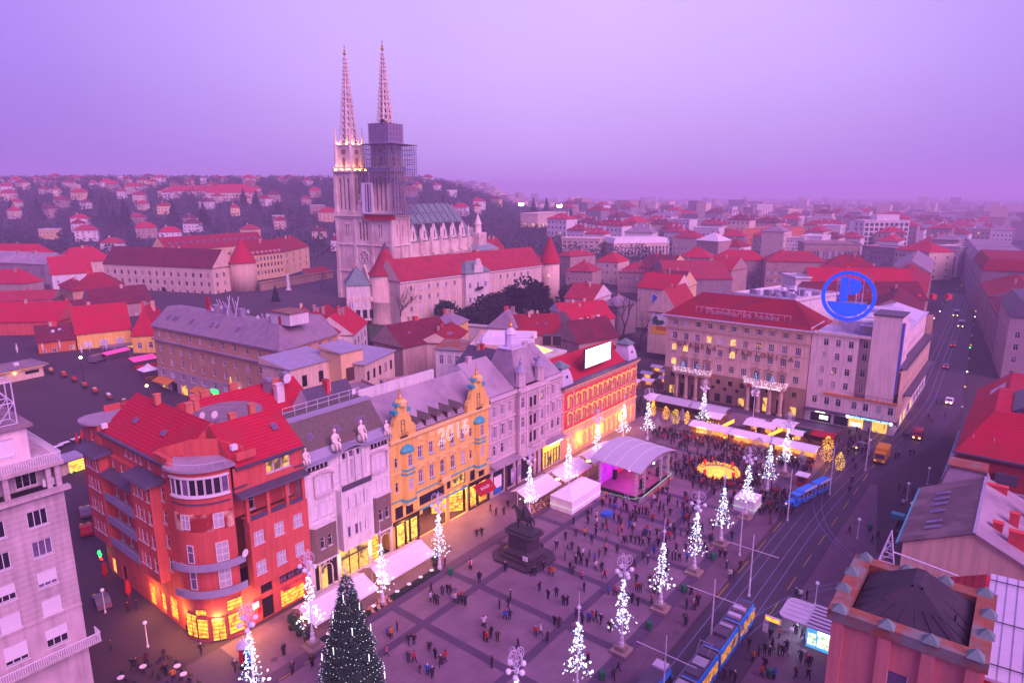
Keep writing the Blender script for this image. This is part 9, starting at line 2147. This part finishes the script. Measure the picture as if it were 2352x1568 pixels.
# far street lamps as small bright globes
for k in range(26):
 s = 150+k*11+rnd.uniform(-3,3);side = k%2;t = (44+rnd.uniform(-1,1)) if side else (66.5-(s-150)*.05);r = thing('street_lamp','%s glowing lamp along the far tram street from the square'%nth(k+1),'lamp',W(s,t,.0),0,'far street lamps');MB().tube((0,0,0),(0,0,3.6),.05).build('pole','dark_metal',r);MB().ball((0,0,3.8),.26,6,4).build('globe',rnd.choice(['lit_white','lit_yellow','lamp_off','lamp_off']),r)
for k,(s,t,m_) in enumerate([(184,48,'neon_green'),(236,62,'neon_green'),(240,49,'neon_red')]): r = thing('traffic_light',['green traffic light by the pink corner building','green traffic light further up the street','red traffic light on the left kerb further up'][k],'traffic light',W(s,t),0);MB().tube((0,0,0),(0,0,3.0),.07).build('pole','dark_metal',r);MB().box(-.2,-.2,3.0,.2,.2,4.0).build('housing','dark_metal',r);MB().ball((-.1,-.2,3.3),.3,6,4).build('lamp',m_,r)
# upper market terrace
def market():
 Z = lambda s,t: terr(W(s,t).x,W(s,t).y)
 pts = [(-12,-152),(16,-150),(24,-92),(22,-80),(-6,-76),(-30,-110)];b = MB();n = 10
 r = thing('market_kiosk','flat roofed cream market hall with air conditioners and a glowing eave','building',W(6.5,-137,Z(8,-138)),RS+.12);box('wall','cream_plaster',r,-22,0,0,6.5,8,3.2);box('roof','flat_roof',r,-23,-1.2,3.2,7.6,9,3.6);box('eave_light','lit_eave',r,-20,-1.0,3.1,6.8,-.8,3.19)
 for x in (-10,-6,1): box('air_conditioner','white_paint',r,x,3,3.6,x+1.1,3.8,4.4)
 box('window','glass',r,2.0,-.06,1.4,5.4,-.02,2.3);MB().ball((-.5,-.3,2.3),.25,6,4).build('wall_lamp','lit_hot',r)
 for k,(s,t) in enumerate([(15.2,-139.5),(16.6,-134),(17.3,-129),(17.6,-123),(17.9,-117),(18.6,-110),(19.5,-103),(20.5,-97)]):
  r = thing('market_bench','%s long wooden market table along the terrace street'%nth(k+1),'table',W(s,t,Z(s,t)),RS+1.35,'market tables');box('top','wood',r,-2.4,-.6,.8,2.4,.6,.9);[box('leg','dark_metal',r,x,y,0,x+.1,y+.1,.8) for x in (-2.2,2.1) for y in (-.5,.4)]
  for i in range(5): x = rnd.uniform(-2.1,2.0);box('crate',rnd.choice(['awning_orange','sign_white','sign_red','wood','sign_blue']),r,x,-.45,.9,x+.5,.3,.9+rnd.uniform(.15,.35))
 for k,(s,t,hot) in enumerate([(19.1,-127.5,True),(21.0,-92.7,True)]):
  r = thing('market_lamp',['bright white street lamp on the market terrace','yellow street lamp beside the tan block terrace'][k],'lamp',W(s,t,Z(s,t)),0);MB().tube((0,0,0),(0,0,6.5),.09,.06).build('pole','dark_metal',r);MB().ball((0,0,6.7),.35,8,5).build('globe','lamp_bright' if k == 0 else 'lit_hot',r)
 for k,(s,t) in enumerate([(0.5,-80),(2.0,-81.5),(3.2,-79)]): r = thing('folded_parasol',['left','middle','right'][k]+' folded red parasol on the terrace behind the red building','parasol',W(s,t,Z(s,t)),0,'folded terrace parasols');MB().lathe([(.06,3.4),(.4,1.6),(.12,1.0)],8).build('cloth','umbrella_red',r);MB().tube((0,0,0),(0,0,3.5),.05).build('pole','steel',r)
 for k,(s,t) in enumerate([(-2.6,-82),(-1.0,-83),(1.6,-84),(4.2,-82.5)]): r = thing('terrace_table','%s white terrace table behind the red corner building'%nth(k+1),'table',W(s,t,Z(s,t)),RS+.2,'white terrace tables');box('top','white_paint',r,-1.0,-.5,.8,1.0,.5,.86);box('skirt','dark_metal',r,-.9,-.4,0,.9,.4,.8)
 g = W(33,-119.5);r = thing('white_gazebo','white peaked gazebo on the market terrace by the tan block','tent',(*g[:2],Z(33,-119.5)),RS);MB().lathe([(3.2,2.6),(2.2,3.1),(1.0,3.6),(.1,4.4)],4,a0=math.pi/4).build('roof','tent_white',r);[MB().tube((x,y,0),(x,y,2.6),.05).build('post','wood',r) for x in (-2,2) for y in (-2,2)];box('counter','wood',r,-1.8,-1.8,0,1.8,-1.3,1.0)
 r = thing('pink_canopy','glowing pink canopy stall behind the white gazebo','stall',W(36,-129,Z(36,-129)),RS);MB().loft([[(-3.5,-1.8,2.6),(3.5,-1.8,2.6),(3.5,1.8,3.2),(-3.5,1.8,3.2)],[(-3.3,-1.6,2.8),(3.3,-1.6,2.8),(3.3,1.6,3.4),(-3.3,1.6,3.4)]]).build('canopy','pink_glow',r);box('counter','sign_red',r,-3,-1.4,0,3,-.6,1.1)
 r = thing('pink_awning','glowing pink awning below the yellow inn','awning',W(33,-140,Z(33,-140)),RS+.3);MB().loft([[(-4,-1,2.5),(4,-1,2.5),(4,1,2.9),(-4,1,2.9)],[(-4,-1,2.65),(4,-1,2.65),(4,1,3.05),(-4,1,3.05)]]).build('canopy','pink_glow',r);[MB().tube((x,-.9,0),(x,-.9,2.5),.05).build('post','steel',r) for x in (-3.8,3.8)]
 car('covered grey van on the market terrace',28.5,-142,RS+.5,'car_grey',5.5,2,2.1,True,'van',z=Z(28.5,-142))
 for k in range(9): s,t = [(20,-160),(14,-162),(8,-158),(24,-158),(30,-152),(4,-156),(-2,-158),(27,-150),(34,-150)][k];r = thing('closed_umbrella','%s closed pale umbrella before the red orange house'%nth(k+1),'parasol',W(s,t,Z(s,t)),0,'closed pale umbrellas');MB().lathe([(.06,3.8),(.35,2.0),(.15,.9)],8).build('cloth','cream_white',r);MB().tube((0,0,0),(0,0,3.9),.05).build('pole','steel',r)
 r = thing('bridge_parapet','stone balustrade over the lower street behind the red corner building','wall',W(-5.5,-73,Z(-5,-73)-.3),RS);L_ = 9;box('rail','step_stone',r,0,-.2,1.1,L_,.2,1.3);box('plinth','step_stone',r,0,-.2,0,L_,.2,.3);[MB().lathe([(.12,.3),(.16,.6),(.1,1.1)],6,.3+i*.5,0).build('baluster','step_stone',r) for i in range(18)]
 r = thing('flower_shop','small glowing flower shop open to the lower street','shop',W(-4.5,-66,Z(-4,-66)-.2),RS+.1);box('wall','cream_plaster',r,-3,.5,0,4,4,3.0);box('roof','zinc',r,-3.4,-.6,3.0,4.4,4.2,3.2);box('shop_window','lit_yellow',r,-1.2,.42,.2,2.6,.48,2.4);[box('goods',rnd.choice(['sign_red','bin_green','sign_white']),r,x,-.4,0,x+.4,.1,.5) for x in (-1.8,-.9,1.9,2.7)]
 g = G(70,634,8);r = thing('city_bus','blue city bus with lit windows waiting below the grey villa','bus',(G(85,640,7.5).x,G(85,640,7.5).y,8),.05);box('body','tram_blue',r,-13,-1.2,.5,13,1.2,3.2)
 for i in range(9): box('window','lit_soft' if i%3 else 'glass',r,-12.4+i*2.8,-1.26,1.4,-10.1+i*2.8,-1.21,2.7)
 [wheel(r,x,-1.1,.5) for x in (-9,0,9)]
market()
# added point lights for the glow that lit shops and stalls spill outside
def spill_light(s, t, z, watts, col=(1.0,.42,.08), rad=.12):
 l = bpy.data.lights.new('spill_light','POINT');l.energy = watts*3.5;l.color = col;l.shadow_soft_size = rad;put('spill_light',l,None,W(s,t,z))
for s,t,z,w in [(-11.6,-.9,3.2,260),(-8.0,1.0,3.2,260),(-14.2,-6.0,3.2,200),(-14.4,-14.5,2.8,120),(20.8,1.2,3.6,160),(27,-1.5,3.8,420),(33,-.5,4.0,320),(38.8,1.2,2.7,160),(62.5,1.6,3.0,160),(73,1.2,3.2,200),(82,1.2,3.2,200),(92,1.2,3.2,200),(8.0,1.5,3.4,110),(13.2,1.5,3.2,90)]: spill_light(s,t,z,w)
for s,t in [(97.6,19),(97.4,28),(97.4,38),(99.5,45)]: spill_light(s,t,2.2,110,(1.0,.50,.14))
spill_light(80.6,30,1.6,160);spill_light(61.5,18.5,4.6,230,(.55,.05,1.0));spill_light(65.5,17.5,4.6,60,(1.0,.04,.30));spill_light(57,11.5,1.8,120,(1.0,.06,.10));spill_light(36.5,58.5,2.5,110,(.6,.9,1.0))  # added spill at fountain, stage, marquee and kiosk
# people
def person_mesh(legs, arms, lean=0.0):
 V, E_, Rr = [], [], []
 def add(p, r, par=None):
  V.append(p);Rr.append(r if isinstance(r, tuple) else (r, r))
  if par is not None: E_.append((par, len(V)-1))
  return len(V)-1
 pel = add((0,0,.93),(.15,.12));ws = add((0,-lean*.4,1.12),(.15,.11),pel);ch = add((0,-lean,1.34),(.19,.13),ws);nk = add((0,-lean,1.50),(.06,.06),ch);hd = add((0,-lean-.02,1.60),(.095,.105),nk);add((0,-lean-.015,1.70),(.085,.095),hd)
 for sg,(hx,kn,an) in zip((-1,1),legs):
  a = add((.10*sg,hx,.86),.105,pel);b = add((.10*sg,kn,.50),.075,a);c = add((.10*sg,an,.10),.05,b);add((.11*sg,an-.13,.045),.045,c)
 for sg,(el,wr,out) in zip((-1,1),arms):
  a = add((.22*sg,-lean,1.41),.07,ch);b = add(((.25+out)*sg,el-lean,1.14),.055,a);add(((.24+out*.4)*sg,wr-lean,.90 if abs(wr) < .16 else 1.05),.042,b)
 me = bpy.data.meshes.new('p');me.from_pydata(V,E_,[]);o = bpy.data.objects.new('p',me);COL.objects.link(o);o.modifiers.new('s','SKIN')
 for i,v in enumerate(me.skin_vertices[0].data): v.radius = Rr[i];v.use_root = (i == 0)
 sb = o.modifiers.new('b','SUBSURF');sb.levels = sb.render_levels = 1
 m2 = bpy.data.meshes.new_from_object(o.evaluated_get(bpy.context.evaluated_depsgraph_get()));bpy.data.objects.remove(o);m2.materials.clear()
 for n in ('coat_black','trouser_dark','skin','hair_dark'): m2.materials.append(M(n))
 for p in m2.polygons:
  c = p.center;p.use_smooth = True
  p.material_index = 1 if c.z < .80 else (0 if c.z < 1.49 else (3 if c.z > 1.66 or c.y > -lean+.01 else 2))
  if abs(c.x) > .2 and c.z < .93: p.material_index = 2
 m2.name = 'person';return m2
for n_,c_ in (('coat_black',(.010,.009,.012)),('coat_navy',(.012,.014,.035)),('coat_grey',(.05,.045,.055)),('coat_brown',(.055,.025,.018)),('coat_green',(.012,.03,.018)),('coat_wine',(.09,.008,.015)),('coat_red',(.42,.012,.012)),('coat_blue',(.015,.08,.38)),('coat_white',(.60,.48,.55)),('coat_pink',(.50,.12,.20)),('coat_orange',(.55,.16,.02)),('trouser_dark',(.013,.012,.018)),('trouser_jeans',(.02,.03,.07)),('hair_dark',(.012,.008,.008)),('hair_fair',(.20,.11,.05)),('hat_red',(.40,.01,.02)),('hat_white',(.6,.5,.55))): mat(n_,c_,.85,0)
POSE = [person_mesh(((0,0,0),(0,0,0)),((.02,0,.03),(.02,0,.03))), person_mesh(((-.02,-.10,-.22),(.02,.02,.24)),((.10,.18,.02),(-.08,-.18,.02)),.03), person_mesh(((.02,.05,.20),(-.02,-.14,-.20)),((-.08,-.16,.02),(.10,.18,.02)),.03), person_mesh(((0,.02,.02),(0,-.03,-.02)),((.0,-.20,.06),(.0,-.20,.06)))]
cw = ['coat_black']*8+['coat_navy']*5+['coat_grey']*4+['coat_brown']*3+['coat_green']+['coat_wine']*2+['coat_red']*2+['coat_blue','coat_white','coat_pink','coat_orange']
CW = {'coat_black':'black','coat_navy':'navy','coat_grey':'grey','coat_brown':'brown','coat_green':'dark green','coat_wine':'wine red','coat_red':'bright red','coat_blue':'blue','coat_white':'white','coat_pink':'pink','coat_orange':'orange'}
cr3 = px(1150,1200,3.093);cr4 = px(550,1250,3.36)
A3 = '350,705 555,740 583,740 645,695 690,740 718,740 745,535 812,620 1050,400 1130,350 1190,310 1225,330 1245,350 1335,310 1360,330 1225,430 1315,380 1340,385 1265,490 1285,490 1320,480 1355,490 1385,500 1410,510 1460,500 1435,430 1520,435 1355,250 1385,265 1410,260 1435,265 1460,275 1545,220 1570,240 1500,170 1530,110 1565,110 1590,115 1625,390 1650,390 1720,300 1750,320 915,580 950,590 1000,600 1040,630 1075,600 895,650 930,640 980,670 1050,690 1095,710 1120,760 850,700 940,770 615,860 680,920 745,905 800,970 830,970 960,860 1145,880 1185,890 1205,890 390,920 305,995 375,990 350,1080 385,1080 185,1135 185,1240 210,1250 240,1220 290,1245 585,1205 625,1195 675,1250 730,1120 765,1140 900,1060 945,1110 1020,1090 1090,1110 1155,1175 990,1420 450,1300 245,1450 1225,1470 1185,1550 1330,950 1375,970 1480,950 1365,860 1395,870 1500,880 1530,880 1450,650 1640,620 1665,615 1695,625 1600,600 1740,1110 1750,990 1805,1000 1840,960 1785,880 1935,340 1990,350 2045,350 2060,690 2085,760 2110,760 2165,690 2100,460 1905,580 1940,580 2010,600 2045,610 80,690 150,790 235,240 280,275 340,270 370,210 130,440 168,430 10,930 40,965 1130,550'
A4 = '2105,580 2180,680 1775,770 1870,800 1910,780 1935,790 1770,850 1805,870 1830,880 1975,860 2000,865 2030,870 2058,880 1415,1150 1440,1155 1490,1100 1585,1210 1630,1210 1760,1270 1808,1330 1855,1390 1895,1350 1585,1360 1630,1365 1680,1450 1745,1470 1785,1490 1400,1310 2218,1060 540,1300 780,1390 610,1460 130,1440 1890,560'
AK = '95,430 80,670 160,210 215,440 260,370 1010,1000 1065,1190 1155,1110 1240,1080 1310,1120 1355,1010 1325,860 1455,850 1770,1190 1850,1240 1900,1280 1690,1450 1200,1420 1240,1300 740,1430 800,1500 1380,1450 1880,1450 1440,1100 1500,1110 1560,1050 1700,800 1800,870 1860,280 1760,270 1700,260 650,1450'
A1 = '80,1340 275,1430 330,1380 440,1420 515,960 555,1000 630,1010 690,1060 480,690 510,680 610,660 640,660 100,900 80,980 550,510 575,520 770,330 795,370 840,210 870,220 915,320 545,1100'
A2 = '300,1260 510,1430 545,1430 640,1390 555,860 465,880 1040,1110 1170,1290 1500,1450 1960,1300 2240,1410 2050,1470 830,1500 900,1540'
spots = []
for txt,fn in ((A3,cr3),(A4,cr4),(AK,c3),(A1,c1),(A2,c2)):
 for w in txt.split(): x,y = w.split(',');spots.append(fn(float(x),float(y)))
q = random.Random(31);crowd = []
blocked = lambda s,t: (46 < s < 57 and 10.8 < t < 16.3) or (57 < s < 73.5 and 13 < t < 24) or (66 < s < 71 and 38 < t < 42.3) or (73 < s < 87 and 45.4 < t < 50.2) or (84 < s < 87 and 44 < t < 46.6) or (s-80.6)**2+(t-30)**2 < 4.7**2 or s > 98
while len(crowd) < 540:
 k = q.random()
 if k < .16: s,t = q.gauss(52,12),q.uniform(17,40)
 elif k < .46: a = q.uniform(0,6.283);d = 5.0+abs(q.gauss(0,2.6));s,t = 80.6+d*math.cos(a),30+d*math.sin(a)
 elif k < .78: s,t = 97.2-abs(q.gauss(0,3.6)),q.uniform(9,45)
 elif k < .92: s,t = q.gauss(73,3.5),q.gauss(44,1.6)
 else: s,t = q.uniform(100,126),q.uniform(-6,1) if q.random() < .5 else q.uniform(44,52)
 if k < .92 and blocked(s,t): continue
 if all((s-a)**2+(t-b)**2 > .36 for a,b in crowd): crowd.append((s,t))
crowd.sort(key=lambda p: p[0]);n_ind = max(0,298-len(spots));spots += crowd[:n_ind];rest = crowd[n_ind:]
LM = [(29.6,19,'the bronze horseman'),(-6.9,22,'the christmas tree'),(52,20,'the marquee tent'),(66,27,'the stage'),(80.6,30,'the advent fountain'),(97,18,'the left market stall'),(97,30,'the middle market stall'),(97,42,'the right market stall'),(76,45,'the tourist train'),(68.6,44,'the small square tent'),(12,41,'the nearest green bin'),(24,40,'the second south bin'),(36,40,'the third south bin'),(47,40,'the fourth south bin'),(36,59,'the kiosk'),(22,59,'the long tram side'),(58,64,'the subway stair'),(10,11,'the white awnings'),(46,7,'the cream awnings'),(-10,0,'the lit corner shop'),(-14,14,'the advertising column'),(16,28,'the middle of the square'),(110,52,'the yellow box truck'),(140,52,'the far crossing'),(88,62,'the yellow flatbed truck'),(42,28,'the open paving'),(0,30,'the bottom edge')]
near = {}
for s,t in spots:
 k = min(LM,key=lambda l: (l[0]-s)**2+(l[1]-t)**2)[2];w_ = W(s,t);near.setdefault(k,[]).append((w_.x/w_.y,s,t))
for k,lst in near.items():
 for i,(u_,s,t) in enumerate(sorted(lst)):
  co = q.choice(cw);pi = q.choice([0,0,1,2,3]);kid = q.random() < .05
  o = put('person',POSE[pi],None,W(s,t,.013),q.uniform(0,6.28));f = q.uniform(.94,1.06)*(.68 if kid else 1);o.scale = (f*1.25,f*1.25,f)
  for j,mn in ((0,co),(1,q.choice(['trouser_dark','trouser_dark','trouser_jeans'])),(3,q.choice(['hair_dark']*6+['hair_fair','hat_red','hat_white']))): o.material_slots[j].link = 'OBJECT';o.material_slots[j].material = M(mn)
  tag(o,'%s in %s coat %s, %s from the left near %s'%('child' if kid else 'person',CW[co],'walking' if pi in (1,2) else 'standing',nth(i+1),k),'person','people on the square')
def crowd_mesh():
 vs = [];fs = [];ms = [];mats = ['coat_black','coat_navy','coat_brown','coat_wine','coat_grey','coat_red','trouser_dark','skin','hair_dark']
 for s,t in rest:
  me = POSE[q.choice([0,1,3])];w_ = W(s,t);a = q.uniform(0,6.28);ca,sa = math.cos(a),math.sin(a);b0 = len(vs);co = q.choice([0,0,0,1,2,3,4,5])
  for v in me.vertices: x,y,z = v.co;x *= 1.25;y *= 1.25;vs.append((w_.x+ca*x-sa*y,w_.y+sa*x+ca*y,z+.013))
  for p in me.polygons: fs.append(tuple(b0+i for i in p.vertices));ms.append({0:co,1:6,2:7,3:8}[p.material_index])
 me = bpy.data.meshes.new('market_crowd');me.from_pydata(vs,[],fs);[me.materials.append(M(n)) for n in mats];me.polygons.foreach_set('material_index',ms);me.polygons.foreach_set('use_smooth',[True]*len(fs));tag(put('market_crowd',me),'dense crowd in front of the market stalls','crowd',None,'stuff')
crowd_mesh()
